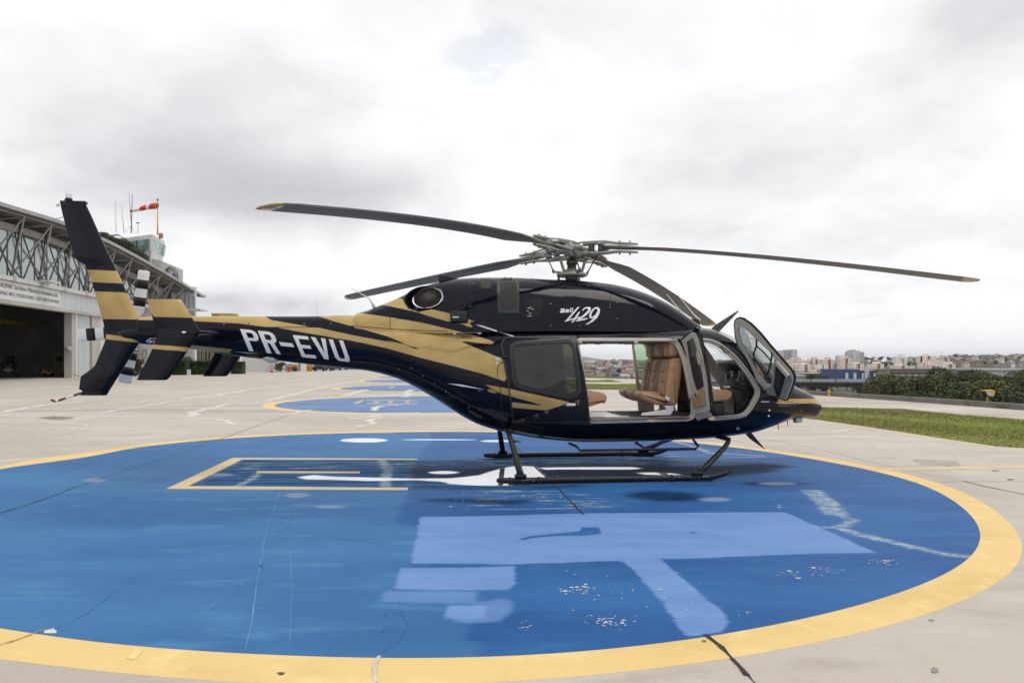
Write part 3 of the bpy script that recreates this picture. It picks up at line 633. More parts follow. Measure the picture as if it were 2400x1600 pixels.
x, z = L(137, 479, 0); MB().lathe([(.018, -.03), (.022, 0), (.018, .03)], (x - .01, 0, z), 12).build('position_light', M_lamp, heli)
for (a, b) in (((147, 509), (123, 516)), ((184, 881), (168, 877)), ((160, 561), (135, 566))): MB().tube([LV(*a, 0), LV(*b, 0)], [.006, .002], 5).build('static_wick', M_sat, heli)
# rudder tab hinge gap and rivets
fin_b = bvh_of(fin)
decal('rudder_gap', [strip([(165, 477), (168, 500), (180, 540), (200, 612), (206, 632)], 1.6), strip([(151, 500), (216, 500.5)], 1.4), strip(D1((735, 1022), (1050, 1020)), 1.4)], M_seam, .002, 12, tree=fin_b)
rl = MB()
for pts, n in ((C1((1060, 1040), (1130, 1180), (1160, 1275)), 16), (C1((990, 1365), (1240, 1365)), 15), (C1((1010, 1385), (1220, 1390)), 12), (D1((985, 580), (1200, 592)), 12), (D1((1000, 603), (1240, 622)), 12), (C1((740, 240), (800, 420), (880, 640), (960, 830)), 34), (C1((670, 330), (740, 560), (800, 760)), 26)):
    for i in range(n):
        t = i / (n - 1) * (len(pts) - 1); k = min(int(t), len(pts) - 2); t -= k
        p = on_skin(pts[k][0] * (1 - t) + pts[k + 1][0] * t, pts[k][1] * (1 - t) + pts[k + 1][1] * t, .001, fin_b)
        if p is not None: rl.ball(p, .0045, 5, 3, (1, .6, 1))
rl.build('rivets', MATS['rivet_paint'], heli)['kind'] = 'stuff'
let_t = [(701, 344), (760, 362), (775, 369), (785, 368), (824, 354), (890.6, 320)]
let_l = [(701, 419), (702, 424), (707, 428.5), (742, 449), (776, 470.5), (780, 469), (832, 433), (880, 401), (886, 396), (890.6, 390)]
rows = sorted(set([r for r, _ in let_t] + [r for r, _ in let_l] + list(range(703, 890, 8))))
lv = [(r, float(np.interp(r, *zip(*let_t))), float(np.interp(r, *zip(*let_l)))) for r in rows]
LET_GOLD = [D1((1300, 230), (1700, 230), (1762, 410), (1412, 400)), D1((1350, 648), (1740, 683), (1720, 722), (1380, 693))]
for sg in (-1, 1):
    mb = fin_loft(lv, -1.33, .085)
    # finlets kink like shallow arrowheads seen from above
    nl = mb.build('finlet', PAINT, heli); paint_attr(nl, LET_GOLD); sharp(nl, 50)
    if sg > 0:
        for v in nl.data.vertices: v.co.y = -v.co.y
        nl.data.flip_normals()
    else: let_near = nl
lb = bvh_of(let_near); rl = MB()
for (pts, n, r) in ((D1((1480, 515), (1760, 512)), 14, .006), (D1((1490, 540), (1790, 538)), 14, .008), (D1((1500, 568), (1780, 572)), 10, .008)):
    for i in range(n):
        t = i / (n - 1); p = on_skin(pts[0][0] * (1 - t) + pts[1][0] * t, pts[0][1] * (1 - t) + pts[1][1] * t + (i % 2) * 2, .001, lb)
        if p is not None: rl.ball(p, r, 6, 4, (1, .5, 1))
rl.build('rivets', mat('rivet_black', (.03, .03, .032), .35), heli)['kind'] = 'stuff'
p = on_skin(431.5, 778.6, .01, lb); MB().ball(p, .022, 10, 6, (1.3, .8, .7)).build('position_light', M_lamp, heli)
# horizontal stabilizer between them
x_t, z_s = L(376, 778, -1.33); x_l, _ = L(462, 778, -1.33)
rings = []
for y in (-1.33, -1.0, -.6, -.2, .2, .6, 1.0, 1.33): rings.append([Vector((x_l - a * (x_l - x_t), y, z_s + t * .055)) for a, t in AF])
st = MB().loft(rings).build('stabilizer', M_blk, heli)
xa, za = L(470, 779, -1.2); MB().loft([[Vector((xa + dx, y + r * math.cos(a) * .9, za + r * math.sin(a) * .5)) for a in [k * math.pi / 6 for k in range(12)]] for dx, r, y in ((-.12, .05, -1.2), (0, .055, -1.2), (.12, .035, -1.18), (.22, .008, -1.16))]).build('stabilizer_fairing', M_blk, heli)
fb = MB().loft([[Vector((xc, .02 + r * math.cos(a), z_s + .03 + r * .7 * math.sin(a))) for a in [k * math.pi / 8 for k in range(16)]] for xc, r in ((XT - .35, .05), (XT - .2, .13), (XT, .17), (XT + .4, .19), (XT + .7, .17))]).build('tail_gearbox_fairing', M_blk, heli)
# boom-end warning sign (only its first letters show past the finlet)
sg = [C1((1340, 1490), (1385, 1450), (1440, 1450), (1440, 1460), (1388, 1461), (1356, 1490), (1390, 1518), (1440, 1518), (1440, 1528), (1385, 1528))]
decal('warning_sign', [C1((1341, 1488), (1386, 1450), (1560, 1462), (1560, 1540), (1390, 1525))], mat('sign_white', (.62, .60, .58), .4), .004, 10)
decal('warning_sign_field', [C1((1354, 1488), (1390, 1460), (1550, 1472), (1550, 1530), (1392, 1516))], mat('sign_red', (.075, .008, .018), .4), .007, 10)
pe = [[C1((1372, 1476), (1398, 1477), (1403, 1484), (1398, 1494), (1380, 1494), (1380, 1506), (1372, 1505))], [C1((1410, 1478), (1432, 1480), (1432, 1486), (1417, 1485), (1417, 1490), (1430, 1491), (1430, 1496), (1417, 1495), (1417, 1502), (1433, 1503), (1433, 1508), (1410, 1507))]]
decal('warning_lettering', pe, MATS['sign_white'], .010, 8)
# belly light under the boom, tail skid
x0, z0 = L(611, 843, -.05); x1, z1 = L(655, 850, -.05)
MB().loft([[Vector((x0 + (x1 - x0) * t + .0, .11 * s * math.cos(a), bot_f(x0 + (x1 - x0) * t) + .035 + (.075 * s) * math.sin(a))) for a in [k * math.pi / 8 for k in range(16)]] for t, s in ((0, .15), (.15, .75), (.4, 1), (.7, .95), (.92, .6), (1, .1))]).build('boom_antenna', mat('antenna_cream', (.55, .56, .48), .4), heli)
pth = [D1((760, 1095), (640, 1135), (540, 1168), (500, 1175), (468, 1163))[i] for i in range(5)]
sk = [LV(px, py, 0) for px, py in pth]; seg = []
for i in range(4):
    for j in range(3): seg.append(sk[i].lerp(sk[i + 1], j / 3))
seg.append(sk[-1])
whites = {2, 3, 6, 7}
tsk = MB().tube(seg, .014, 8).build('tail_skid', M_white, heli)
for i in range(0, 12):
    if i in (0, 1, 4, 5, 8, 9, 10, 11): MB().tube([seg[i], seg[i + 1]], .0165, 8).build('red_band', mat('band_red', (.16, .012, .012), .4), tsk)

# --- tail rotor (left side, behind the fin)
TR = empty('tail_rotor', (0, 0, 0)); TR.parent = heli
hx, hz = L(316, 775, .42)
MB().lathe([(.04, -.30), (.05, 0), (.075, .02), (.075, .08), (.03, .10)], (hx, .42, hz), 16, rot_to((0, 1, 0))).build('hub', M_metal, TR)
def tr_blade(ang, y, rlen):
    ca, sa = math.cos(ang), math.sin(ang); u = Vector((ca, 0, sa)); t = Vector((-sa, 0, ca)); yy = Vector((0, 1, 0))
    def rect(r, c, th, tw):
        q = t * math.cos(tw) + yy * math.sin(tw); nn = u.cross(q)
        return [Vector((hx, y, hz)) + u * r + q * (c * (.5 - a)) + nn * (tt * th) for a, tt in AF]
    st = [(.08, .05, .05), (.2, .07, .05), (.30, .175, .03), (.4, .185, .03), (rlen - .05, .185, .028), (rlen - .01, .175, .026), (rlen, .14, .02)]
    b = MB().loft([rect(r, c, th, .12) for r, c, th in st]).build('blade', M_white, TR)
    for r0, r1 in ((.70, .58), (.46, .34)):
        MB().loft([rect(rlen * r0 / .83, .190, .036, .12), rect(rlen * r1 / .83, .190, .036, .12)]).build('black_band', M_sat, b)
    if True: MB().loft([rect(rlen * .36, .190, .037, .12), rect(rlen * .23 + .12, .19, .037, .12)]).build('black_band', M_sat, b)
for (tx, ty), y in (((338, 634), .44), ((181, 786), .50), ((292, 897), .44), ((449, 757), .50)):
    ax_, az_ = L(tx, ty, y); tr_blade(math.atan2(az_ - hz, ax_ - hx), y, math.hypot(ax_ - hx, az_ - hz))

# --- main rotor
RT = empty('main_rotor', (0, 0, 0)); RT.parent = heli
hx, hz = L(1343, 589, 0); bz = L(1343, 650, 0)[1]
def pix(p): return loc2pix(np.array([p[:]]))[0]
MAST = Vector((.06, 0, 1)).normalized()
MB().lathe([(.10, bz - .08), (.10, bz + .06), (.072, bz + .08), (.072, bz + .20), (.085, bz + .2), (.085, bz + .26), (.06, bz + .27), (.06, hz + .05)], (hx - .02, 0, 0), 20).build('mast', M_dkmetal, RT)
MB().lathe([(.20, 0), (.235, .012), (.235, .05), (.16, .07), (.12, .11), (.10, .11), (.10, .03)], (hx - .02, 0, bz + .005), 28).build('swashplate', M_metal, RT)
hubm = MB().lathe([(.05, -.10), (.14, -.085), (.15, -.04), (.10, -.02), (.10, .02), (.16, .035), (.15, .07), (.11, .085), (.10, .12), (.05, .125)], (hx, 0, hz), 24)
for k in range(8):
    a = k * math.pi / 4; hubm.lathe([(.012, 0), (.012, .03)], (hx + .12 * math.cos(a), .12 * math.sin(a), hz + .07), 6)
hubm.build('hub', M_metal, RT)
def solve_tip(tx, ty, a0):
    best = None
    for k in range(-300, 301):
        a = a0 + k * .002; p = Vector((hx + RB * math.cos(a), RB * math.sin(a), 3.0)); e = abs(pix(p)[0] - tx)
        if best is None or e < best[0]: best = (e, a)
    a = best[1]; lo, hi = 1.5, 4.5
    for _ in range(40):
        mi = (lo + hi) / 2; p = Vector((hx + RB * math.cos(a), RB * math.sin(a), mi))
        if pix(p)[1] > ty: lo = mi
        else: hi = mi
    return a, lo
RB = 5.42
def main_blade(tx, ty, a0, bow, gold=True, dz=0., pitch=.12):
    a, zt = solve_tip(tx, ty, R(a0)); u = Vector((math.cos(a), math.sin(a), 0)); t = Vector((-math.sin(a), math.cos(a), 0)); z0 = hz + dz
    r0 = .62
    def ctr(r):
        q = (r - r0) / (RB - r0); z = z0 + (zt - z0) * q + bow * 4 * q * (1 - q) * (1 - .35 * q); return Vector((hx, 0, z)) + u * r
    def ring(r, c, th, pt, sweep=0.):
        w = Vector((0, 0, 1)); q = t * math.cos(pt) + w * math.sin(pt); n = w * math.cos(pt) - t * math.sin(pt)
        return [ctr(r) + q * (c * (.28 - s) + sweep) + n * (tt * th) for s, tt in AF]
    BL = empty('blade'); BL.parent = RT
    st = [(.50, .12, .07, 0), (.85, .12, .07, 0), (1.0, .14, .06, 0), (1.2, .22, .045, 0), (1.45, .30, .040, 0)]
    st += [(1.45 + (5.05 - 1.45) * i / 14, .30, .038 - .006 * i / 14, 0) for i in range(1, 15)]
    if not gold: st += [(5.2, .285, .03, -.01), (5.34, .21, .024, -.05), (RB, .09, .014, -.11)]
    else: st += [(5.25, .28, .03, -.01), (5.36, .21, .024, -.05), (RB, .09, .014, -.11)]
    pt = lambda r: pitch - .10 * (r - 1) / 4.4
    b = MB().loft([ring(r, c, th, pt(r), s) for r, c, th, s in st]).build('aerofoil', M_blade, BL)
    tip = [(5.24, .290, .036, -.006), (5.30, .262, .034, -.025), (5.365, .216, .028, -.05), (RB + .004, .096, .018, -.11)]
    MB().loft([ring(r, c, th * 1.06, pt(r), s) for r, c, th, s in tip]).build('tip_cap', M_gold, BL)
    # polished leading edge strip
    lead = MB().loft([[ring(r, c, th, pt(r), s)[i] + (ring(r, c, th, pt(r), s)[0] - ctr(r)).normalized() * .002 for i in (3, 2, 1, 0, 27, 26, 25)] for r, c, th, s in st[4:-3]], closed=False, caps=False)
    lead.build('leading_edge', mat('edge_strip', (.30, .29, .28), .45, .2), BL)
    # grips: two forked plates with an open slot, bolts, bearings
    GR = empty('grip'); GR.parent = RT
    def plate(zo, name):
        m = MB()
        prof = [(.10, .15), (.22, .17), (.36, .13), (.52, .10), (.72, .075), (.92, .05), (1.02, .03)]
        for sd_ in (-1, 1):
            top = []
            for i, (r, w) in enumerate(prof):
                wi = max(w - .035, .002) if r < .9 else .0
                c0 = ctr(max(r, .62)) if r > .62 else Vector((hx, 0, z0)) + u * r
                lift = zo * (1 + .35 * math.sin(min(r, 1) * 3.1)) if r < .7 else zo
                up = Vector((0, 0, lift)); h = Vector((0, 0, .012))
                top.append([c0 + t * sd_ * w + up + h, c0 + t * sd_ * wi + up + h, c0 + t * sd_ * wi + up - h, c0 + t * sd_ * w + up - h])
            m.loft(top, smooth=False)
        for r in (.74, .90):
            c0 = ctr(r) + Vector((0, 0, zo)); m.lathe([(.034, -.014), (.034, .014)], c0, 10)
            m.lathe([(.016, -.045 if zo < 0 else .0), (.016, .045 if zo > 0 else .0)], c0, 8)
        for r in (.22, .34): m.box(Vector((hx, 0, z0)) + u * r + Vector((0, 0, zo * 1.2)), (.10, .10, .03), a)
        m.build(name, M_metal, GR)
    plate(.062, 'upper_plate'); plate(-.062, 'lower_plate')
    m = MB()
    for r in (.30, .45): m.lathe([(.045, -.07), (.052, -.03), (.045, 0), (.052, .03), (.045, .07)], Vector((hx, 0, z0)) + u * r, 12)
    m.build('bearing', M_dkmetal, GR)
    # pitch horn and link
    e = Vector((hx, 0, z0)) + u * .34 + t * .22 + Vector((0, 0, -.06)); s_ = Vector((hx - .02, 0, bz + .075)) + u * .17 + t * .26
    m = MB(); m.bar(Vector((hx, 0, z0)) + u * .58 + t * .06, e, .045, .03); m.bar(Vector((hx, 0, z0)) + u * .22 + t * .10, e, .035, .03)
    m.bar(Vector((hx, 0, z0)) + u * .42 + t * .1 + Vector((0, 0, -.03)), e + Vector((0, 0, .02)), .03, .05); m.build('pitch_horn', M_metal, GR)
    m = MB().tube([e + Vector((0, 0, .02)), e.lerp(s_, .12), e.lerp(s_, .15), e.lerp(s_, .85), e.lerp(s_, .88), s_], [.018, .018, .0105, .0105, .018, .018], 8); m.ball(e, .024); m.ball(s_, .026)
    m.build('pitch_link', M_dkmetal, GR)
    m = MB(); m.bar(Vector((hx - .02, 0, bz + .06)) + (s_ - Vector((hx - .02, 0, s_.z))).normalized() * .12, s_, .05, .03); m.build('swashplate_arm', M_metal, GR)
    return a
A_ = main_blade(622, 478, 229, .11, dz=.03, pitch=.24)
B_ = main_blade(803, 697, 143, .02, dz=-.02, pitch=.28)
C_ = main_blade(2289, 661, 319, .07, dz=.03, pitch=.0)
D_ = main_blade(1659, 765, 52, .10, dz=-.02, pitch=-.10)
# scissor links and clutter between hub and swashplate
for a in (.4, 3.5):
    m = MB(); p = Vector((hx, 0, 0)); d = Vector((math.cos(a), math.sin(a), 0))
    m.bar(p + d * .08 + Vector((0, 0, bz + .30)), p + d * .26 + Vector((0, 0, bz + .30)), .05, .04)
    m.bar(p + d * .24 + Vector((0, 0, bz + .30)), p + d * .16 + Vector((0, 0, bz + .08)), .05, .025)
    m.tube([p + d * .20 + Vector((0, .0, bz + .25)), p + d * .27 + Vector((0, 0, bz + .30))], .02, 8); m.build('scissor_link', M_metal, RT)
for k in range(3):
    m = MB(); a = .8 + k * 2.1; d = Vector((math.cos(a), math.sin(a), 0)); m.tube([Vector((hx - .02, 0, bz - .12)) + d * .22, Vector((hx - .02, 0, bz + .02)) + d * .20], .018, 8); m.build('actuator_rod', M_dkmetal, RT)
m = MB(); p = on_skin(1293, 652, .0)
if p is not None: m.box(p + Vector((0, .02, .02)), (.07, .06, .05), bev=.01); m.tube([p + Vector((-.35, .04, -.005)), p + Vector((0, .03, .02))], .006, 6)
m.build('cowl_strut', M_dkmetal, heli)

# --- landing gear
LG = empty('landing_gear', (0, 0, 0)); LG.parent = heli
YS = 1.34; rs = .042
xa = L(1164, 1122, -YS)[0]; xb = L(1655, 1112, -YS)[0]; xt, zt = L(1710, 1106, -YS)
for sg in (-1, 1):
    y = sg * YS
    pts = [(xa, y, .062), (xa + .06, y, .057)] + [(xa + .2 + (xb - xa - .2) * i / 6, y, .052) for i in range(7)]
    for i in range(1, 7):
        q = i / 6; pts.append((xb + (xt - xb) * q, y, .052 + (zt - .035) * q ** 1.7))
    rr = [.025, .040] + [rs] * 7 + [rs, rs, rs * .98, rs * .95, rs * .88, .022]
    skd = MB().tube(pts, rr, 14).build('skid', M_sat, LG)
    shoe = MB()
    shoe.box((xa + .32, y, .018), (.30, .09, .02)); shoe.box((xb - .1, y, .012), (.35, .085, .014))
    for xc in (xa + .18, xa + .58, xb - .12, xb - .5): shoe.lathe([(rs + .006, -.02), (rs + .006, .02)], (xc, y, .052), 14, rot_to((1, 0, 0)))
    shoe.build('skid_shoe', M_rub, skd)
    random.seed(3)
    for xc in (xa + .36, xa + .41, xa + .45, xa + .5, xb - .9, xb - .62, xb - .45, xb - .4, xb - .05, xb):
        MB().box((xc, y + sg * rs * .93 * (-1 if sg > 0 else 1) * (1 if sg < 0 else -1), .062 + random.uniform(-.01, .02)), (random.uniform(.012, .03), .008, .01)).build('scuff', mat('bare_scuff', (.30, .29, .27), .5), skd)
def cross(xbot, xtop, zt_, name, r=.036):
    pts = []
    for i in range(-12, 13):
        q = i / 12; s_ = abs(q); y = q * YS
        f = min(1, max(0, (1 - s_) / .42)); f2 = 1 - (1 - f) ** 1.6
        pts.append((xbot + (xtop - xbot) * f2, y, .08 + (zt_ - .08) * f2))
    return MB().tube(pts, r, 10).build(name, M_sat, LG)
xA = L(1220, 1120, -YS)[0]; xAt, zAt = L(1189, 1012, -.70)
xF = L(1634, 1112, -YS)[0]; xFt, zFt = L(1700, 1030, -.66)
cross(xA, xAt, zAt + .02, 'aft_cross_tube'); cross(xF, xFt, zFt + .02, 'forward_cross_tube')
for sg in (-1, 1):
    y = sg * YS
    for xc in (xA, xF): MB().box((xc, y, .115), (.16, .10, .05), bev=.015).build('saddle', M_sat, LG)
    # streamlined cover strips on the legs
    for (x0, x1, z1, yt, tr_) in ((xA, xAt, zAt, .86, 1), (xF, xFt, zFt, .80, 1)):
        a = Vector((x0 + .03, sg * (YS - .01), .14)); b = Vector((x0 + (x1 - x0) * .85 + .03, sg * (yt + .04), .08 + (z1 - .08) * .85))
        MB().bar(a, b, .05, .028, up=(1, 0, 0)).build('leg_fairing', M_sat, LG)
    a = Vector((xA + (xAt - xA) * .7, sg * .93, zAt * .80)); MB().prism([a, a + Vector((.16, 0, .01)), a + Vector((0, 0, .045))], (0, .012, 0)).build('tie_down', M_sat, LG)
    # boarding step
    x0, z0 = L(1356, 1055, -1.02); x1, z1 = L(1633, 1046.5, -1.02); xm = L(1490, 1040, -.8)[0]; zb = .47
    MB().tube([(x0 - .09, sg * .78, zb + .02), (x0 - .02, sg * .98, z0 + .05), (x0 + .02, sg * 1.02, z0), (x1 - .02, sg * 1.02, z0), (x1 + .03, sg * 1.0, z0 + .04), (x1 + .03, sg * .80, zb + .05)], .019, 10).build('boarding_step', M_sat, LG)
    MB().tube([(xm, sg * .80, zb + .02), (xm + .09, sg * 1.0, z0 + .01)], .019, 8).build('step_bracket', M_sat, LG)

# --- wire cutters, antennas, nose details
def blade_plate(pts, name, th=.02, m=None, y=0.):
    P0 = [LV(px, py, y - th / 2) for px, py in pts]; return MB().prism(P0, (0, th, 0)).build(name, m or M_sat, heli)
blade_plate([(1664, 773), (1676, 762), (1731.5, 726.5), (1730, 731), (1684, 779)], 'upper_wire_cutter', .016, mat('cutter_grey', (.055, .052, .050), .5))
blade_plate([(1744, 1013), (1760, 1012), (1794, 1053), (1768, 1035), (1758, 1028)], 'lower_wire_cutter', .016, M_sat)
def whip(pts, r0, r1, y, name='whip_antenna', m=None): MB().tube([LV(px, py, y) for px, py in pts], [r0 + (r1 - r0) * i / (len(pts) - 1) for i in range(len(pts))], 7).build(name, m or M_white, heli)
whip([(877, 720), (872, 710), (866, 700), (823, 675)], .022, .004, -.08, m=mat('antenna_cream2', (.6, .58, .52), .4))
whip([(1606, 742), (1597, 732), (1585, 717), (1562, 689)], .018, .004, -.05)
whip([(1640, 751), (1630, 742), (1620, 730), (1583, 684)], .022, .004, .1)
a = LV(1620, 748, .1); MB().prism([LV(1621, 747, .05), LV(1637, 748, .05), LV(1643, 768, .05), LV(1628, 762, .05)], (0, .12, 0)).build('roof_antenna', M_sat, heli)
# pitot tube and radome seam, landing-light bracket and camera ball
whip([(1896, 955), (1924, 955), (1937, 954.6)], .016, .005, -.12, 'pitot_tube', M_dkmetal)
MB().prism([LV(1866, 981, -.16), LV(1882, 977, -.16), LV(1879, 990, -.16), (LV(1868, 991, -.16))], (0, .12, 0)).build('landing_light_bracket', mat('bracket_grey', (.42, .44, .46), .4), heli)
c = LV(1885, 971, -.13); MB().ball(c, .045, 14, 8).build('landing_light', M_lamp, heli); MB().lathe([(.055, -.03), (.06, 0), (.05, .03)], c + Vector((-.01, 0, 0)), 16, rot_to((.7, -.3, -.6))).build('light_housing', M_sat, heli)
for (px, py) in ((1824, 1002), (1846, 993)): x, z = L(px, py, -.2); MB().tube([(x, -.2, z + .06), (x, -.2, z - .03)], .006, 6).build('drain_mast', M_sat, heli)
x, z = L(1492, 1046, -.2); MB().prism([LV(1485, 1032, -.2), LV(1496, 1032, -.2), LV(1489, 1046, -.2)], (0, .015, 0)).build('belly_antenna', M_white, heli)
decal('fuel_placard', [R5((1518, 1000), (1540, 998), (1548, 1020), (1520, 1022))], mat('placard_white', (.35, .37, .40), .4), .003, 10)
decal('radome_shadow_gap', [strip(E6((1640, 1335), (1700, 1330), (1760, 1345), (1782, 1338)), 4.0)], M_sat, .004, 8)

# --- sliding door, slid back over the rear cabin side
so = rounded([(1174, 806), (1186, 793.5), (1349, 792.5), (1357, 830), (1366, 868), (1376, 930), (1382, 992), (1203, 985), (1190, 890)], [12, 6, 4, 0, 0, 0, 2, 2, 0], 4)
wo = rounded([(1200, 815), (1212, 809), (1332, 800), (1342, 806), (1352, 880), (1356, 916), (1342, 926), (1332, 927), (1222, 905), (1208, 895)], [8, 12, 8, 8, 0, 18, 8, 8, 14, 10], 4)
def grow(poly, d): return inset(poly, -d)
SD = decal('sliding_door', [[so, wo]], PAINT, .035, 3.5); a = SD.data.attributes.new('gold', 'FLOAT', 'POINT')
V = np.array([v.co[:] for v in SD.data.vertices]); a.data.foreach_set('value', np.clip(sdf(loc2pix(V), BODY_GOLD), -40, 40).astype(np.float32))
sm_ = SD.modifiers.new('thickness', 'SOLIDIFY'); sm_.thickness = .03; sm_.offset = -1
def ring_decal(name, poly, d0, d1, m, off, step=8): return decal(name, [[inset(poly, d0), inset(poly, d1)]], m, off, step, parent=SD)
M_matte = mat('matte_door_black', (.014, .015, .017), .45, var=.2, scale=5)
ring_decal('window_seal', wo, -6, 4, M_matte, .041); ring_decal('window_seal', wo, -1, 2.2, M_rub, .044)
ws = MB(); decal('window', [[inset(wo, 1)]], M_tint, .030, 8, parent=SD)
ring_decal('door_edge', so, -1.0, 2.0, M_matte, .040)
hd = decal('handle', [[[(1325, 943.5), (1349, 943), (1349.5, 955), (1325.5, 956)]]], M_sat, .042, 8, parent=SD)
h = on_skin(1337, 947, .05); MB().box(h, (.135, .02, .04), bev=.01).build('handle_grip', mat('handle_alloy', (.55, .56, .58), .3, .3), SD)
h = on_skin(1354, 946, .04); MB().ball(h, .009, 8, 5).build('lock', M_steel, SD)
# the far sliding door, slid back too
def mirrored(o, par):
    c = o.copy(); c.data = o.data.copy(); COL.objects.link(c); c.parent = par
    for v in c.data.vertices: v.co.y = -v.co.y
    c.data.flip_normals()
    for ch in list(o.children):
        if ch.name.startswith('window'): mirrored(ch, c)
    return c
mirrored(SD, heli)
for (px, py) in ((1185, 838),): h = on_skin(px, py, .05); MB().box(h, (.12, .02, .03), bev=.008).build('hinge_arm', M_sat, SD)

# --- hinged doors, each a flat-ish panel standing open on its own plane
def plane_of(p, q, r): p, q, r = (LV(*i) for i in (p, q, r)); n = (q - p).cross(r - p).normalized(); return p, (n if n.dot(p - CAMLOC) < 0 else -n)
def onp(pl, px, py, off=0.):
    d = world2loc_dir(px, py); p, n = pl; t = ((p - CAMLOC).dot(n)) / d.dot(n); return CAMLOC + d * t + n * off
def panel(name, loops, pl, off, th, m, parent, step=14):
    vs, fs = fill2d(loops, step); n0 = len(vs); A = [onp(pl, x, y, off) for x, y in vs]; nn = pl[1]
    mb = MB(); mb.add(A, fs); mb.add([p - nn * th for p in A], [f[::-1] for f in fs])
    for lp in loops:
        P0 = [onp(pl, x, y, off) for x, y in densify(lp, 1e9)]; n = len(P0); mb.add(P0 + [p - nn * th for p in P0], [(i, (i + 1) % n, n + (i + 1) % n, n + i) for i in range(n)])
    return mb.build(name, m, parent)
CD = empty('crew_door'); CD.parent = heli
pl = plane_of((1792, 912, -.80), (1724, 765, -.66), (1858, 885, -1.30))
co = [(1719.5, 760), (1721, 751), (1726, 745), (1733, 743.2), (1742, 745), (1760, 757), (1783, 780), (1805, 807), (1827, 832), (1848, 856), (1859, 870), (1863, 879), (1864, 890), (1861, 902), (1850, 931), (1846, 938), (1839, 939), (1824, 933), (1800, 927), (1790, 919), (1786, 908), (1772, 895), (1760, 881), (1747, 858), (1732, 825), (1722, 790)]
cwd = [(1730.4, 770), (1733, 765.7), (1743.7, 767.7), (1756, 778), (1772, 794), (1790.6, 810.6), (1809, 829), (1815.5, 840), (1812, 865), (1810, 895), (1807, 901.4), (1796.7, 898), (1784.5, 884), (1770, 863.7), (1754, 835), (1739.6, 806.5), (1732.4, 786)]
M_dgrey = mat('door_grey_trim', (.24, .23, .215), .5, var=.12, scale=8)
panel('door_shell', [co, cwd], pl, 0, .022, M_blk, CD)
panel('door_trim', [inset(co, 3.4), inset(cwd, -.2)], pl, .010, .010, M_beige, CD)
panel('seal', [inset(co, .6), inset(co, 2.4)], pl, .006, .01, M_rub, CD)
panel('lower_panel', [[(1818, 846), (1824, 842), (1854, 872), (1858, 888), (1843, 931), (1836, 933), (1800, 920), (1797, 908), (1809, 905), (1815, 893)]], pl, .03, .02, M_dgrey, CD)
panel('window', [inset(cwd, -1)], pl, -.006, .006, M_clear, CD)
vf = [(1774, 793.5), (1774.5, 810), (1767, 829), (1769, 838), (1793, 874), (1797, 877), (1801, 874), (1806, 858), (1811, 829), (1808, 826)]
mm = MB(); P0 = [onp(pl, x, y, .012) for x, y in vf]; mm.tube(P0, .014, 6); mm.tube([onp(pl, 1776, 811, .012), onp(pl, 1793, 827, .012), onp(pl, 1809, 846, .012)], .011, 6)
mm.build('vent_frame', M_rub, CD)
panel('map_pocket', [rounded([(1823, 855), (1827, 858), (1843.5, 881), (1831, 926), (1826, 929), (1818, 902), (1821, 884)], 3)], pl, .05, .04, M_panel, CD)
panel('pocket_face', [rounded([(1826, 864), (1838, 879), (1830, 914), (1822, 900)], 3)], pl, .056, .008, mat('pocket_grey', (.03, .03, .032), .7), CD)
mm = MB(); mm.bar(onp(pl, 1823, 845, .05), onp(pl, 1853, 879, .05), .07, .05, up=pl[1]); ar = mm.build('armrest', M_beige, CD); ar.modifiers.new('b', 'BEVEL').width = .012
mm = MB().tube([onp(pl, 1756, 779, .02), onp(pl, 1757, 787, .04), onp(pl, 1765, 793, .04), onp(pl, 1771, 792, .02)], .007, 6).build('grab_handle', M_beige, CD)
mm = MB().tube([onp(pl, 1798, 915, .02), LV(1786, 918, -.8)], .02, 8).build('hinge', M_sat, CD)
PD = empty('passenger_door'); PD.parent = heli
pl = plane_of((1602, 800, -.76), (1634, 984, -.88), (1660, 900, -1.40))
po = E6((175, 585), (190, 545), (320, 452), (345, 428), (368, 435), (392, 500), (440, 700), (495, 1000), (545, 1380), (540, 1445), (378, 1496), (345, 1430), (315, 1290), (270, 1050), (222, 800), (182, 640))
pt_ = E6((186, 580), (310, 478), (345, 490), (380, 560), (430, 760), (480, 1040), (512, 1370), (500, 1392), (345, 1424), (305, 1220), (255, 940), (200, 650))
pw = E6((246, 600), (258, 588), (318, 545), (332, 552), (346, 590), (385, 740), (432, 950), (452, 1095), (445, 1112), (370, 1152), (358, 1140), (322, 1030), (280, 820))
panel('door_shell', [po, pw], pl, 0, .03, M_blk, PD); panel('door_trim', [pt_, pw], pl, .016, .016, M_beige, PD)
panel('window', [inset(pw, -1)], pl, .004, .008, mat('dark_pane', (.010, .017, .030), .12, spec=.25), PD)
lp_ = panel('lower_panel', [rounded(E6((326, 1195), (450, 1120), (478, 1312), (365, 1352), (345, 1320)), 3)], pl, .045, .02, M_leather, PD)
panel('door_pull', [rounded(E6((345, 1170), (405, 1150), (412, 1205), (385, 1250), (372, 1240)), 2.5)], pl, .062, .02, M_beige, PD); panel('pull_recess', [rounded(E6((375, 1182), (400, 1175), (404, 1210), (388, 1225)), 1.5)], pl, .066, .006, mat('recess_brown', (.06, .035, .02), .6), PD)
panel('lower_lip', [E6((348, 1432), (505, 1392), (541, 1440), (378, 1494))], pl, .02, .02, mat('lip_grey', (.30, .30, .31), .4), PD)
panel('inner_seal', [rounded(E6((383, 700), (395, 695), (430, 780), (432, 850), (415, 855), (395, 800)), 3), rounded(E6((390, 715), (422, 790), (424, 838), (405, 800)), 2)], pl, .045, .015, M_beige, PD)
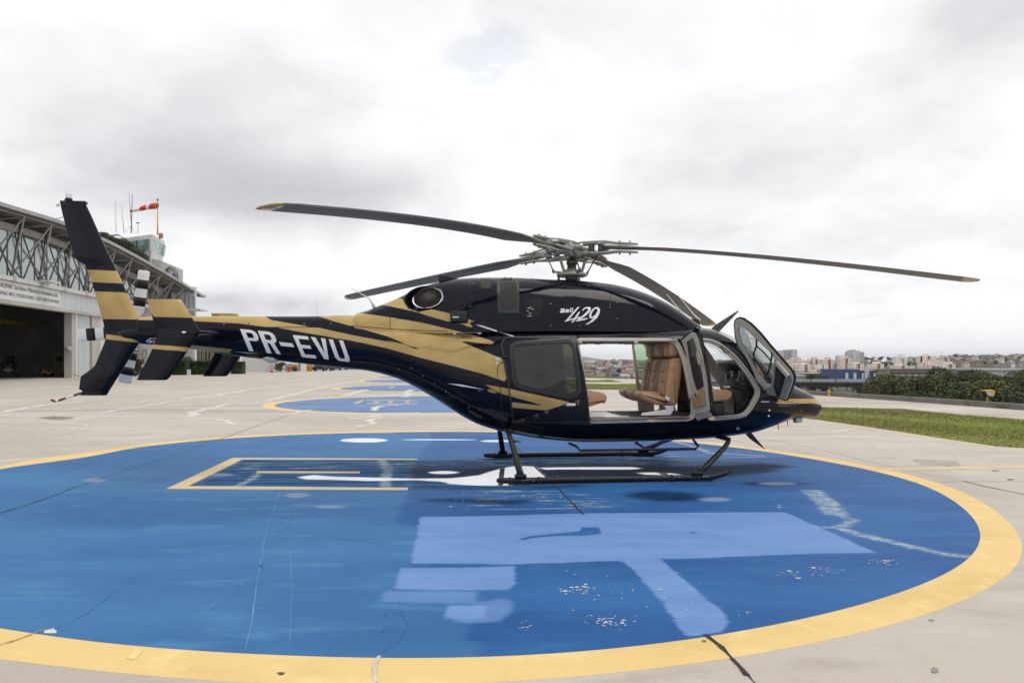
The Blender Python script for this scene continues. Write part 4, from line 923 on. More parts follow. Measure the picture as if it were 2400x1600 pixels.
mm = MB().tube([onp(pl, 1622, 930, .03), LV(1614, 955, -.80)], .012, 6).build('door_stay', M_sat, PD)

# --- cabin interior
def pillow(prof, y0, y1, rd, name, m, parent, seg=3):
    c = Vector((sum(p[0] for p in prof) / len(prof), sum(p[1] for p in prof) / len(prof))); rings = []
    for k in range(seg + 1): a = k / seg * math.pi / 2; rings.append((y0 + rd * (1 - math.sin(a)), rd * (1 - math.cos(a)) if 0 else rd * (1 - math.sin(a)) * 0 + rd * (1 - math.cos(math.pi / 2 - a))))
    rings = [(y0 + rd * (1 - math.cos(k / seg * math.pi / 2)), rd * (1 - math.sin(k / seg * math.pi / 2))) for k in range(seg + 1)]
    rings = rings + [(y1 - (y - y0), d) for y, d in rings[::-1]]
    return sharp(MB().loft([[Vector((x, y, z)) for x, z in inset(prof, d)] for y, d in rings]).build(name, m, parent), 50)
def seat_row_unit(yc, w=.43):
    S = empty('passenger_seat'); S.parent = heli; y0, y1 = yc - w / 2, yc + w / 2; f = lambda pts, r=.02: rounded([L(px, py, -.70) for px, py in pts], r, 3)
    pillow(f(S6((1196, 925), (1225, 900), (1300, 905), (1400, 925), (1500, 952), (1600, 1000), (1640, 1100), (1560, 1108), (1440, 1108), (1380, 1090), (1280, 1050), (1215, 1005), (1192, 960)), .03), y0, y1, .055, 'cushion', M_leather, S)
    pillow(f(S6((1648, 400), (1730, 383), (1800, 375), (1838, 410), (1822, 640), (1755, 1103), (1640, 1105), (1570, 1000), (1572, 860), (1590, 700), (1625, 520)), .03), y0, y1, .05, 'backrest', M_leather, S)
    pillow(f(S6((1650, 145), (1700, 125), (1775, 130), (1792, 250), (1790, 340), (1720, 372), (1652, 362), (1640, 250)), .03), y0 + .05, y1 - .05, .045, 'headrest', M_leather, S)
    # raised centre insert on the back's front face
    q = [L(px, py, -.70) for px, py in S6((1640, 430), (1608, 600), (1590, 760), (1560, 960))]
    mb = MB()
    for i in range(3):
        (xa, za), (xb, zb) = q[i], q[i + 1]; mb.box(((xa + xb) / 2 - .0, yc, (za + zb) / 2), (.05, w * .46, math.hypot(xb - xa, zb - za) * .94), M=Matrix.Rotation(math.atan2(xa - xb, za - zb), 4, 'Y'), bev=.015)
    mb.build('back_insert', M_leather2, S)
    qx, qz = L(*S6((1206, 940))[0], -.70); xb_, zb_ = L(*S6((1500, 945))[0], -.70)
    MB().box(((qx + xb_) / 2 + .05, yc, (qz + zb_) / 2 + .015), (abs(xb_ - qx) * .85, w * .5, .05), M=Matrix.Rotation(.09, 4, 'Y'), bev=.02).build('cushion_insert', M_leather2, S)
    return S
for yc in (-.485, -.02, .445): seat_row_unit(yc)
x, z = L(*S6((1600, 1000))[0], -.74)
MB().box((x, -.735, z), (.075, .004, .045), M=Matrix.Rotation(.6, 4, 'Y')).build('belt_tag', M_white, heli)
mm = MB().prism([LV(px, py, -.66) for px, py in S6((1540, 1110), (1695, 1110), (1690, 1180), (1640, 1255), (1200, 1262), (1210, 1225), (1440, 1190), (1590, 1170))], (0, .03, 0)).build('seat_leg', M_white, heli)
mm = MB().prism([LV(px, py, -.66) for px, py in S6((385, 1205), (560, 1215), (640, 1245), (640, 1280), (390, 1280))], (0, .03, 0)).build('seat_leg', M_white, heli)
# seat tracks
for y in (-.45, -.2, .05, .3):
    xa, za = L(*S6((1200, 1265))[0], -.6); MB().bar((xa - .30, y, za - .01), (xa + .45, y, za - .01), .05, .03).build('seat_track', M_dkmetal, heli)
# floor
x0, zf = L(1372, 978, -.7); x1, _ = L(1615, 976, -.7); x2, _ = L(1760, 978, -.7)
MB().box(((x0 - .6 + x1) / 2, 0, zf - .02), (x1 - x0 + .6, 1.56, .03)).build('cabin_floor', mat('floor_tan', (.20, .13, .075), .7, var=.2, scale=12), heli)
MB().box(((x1 + x2) / 2 + .005, 0, zf - .02), (x2 - x1, 1.34, .03)).build('cockpit_floor', mat('floor_dark', (.03, .028, .027), .8), heli)
MB().box((x0 + .32, -.15, zf + .002), (.72, 1.0, .008)).build('floor_cover', mat('cover_white', (.72, .72, .72), .25, var=.04, scale=3), heli)
# rear bench
B_ = empty('rear_bench'); B_.parent = heli
f = [L(px, py, -.62) for px, py in S6((150, 1000), (300, 950), (430, 930), (560, 905), (640, 925), (678, 975), (668, 1040), (635, 1085), (600, 1070), (480, 1110), (370, 1140), (150, 1150))]
for yc in (-.42, .02, .46): pillow(rounded(f, .03, 3), yc - .21, yc + .21, .04, 'cushion', M_leather, B_)
xb, zb = L(1290, 850, -.5); 
for yc in (-.42, .02, .46): MB().box((xb - .1, yc, zb - .05), (.14, .42, .75), M=Matrix.Rotation(-.15, 4, 'Y'), bev=.04).build('backrest', M_leather, B_)
xk = L(1178, 850, 0)[0]; MB().box((xk, 0, 1.45), (.04, 1.2, 1.2)).build('rear_bulkhead', M_dbeige, heli)
# cockpit seats (facing forward)
for yc in (-.40, .40):
    S = empty('pilot_seat'); S.parent = heli; f = [L(px, py, -.62) for px, py in [(1640, 917), (1672, 911.5), (1708, 913.5), (1717, 917), (1718, 923), (1713, 934), (1708, 938), (1672, 942), (1640, 944)]]
    pillow(rounded(f, .03, 3), yc - .22, yc + .22, .035, 'cushion', M_leather, S)
    f = [L(px, py, -.62) for px, py in [(1609, 822), (1628, 818), (1640, 825), (1650, 915), (1645, 942), (1622, 942), (1612, 900)]]
    pillow(rounded(f, .03, 3), yc - .22, yc + .22, .05, 'backrest', mat('tan_leather_dark', (.14, .065, .03), .5, var=.2, scale=8), S)
    MB().box((L(1668, 955, -.5)[0], yc, L(1668, 958, -.5)[1]), (.36, .36, .22), bev=.03).build('seat_base', M_panel, S)
    x, z = L(1730, 925, -.5); MB().tube([(x, yc, zf), (x - .02, yc, zf + .35), (x - .10, yc, zf + .42)], .016, 8).build('cyclic_stick', M_panel, heli)
# glareshield, instrument panel, console
IP = empty('instrument_panel'); IP.parent = heli
f = [L(px, py, .18) for px, py in [(1679, 855), (1683, 849), (1696, 843.5), (1718, 843), (1732, 849), (1745, 860), (1742, 872), (1712, 868), (1698, 868), (1685, 862)]]
pillow(rounded(f, .02, 3), -.34, .20, .05, 'glareshield', M_panel, IP)
f = [L(px, py, .18) for px, py in [(1701, 866), (1738, 866), (1750, 880), (1760, 925), (1756, 975), (1725, 977), (1716, 912), (1692, 903)]]
pillow(f, -.32, .18, .02, 'console', M_panel, IP)
XP = L(1697, 885, .18)[0] - .012
def face_y(px, py):                                     # lateral place of a pixel on the aft face of the panel
    lo, hi = -.6, .5
    for _ in range(30):
        m_ = (lo + hi) / 2
        if L(px, py, m_)[0] > XP: hi = m_
        else: lo = m_
    return lo, L(px, py, lo)[1]
random.seed(5)
for (px, py, w_, h_, lit) in ((1733, 876, .05, .10, 1), (1729, 890, .05, .05, 1), (1717, 876, .12, .10, 0), (1703, 886, .09, .12, 0), (1742, 880, .05, .12, 0)):
    y, z = face_y(px, py); MB().box((XP, y, z), (.014, w_, h_), bev=.002).build('gauge', mat('gauge_face', (.16, .165, .16), .3) if lit else M_screen, IP)
for _ in range(60):
    y, z = face_y(random.uniform(1700, 1750), random.uniform(868, 902)); MB().box((XP, y, z), (.02, random.uniform(.008, .03), random.uniform(.006, .018))).build('switch', mat('switch_grey', (.07, .07, .072), .5, var=.6, scale=40), IP)
for k in range(6): a = L(1697 + k * 2.6, 906 + (k % 2) * 2, -.45); MB().ball((a[0], -.45, a[1]), .014, 8, 5, (1.4, 1, .8)).build('throttle_lever', M_steel, IP)
for (pts, r) in ((((1722, 905), (1745, 912), (1752, 925), (1747, 945), (1735, 955)), .006), (((1752, 938), (1768, 945), (1778, 958)), .005)): MB().tube([LV(px, py, -.55) for px, py in pts], r, 6).build('cable', mat('cable_grey', (.05, .05, .05), .6), IP)
mm = MB().tube([LV(1691, 812, -.7), LV(1695, 823, -.70), LV(1702, 827, -.70), LV(1711, 823, -.7)], .008, 6).build('grab_handle', M_sat, heli)
mm = MB().box(LV(1703, 817, -.70), (.07, .04, .035), bev=.01).build('grab_mount', M_leather, heli)
# headliner fittings along the far door rail
mm = MB(); random.seed(2)
for px in range(1362, 1500, 6): a = L(px, 806 + random.uniform(-1, 1.5), .5); mm.box((a[0], .62, a[1] + .03), (.06, .05, random.uniform(.02, .06)), bev=.008)
mm.build('curtain_track', M_dbeige, heli)
# far passenger door, open like the near one, with green-tinted window
FD = empty('passenger_door'); FD.parent = heli
fo = [L(px, py, .95) for px, py in [(1480, 800), (1514, 800), (1528, 850), (1534, 985), (1498, 985), (1488, 870)]]
fw = [L(px, py, .95) for px, py in [(1485, 806), (1508, 806), (1516, 822), (1521, 850), (1524, 900), (1498, 900), (1492, 850)]]
def xz_panel(name, loops, y, th, m, parent):
    vs, fs = fill2d(loops, 1e9 if 0 else .5); mb = MB(); mb.add([(x, y, z) for x, z in vs], fs); mb.add([(x, y + th, z) for x, z in vs], [f[::-1] for f in fs])
    for lp in loops: n = len(lp); mb.add([(x, y, z) for x, z in lp] + [(x, y + th, z) for x, z in lp], [(i, (i + 1) % n, n + (i + 1) % n, n + i) for i in range(n)])
    return mb.build(name, m, parent)
xz_panel('door_shell', [rounded(fo, .05), rounded(fw, .05)], .93, .03, M_beige, FD); xz_panel('window', [rounded(fw, .05)], .94, .006, M_green, FD)
# ================================================================== GROUND
def struct(o, label=None): o['kind'] = 'structure'; return o
ZK = .15                                                # painted layers are thin: a fraction of a millimetre apart
def smoothstep(a, b, x): t = min(max((x - a) / (b - a), 0), 1); return t * t * (3 - 2 * t)
def nodes_of(m): return m.node_tree.nodes.new, m.node_tree.links.new, m.node_tree.nodes['Principled BSDF']
def ground_mat(name, layers, rough, bump=.25, bscale=45, spec=.35, rough2=None):
    # layers: list of (colour, noise scale, stretch, low, high) mixed over the first colour
    m = bpy.data.materials.new(name); m.use_nodes = True; N, K, b = nodes_of(m); tc = N('ShaderNodeTexCoord'); cur = None
    for i, (col, sc, st, lo, hi) in enumerate(layers):
        if i == 0: v = N('ShaderNodeRGB'); v.outputs[0].default_value = (*col, 1); cur = v.outputs[0]; continue
        mp = N('ShaderNodeMapping'); mp.inputs['Scale'].default_value = st; mp.inputs['Location'].default_value = (i * 3.7, i * 1.9, i); K(tc.outputs['Object'], mp.inputs[0])
        n = N('ShaderNodeTexNoise'); n.inputs['Scale'].default_value = sc; n.inputs['Detail'].default_value = 8; n.inputs['Roughness'].default_value = .62; K(mp.outputs[0], n.inputs['Vector'])
        mr = N('ShaderNodeMapRange'); mr.interpolation_type = 'SMOOTHSTEP'; mr.inputs[1].default_value = lo; mr.inputs[2].default_value = hi; K(n.outputs[0], mr.inputs[0])
        mx = N('ShaderNodeMix'); mx.data_type = 'RGBA'; K(mr.outputs[0], mx.inputs[0]); K(cur, mx.inputs[6]); mx.inputs[7].default_value = (*col, 1); cur = mx.outputs[2]
    K(cur, b.inputs['Base Color']); b.inputs['Roughness'].default_value = rough; b.inputs['Specular IOR Level'].default_value = spec
    n = N('ShaderNodeTexNoise'); n.inputs['Scale'].default_value = bscale; n.inputs['Detail'].default_value = 6; K(tc.outputs['Object'], n.inputs['Vector'])
    bp = N('ShaderNodeBump'); bp.inputs['Strength'].default_value = bump; bp.inputs['Distance'].default_value = .01; K(n.outputs[0], bp.inputs['Height']); K(bp.outputs[0], b.inputs['Normal'])
    if rough2:
        n = N('ShaderNodeTexNoise'); n.inputs['Scale'].default_value = 1.3; n.inputs['Detail'].default_value = 6; K(tc.outputs['Object'], n.inputs['Vector'])
        mr = N('ShaderNodeMapRange'); mr.inputs[1].default_value = .35; mr.inputs[2].default_value = .65; mr.inputs[3].default_value = rough; mr.inputs[4].default_value = rough2; K(n.outputs[0], mr.inputs[0]); K(mr.outputs[0], b.inputs['Roughness'])
    return m
CON = ground_mat('weathered_concrete', [((.47, .425, .37), 0, 0, 0, 0), ((.41, .365, .32), .22, (1, 1, 1), .40, .60), ((.535, .495, .44), .8, (.5, 1.6, 1), .5, .72), ((.37, .325, .28), 1.7, (.7, 1.2, 1), .52, .74), ((.33, .29, .25), 26, (1, 1, 1), .60, .74), ((.62, .58, .52), 60, (1, 1, 1), .60, .74)], .78, .5, 70)
CON2 = ground_mat('concrete_taxiway', [((.46, .42, .375), 0, 0, 0, 0), ((.36, .325, .285), .12, (.25, 1.5, 1), .42, .6), ((.55, .51, .46), .4, (.3, 1.8, 1), .5, .7), ((.30, .27, .24), .6, (.3, 2, 1), .6, .75), ((.35, .31, .27), 20, (1, 1, 1), .6, .75)], .8, .3, 50)
BLUE = ground_mat('blue_pad_paint', [((.040, .150, .335), 0, 0, 0, 0), ((.030, .122, .29), .5, (.35, 1.3, 1), .40, .66), ((.052, .175, .365), 1.5, (.4, 1.5, 1), .46, .72), ((.028, .112, .27), 5, (.5, 1.2, 1), .56, .74), ((.10, .25, .42), 24, (1, 1, 1), .62, .76), ((.035, .12, .26), 55, (1, 1, 1), .62, .75)], .6, .35, 60, .14, .75)
BLUE2 = ground_mat('fresh_blue_paint', [((.029, .115, .315), 0, 0, 0, 0), ((.019, .090, .28), .6, (.4, 1.3, 1), .42, .66), ((.034, .135, .37), 2.0, (.4, 1.6, 1), .48, .7), ((.05, .17, .40), 7, (.4, 1.3, 1), .60, .76), ((.42, .42, .38), 9, (.8, 1.3, 1), .735, .75), ((.05, .16, .38), 40, (1, 1, 1), .62, .75)], .55, .35, 60, .15, .7)
LBLUE = ground_mat('pale_blue_paint', [((.140, .255, .515), 0, 0, 0, 0), ((.118, .225, .475), .8, (.4, 1.5, 1), .45, .65), ((.162, .285, .55), 3, (.4, 1.5, 1), .5, .72), ((.12, .24, .52), 30, (1, 1, 1), .6, .74)], .6, .3, 60, .3)
YEL = ground_mat('yellow_ring_paint', [((.70, .505, .21), 0, 0, 0, 0), ((.63, .44, .17), .9, (.8, 1, 1), .45, .66), ((.76, .57, .26), 3.0, (1, 1, 1), .5, .72), ((.62, .41, .16), 8, (1, 1, 1), .64, .78), ((.66, .46, .2), 40, (1, 1, 1), .62, .75)], .65, .35, 60, .3)
YLINE = ground_mat('yellow_line_paint', [((.62, .48, .25), 0, 0, 0, 0), ((.53, .43, .28), 2, (1, 1, 1), .5, .62), ((.46, .41, .34), 10, (1, 1, 1), .58, .66)], .7, .3, 60, .3)
CRACKP = ground_mat('pale_crack_filler', [((.62, .59, .53), 0, 0, 0, 0), ((.50, .47, .42), 3, (1, 1, 1), .45, .62)], .8)
def poly_sheet(name, pts, m, z, kind='structure', jit=0., seed=1, parent=None):
    P0 = [(p[0], p[1]) for p in pts]
    if jit:
        random.seed(seed); P0 = densify(P0, .05); P0 = [(x + random.gauss(0, jit * 1.6), y + random.gauss(0, jit)) for x, y in P0]
    bm = bmesh.new(); vs = [bm.verts.new((x, y, z * ZK)) for x, y in P0]
    for i in range(len(vs)): bm.edges.new((vs[i], vs[(i + 1) % len(vs)]))
    bmesh.ops.triangle_fill(bm, use_beauty=True, edges=bm.edges[:], use_dissolve=False)
    for f in bm.faces:
        if f.normal.z < 0: f.normal_flip()
    me = bpy.data.meshes.new(name); bm.to_mesh(me); bm.free(); me.materials.append(m); o = bpy.data.objects.new(name, me); COL.objects.link(o)
    if kind: o['kind'] = kind
    if parent: o.parent = parent
    return o
def gpx(pts): return [tuple(G(x, y)[:2]) for x, y in pts]
def Q1(*p): return gpx([(x / 1.96, 1000 + y / 1.96) for x, y in p])
def Q2(*p): return gpx([(1200 + x / 1.96, 1000 + y / 1.96) for x, y in p])
def Q3(*p): return gpx([(x / 3.92, 640 + y / 3.92) for x, y in p])
def Q4(*p): return gpx([(380 + x / 3.92, 700 + y / 3.92) for x, y in p])
def Q7(*p): return gpx([(1800 + x / 3.92, 760 + y / 3.92) for x, y in p])
KERB = [(19.3, 8), (19.1, 16), (18.6, 22), (18.1, 25.3), (17.55, 28.6), (16.7, 32.9), (15.6, 37.4), (14.7, 45), (13.7, 60), (12.8, 77)]
apron = KERB[::-1] and ([(-260, -40), (19.5, -40)] + KERB + [(8, 84), (0, 100), (-12, 140), (-25, 175), (-260, 175)])
o = poly_sheet('apron', apron, CON, 0)
sk = MB(); n = len(apron); sk.add([(x, y, -.003) for x, y in apron] + [(x, y, -9.5) for x, y in apron], [(i, (i + 1) % n, n + (i + 1) % n, n + i) for i in range(n)]); struct(sk.build('apron_embankment', ground_mat('earth_bank', [((.10, .085, .055), 0, 0, 0, 0), ((.05, .07, .025), .5, (1, 1, 1), .4, .6)], .9)))
# the far side of the apron is older, darker slabs
poly_sheet('taxiway', [tuple(G(*p)[:2]) for p in [(2400, 986), (2260, 975), (2120, 958.5), (1925, 957), (1500, 901)]] + [(10.5, 60), (9.0, 78), (12.4, 75.5), (13.2, 60), (14.2, 45), (15.1, 37.4), (16.2, 32.9), (17.05, 28.6), (17.6, 25.3), (18.1, 22)], CON2, .004)
poly_sheet('old_slabs', Q3((-200, 1318), (2352, 1318)) + gpx([(1150, 977), (1150, 957)]) + gpx([(1000, 962), (640, 951), (300, 958), (-60, 961)]), CON2, .004)
# terrain beyond, one sheet to the horizon
def hgt(X, Y):
    az = 1200 + F * X / max(Y, 1)
    A = np.interp(az, [0, 1200, 1360, 1500, 1800, 2000, 2150, 2240, 2400, 3000], [0, 4, 9, 9, 9, 11, 13, 18, 19, 19])
    h = -9.5 + smoothstep(480, 1350, Y) * A + 1.2 * math.sin(X * .013 + Y * .004) * smoothstep(300, 700, Y)
    return h
TER = ground_mat('rough_green_ground', [((.045, .055, .026), 0, 0, 0, 0), ((.11, .09, .06), .02, (1, 1, 1), .45, .6), ((.03, .045, .02), .06, (1, 1, 1), .5, .7)], .95, 0)
ys = [-60, 0, 15, 30, 60, 100, 160, 240, 340, 460, 560, 640, 720, 800, 880, 960, 1050, 1150, 1250, 1350, 1500, 1800, 2500, 4000, 7000, 14000]
rows = [[Vector((X * max(Y, 120) / 1000, Y, hgt(X * max(Y, 120) / 1000, Y) if Y > 0 else -9.5)) for X in np.linspace(-1600, 1600, 90)] for Y in ys]
struct(MB().loft(rows, closed=False, caps=False).build('ground', TER, fix=False))
# hills far off, seen through the open cabin
def hill_ring(Y, prof, name, m):
    mb = MB(); top = [Vector(((px - 1200) / F * Y, Y, HC + (HZ - py) / F * Y)) for px, py in prof]; a = [Vector((p.x, Y - 1500, -10)) for p in top]; c = [Vector((p.x, Y + 2500, -20)) for p in top]
    mid = [Vector((p.x, Y - 600, (p.z + 10) * .55 - 10)) for p in top]
    return struct(mb.loft([a, mid, top, c], closed=False, caps=False).build(name, m, fix=False))
HM = ground_mat('hill_woodland', [((.05, .075, .05), 0, 0, 0, 0), ((.09, .10, .06), .002, (1, 1, 1), .4, .6)], .95, 0)
f1 = smooth_tab([(900, 848), (1100, 842), (1250, 838), (1340, 833), (1365, 835.5), (1400, 840), (1440, 843.5), (1480, 842), (1520, 845), (1600, 848), (1800, 850), (2600, 851)])
hill_ring(8000, [(px, f1(px) + .5 * math.sin(px * .09)) for px in range(900, 2600, 10)], 'hills', HM)
f2 = smooth_tab([(900, 852), (1300, 849), (1400, 846.5), (1500, 846), (1700, 850), (2600, 853)])
hill_ring(5200, [(px, f2(px) + .4 * math.sin(px * .17)) for px in range(900, 2600, 8)], 'hills', HM)

# ------------------------------------------------------------------ the main helipad
PC = (-.93, 10.35)
def radial(pts, R0):
    th = []; rr = []
    for x, y in gpx(pts): th.append(math.atan2(y - PC[1], x - PC[0])); rr.append(math.hypot(x - PC[0], y - PC[1]))
    for a in (2.75, 2.95, 3.14, -2.95, -2.75): th.append(a); rr.append(R0)
    o_ = np.argsort(th); th = np.array(th)[o_]; rr = np.array(rr)[o_]
    T_ = np.linspace(-math.pi, math.pi, 721)[:-1]; v = np.interp(T_, th, rr, period=2 * math.pi)
    k = np.exp(-np.linspace(-2, 2, 61) ** 2); k /= k.sum(); v = np.convolve(np.concatenate([v[-30:], v, v[:30]]), k, 'valid')
    return [(PC[0] + r * math.cos(t), PC[1] + r * math.sin(t)) for t, r in zip(T_, v)]
INN = [(0, 1088), (281, 1511), (612, 1528), (918, 1542), (1200, 1537), (1455, 1520), (1659, 1489), (1965, 1429), (2110, 1385), (2200, 1352), (2276, 1303.6), (2297, 1245), (2246, 1184), (2149, 1130), (1863, 1069), (1659, 1041), (0, 1465), (277, 1052), (561, 1025), (969, 1012.3), (1300, 1016)]
OUT = [(0, 1079), (270, 1046), (561, 1021), (969, 1009), (1300, 1013), (0, 1538), (168, 1560), (372, 1582), (541, 1598), (850, 1608), (1200, 1596), (1710, 1541), (1965, 1492), (2271, 1400), (2384, 1326), (2396, 1275), (2338, 1204), (2220, 1138), (2067, 1097), (1853, 1061), (1665, 1037)]
ring_in = radial(INN, 6.85); ring_out = radial(OUT, 7.2)
poly_sheet('helipad_ring', ring_out, YEL, .004, jit=0)
# the pad itself is one sheet; where each coat of paint, worn band, dark patch (wetness, painted belly shade) and film of water lies is stored on its points (distance to its outline, in metres)
NR, NA = 150, 720
ri_ = [ring_in[k] for k in range(len(ring_in))]
pv_ = [(PC[0], PC[1], .0012)] + [(PC[0] + (x - PC[0]) * (j / NR) ** .8, PC[1] + (y - PC[1]) * (j / NR) ** .8, .0012) for j in range(1, NR + 1) for x, y in ri_]
pf_ = [(0, 1 + k, 1 + (k + 1) % NA) for k in range(NA)] + [(1 + j * NA + k, 1 + (j + 1) * NA + k, 1 + (j + 1) * NA + (k + 1) % NA, 1 + j * NA + (k + 1) % NA) for j in range(NR - 1) for k in range(NA)]
pme = bpy.data.meshes.new('helipad'); pme.from_pydata(pv_, [], pf_)
if pme.polygons[0].normal.z < 0: pme.flip_normals()
pad = bpy.data.objects.new('helipad', pme); COL.objects.link(pad); pad['kind'] = 'structure'
PV2 = np.array(pv_)[:, :2]
def pad_attr(nm, polys): at_ = pme.attributes.new(nm, 'FLOAT', 'POINT'); at_.data.foreach_set('value', np.clip(sdf(PV2, polys), -2, 2).astype(np.float32))
def ellp(cx, cy, rx, ry, n=28): return gpx([(cx + rx * math.cos(2 * math.pi * k / n), cy + ry * math.sin(2 * math.pi * k / n)) for k in range(n)])
pad_attr('fresh', [Q1((1960, 10), (1990, 60), (1905, 150), (1890, 285), (1860, 330), (1815, 440), (1895, 448), (1935, 470), (1900, 600), (1890, 640), (1835, 655), (1840, 745), (2050, 750), (2200, 760), (2190, 880), (2150, 905), (2150, 980), (2195, 985), (2195, 1060), (2195, 1140)) + [(8, 3.2), (8, 18)]])
pad_attr('pale', [gpx([(985, 1211), (1170, 1208), (1390, 1202), (1840, 1200), (1950, 1248), (2052, 1294), (1900, 1297), (1610, 1309), (1547, 1309), (1620, 1372), (1690, 1428), (1706, 1455), (1690, 1480), (1612, 1492), (1595, 1475), (1560, 1420), (1520, 1375), (1480, 1330), (1455, 1313), (1200, 1322), (965, 1320), (968, 1290), (978, 1250)]),
                  gpx([(942, 1331), (1205, 1327), (1208, 1345), (1206, 1372), (1190, 1382), (1060, 1382), (925, 1380), (932, 1350)]), gpx([(1050, 1419), (1140, 1419), (1138, 1450), (1040, 1450)])])
pad_attr('thin', [gpx([(905, 1384), (1118, 1386), (1112, 1413), (893, 1409)]), gpx([(1118, 1412), (1180, 1400), (1202, 1412), (1198, 1436), (1170, 1455), (1105, 1460), (1060, 1456)])])
pad_attr('spot', [Q2((25, 515), (90, 500), (180, 492), (310, 480), (320, 462), (400, 462), (412, 490), (330, 500), (190, 502), (110, 508), (50, 520)), Q2((815, 485), (840, 483), (852, 488), (830, 492))])
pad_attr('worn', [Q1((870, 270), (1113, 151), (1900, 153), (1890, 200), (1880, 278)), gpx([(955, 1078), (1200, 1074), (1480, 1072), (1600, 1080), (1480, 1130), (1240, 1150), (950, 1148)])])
pad_attr('flake', [gpx([(960, 1076), (1200, 1074), (1500, 1070), (1600, 1056), (1640, 1048), (1680, 1055), (1690, 1062), (1790, 1062), (1860, 1066), (1780, 1072), (1700, 1075), (1600, 1082), (1480, 1090), (1200, 1092), (960, 1095)]), Q1((1110, 160), (1880, 158), (1880, 190), (1400, 196), (1110, 215)),
                   Q2((-200, 290), (60, 285), (260, 300), (600, 345), (300, 380), (-200, 380))])
pad_attr('damp_shade', [gpx([(960, 1098), (1200, 1095), (1480, 1093), (1640, 1092), (1780, 1084), (1860, 1092), (1800, 1106), (1700, 1116), (1540, 1122), (1240, 1130), (1000, 1128), (945, 1115)]), gpx([(1463, 1160), (1500, 1150), (1560, 1148), (1640, 1158), (1662, 1168), (1610, 1177), (1540, 1176), (1490, 1170)]),  # first outline: painted belly shadow with dark stain; the rest are wet patches
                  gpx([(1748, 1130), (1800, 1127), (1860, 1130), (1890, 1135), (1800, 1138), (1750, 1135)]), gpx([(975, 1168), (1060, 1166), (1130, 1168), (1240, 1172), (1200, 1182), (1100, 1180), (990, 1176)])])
pad_attr('water', [ellp(853, 1031.5, 55, 5.0), ellp(1030, 1030, 88, 1.2), ellp(1040, 1107, 36, 3.2), ellp(1165, 1033, 38, 2.4),
                   Q1((1370, 230), (1440, 221), (1530, 228), (1700, 233), (1900, 238), (2080, 236), (2200, 222), (2300, 190), (2352, 182)) + Q2((60, 180), (105, 181), (160, 231), (0, 234)) + Q1((2352, 270), (2200, 270), (2060, 262), (2030, 250), (1900, 245), (1700, 248), (1550, 243), (1400, 241)),
                   gpx([(1262, 1095.5), (1300, 1094.8), (1400, 1094), (1480, 1094), (1508, 1097), (1480, 1100), (1380, 1100), (1310, 1099.5), (1280, 1100.5)]), gpx([(1490, 1107.5), (1530, 1106), (1580, 1109), (1602, 1113), (1560, 1113.5), (1510, 1112)])])
pad_attr('film', [ellp(697, 1160, 27, 5.2), ellp(520, 1112, 26, 3.6), ellp(222, 1125, 24, 5), ellp(1676, 1170, 36, 5), ellp(1822, 1133, 45, 3.6), ellp(880, 1013.5, 50, 2), ellp(772, 1187, 36, 3.5)])
def gstrip(pts, w): return strip(pts, w)
pad_attr('bare', [gstrip(Q2((1375, 290), (1410, 320), (1450, 350), (1470, 385), (1490, 405)), .24), gstrip(Q2((1490, 400), (1570, 428), (1500, 462)), .10), gstrip(Q2((1410, 460), (1500, 462)), .05), gstrip(Q2((1500, 462), (1600, 495), (1750, 530), (1880, 560), (2000, 585), (2120, 600)), .13),
                  gstrip(Q1((1750, 150), (1785, 200), (1765, 245), (1775, 278)), .14), gstrip(Q1((1195, 205), (1160, 240), (1085, 275)), .10), gstrip(gpx([(1575, 1033), (1620, 1044), (1660, 1060), (1790, 1068)]), .13)])
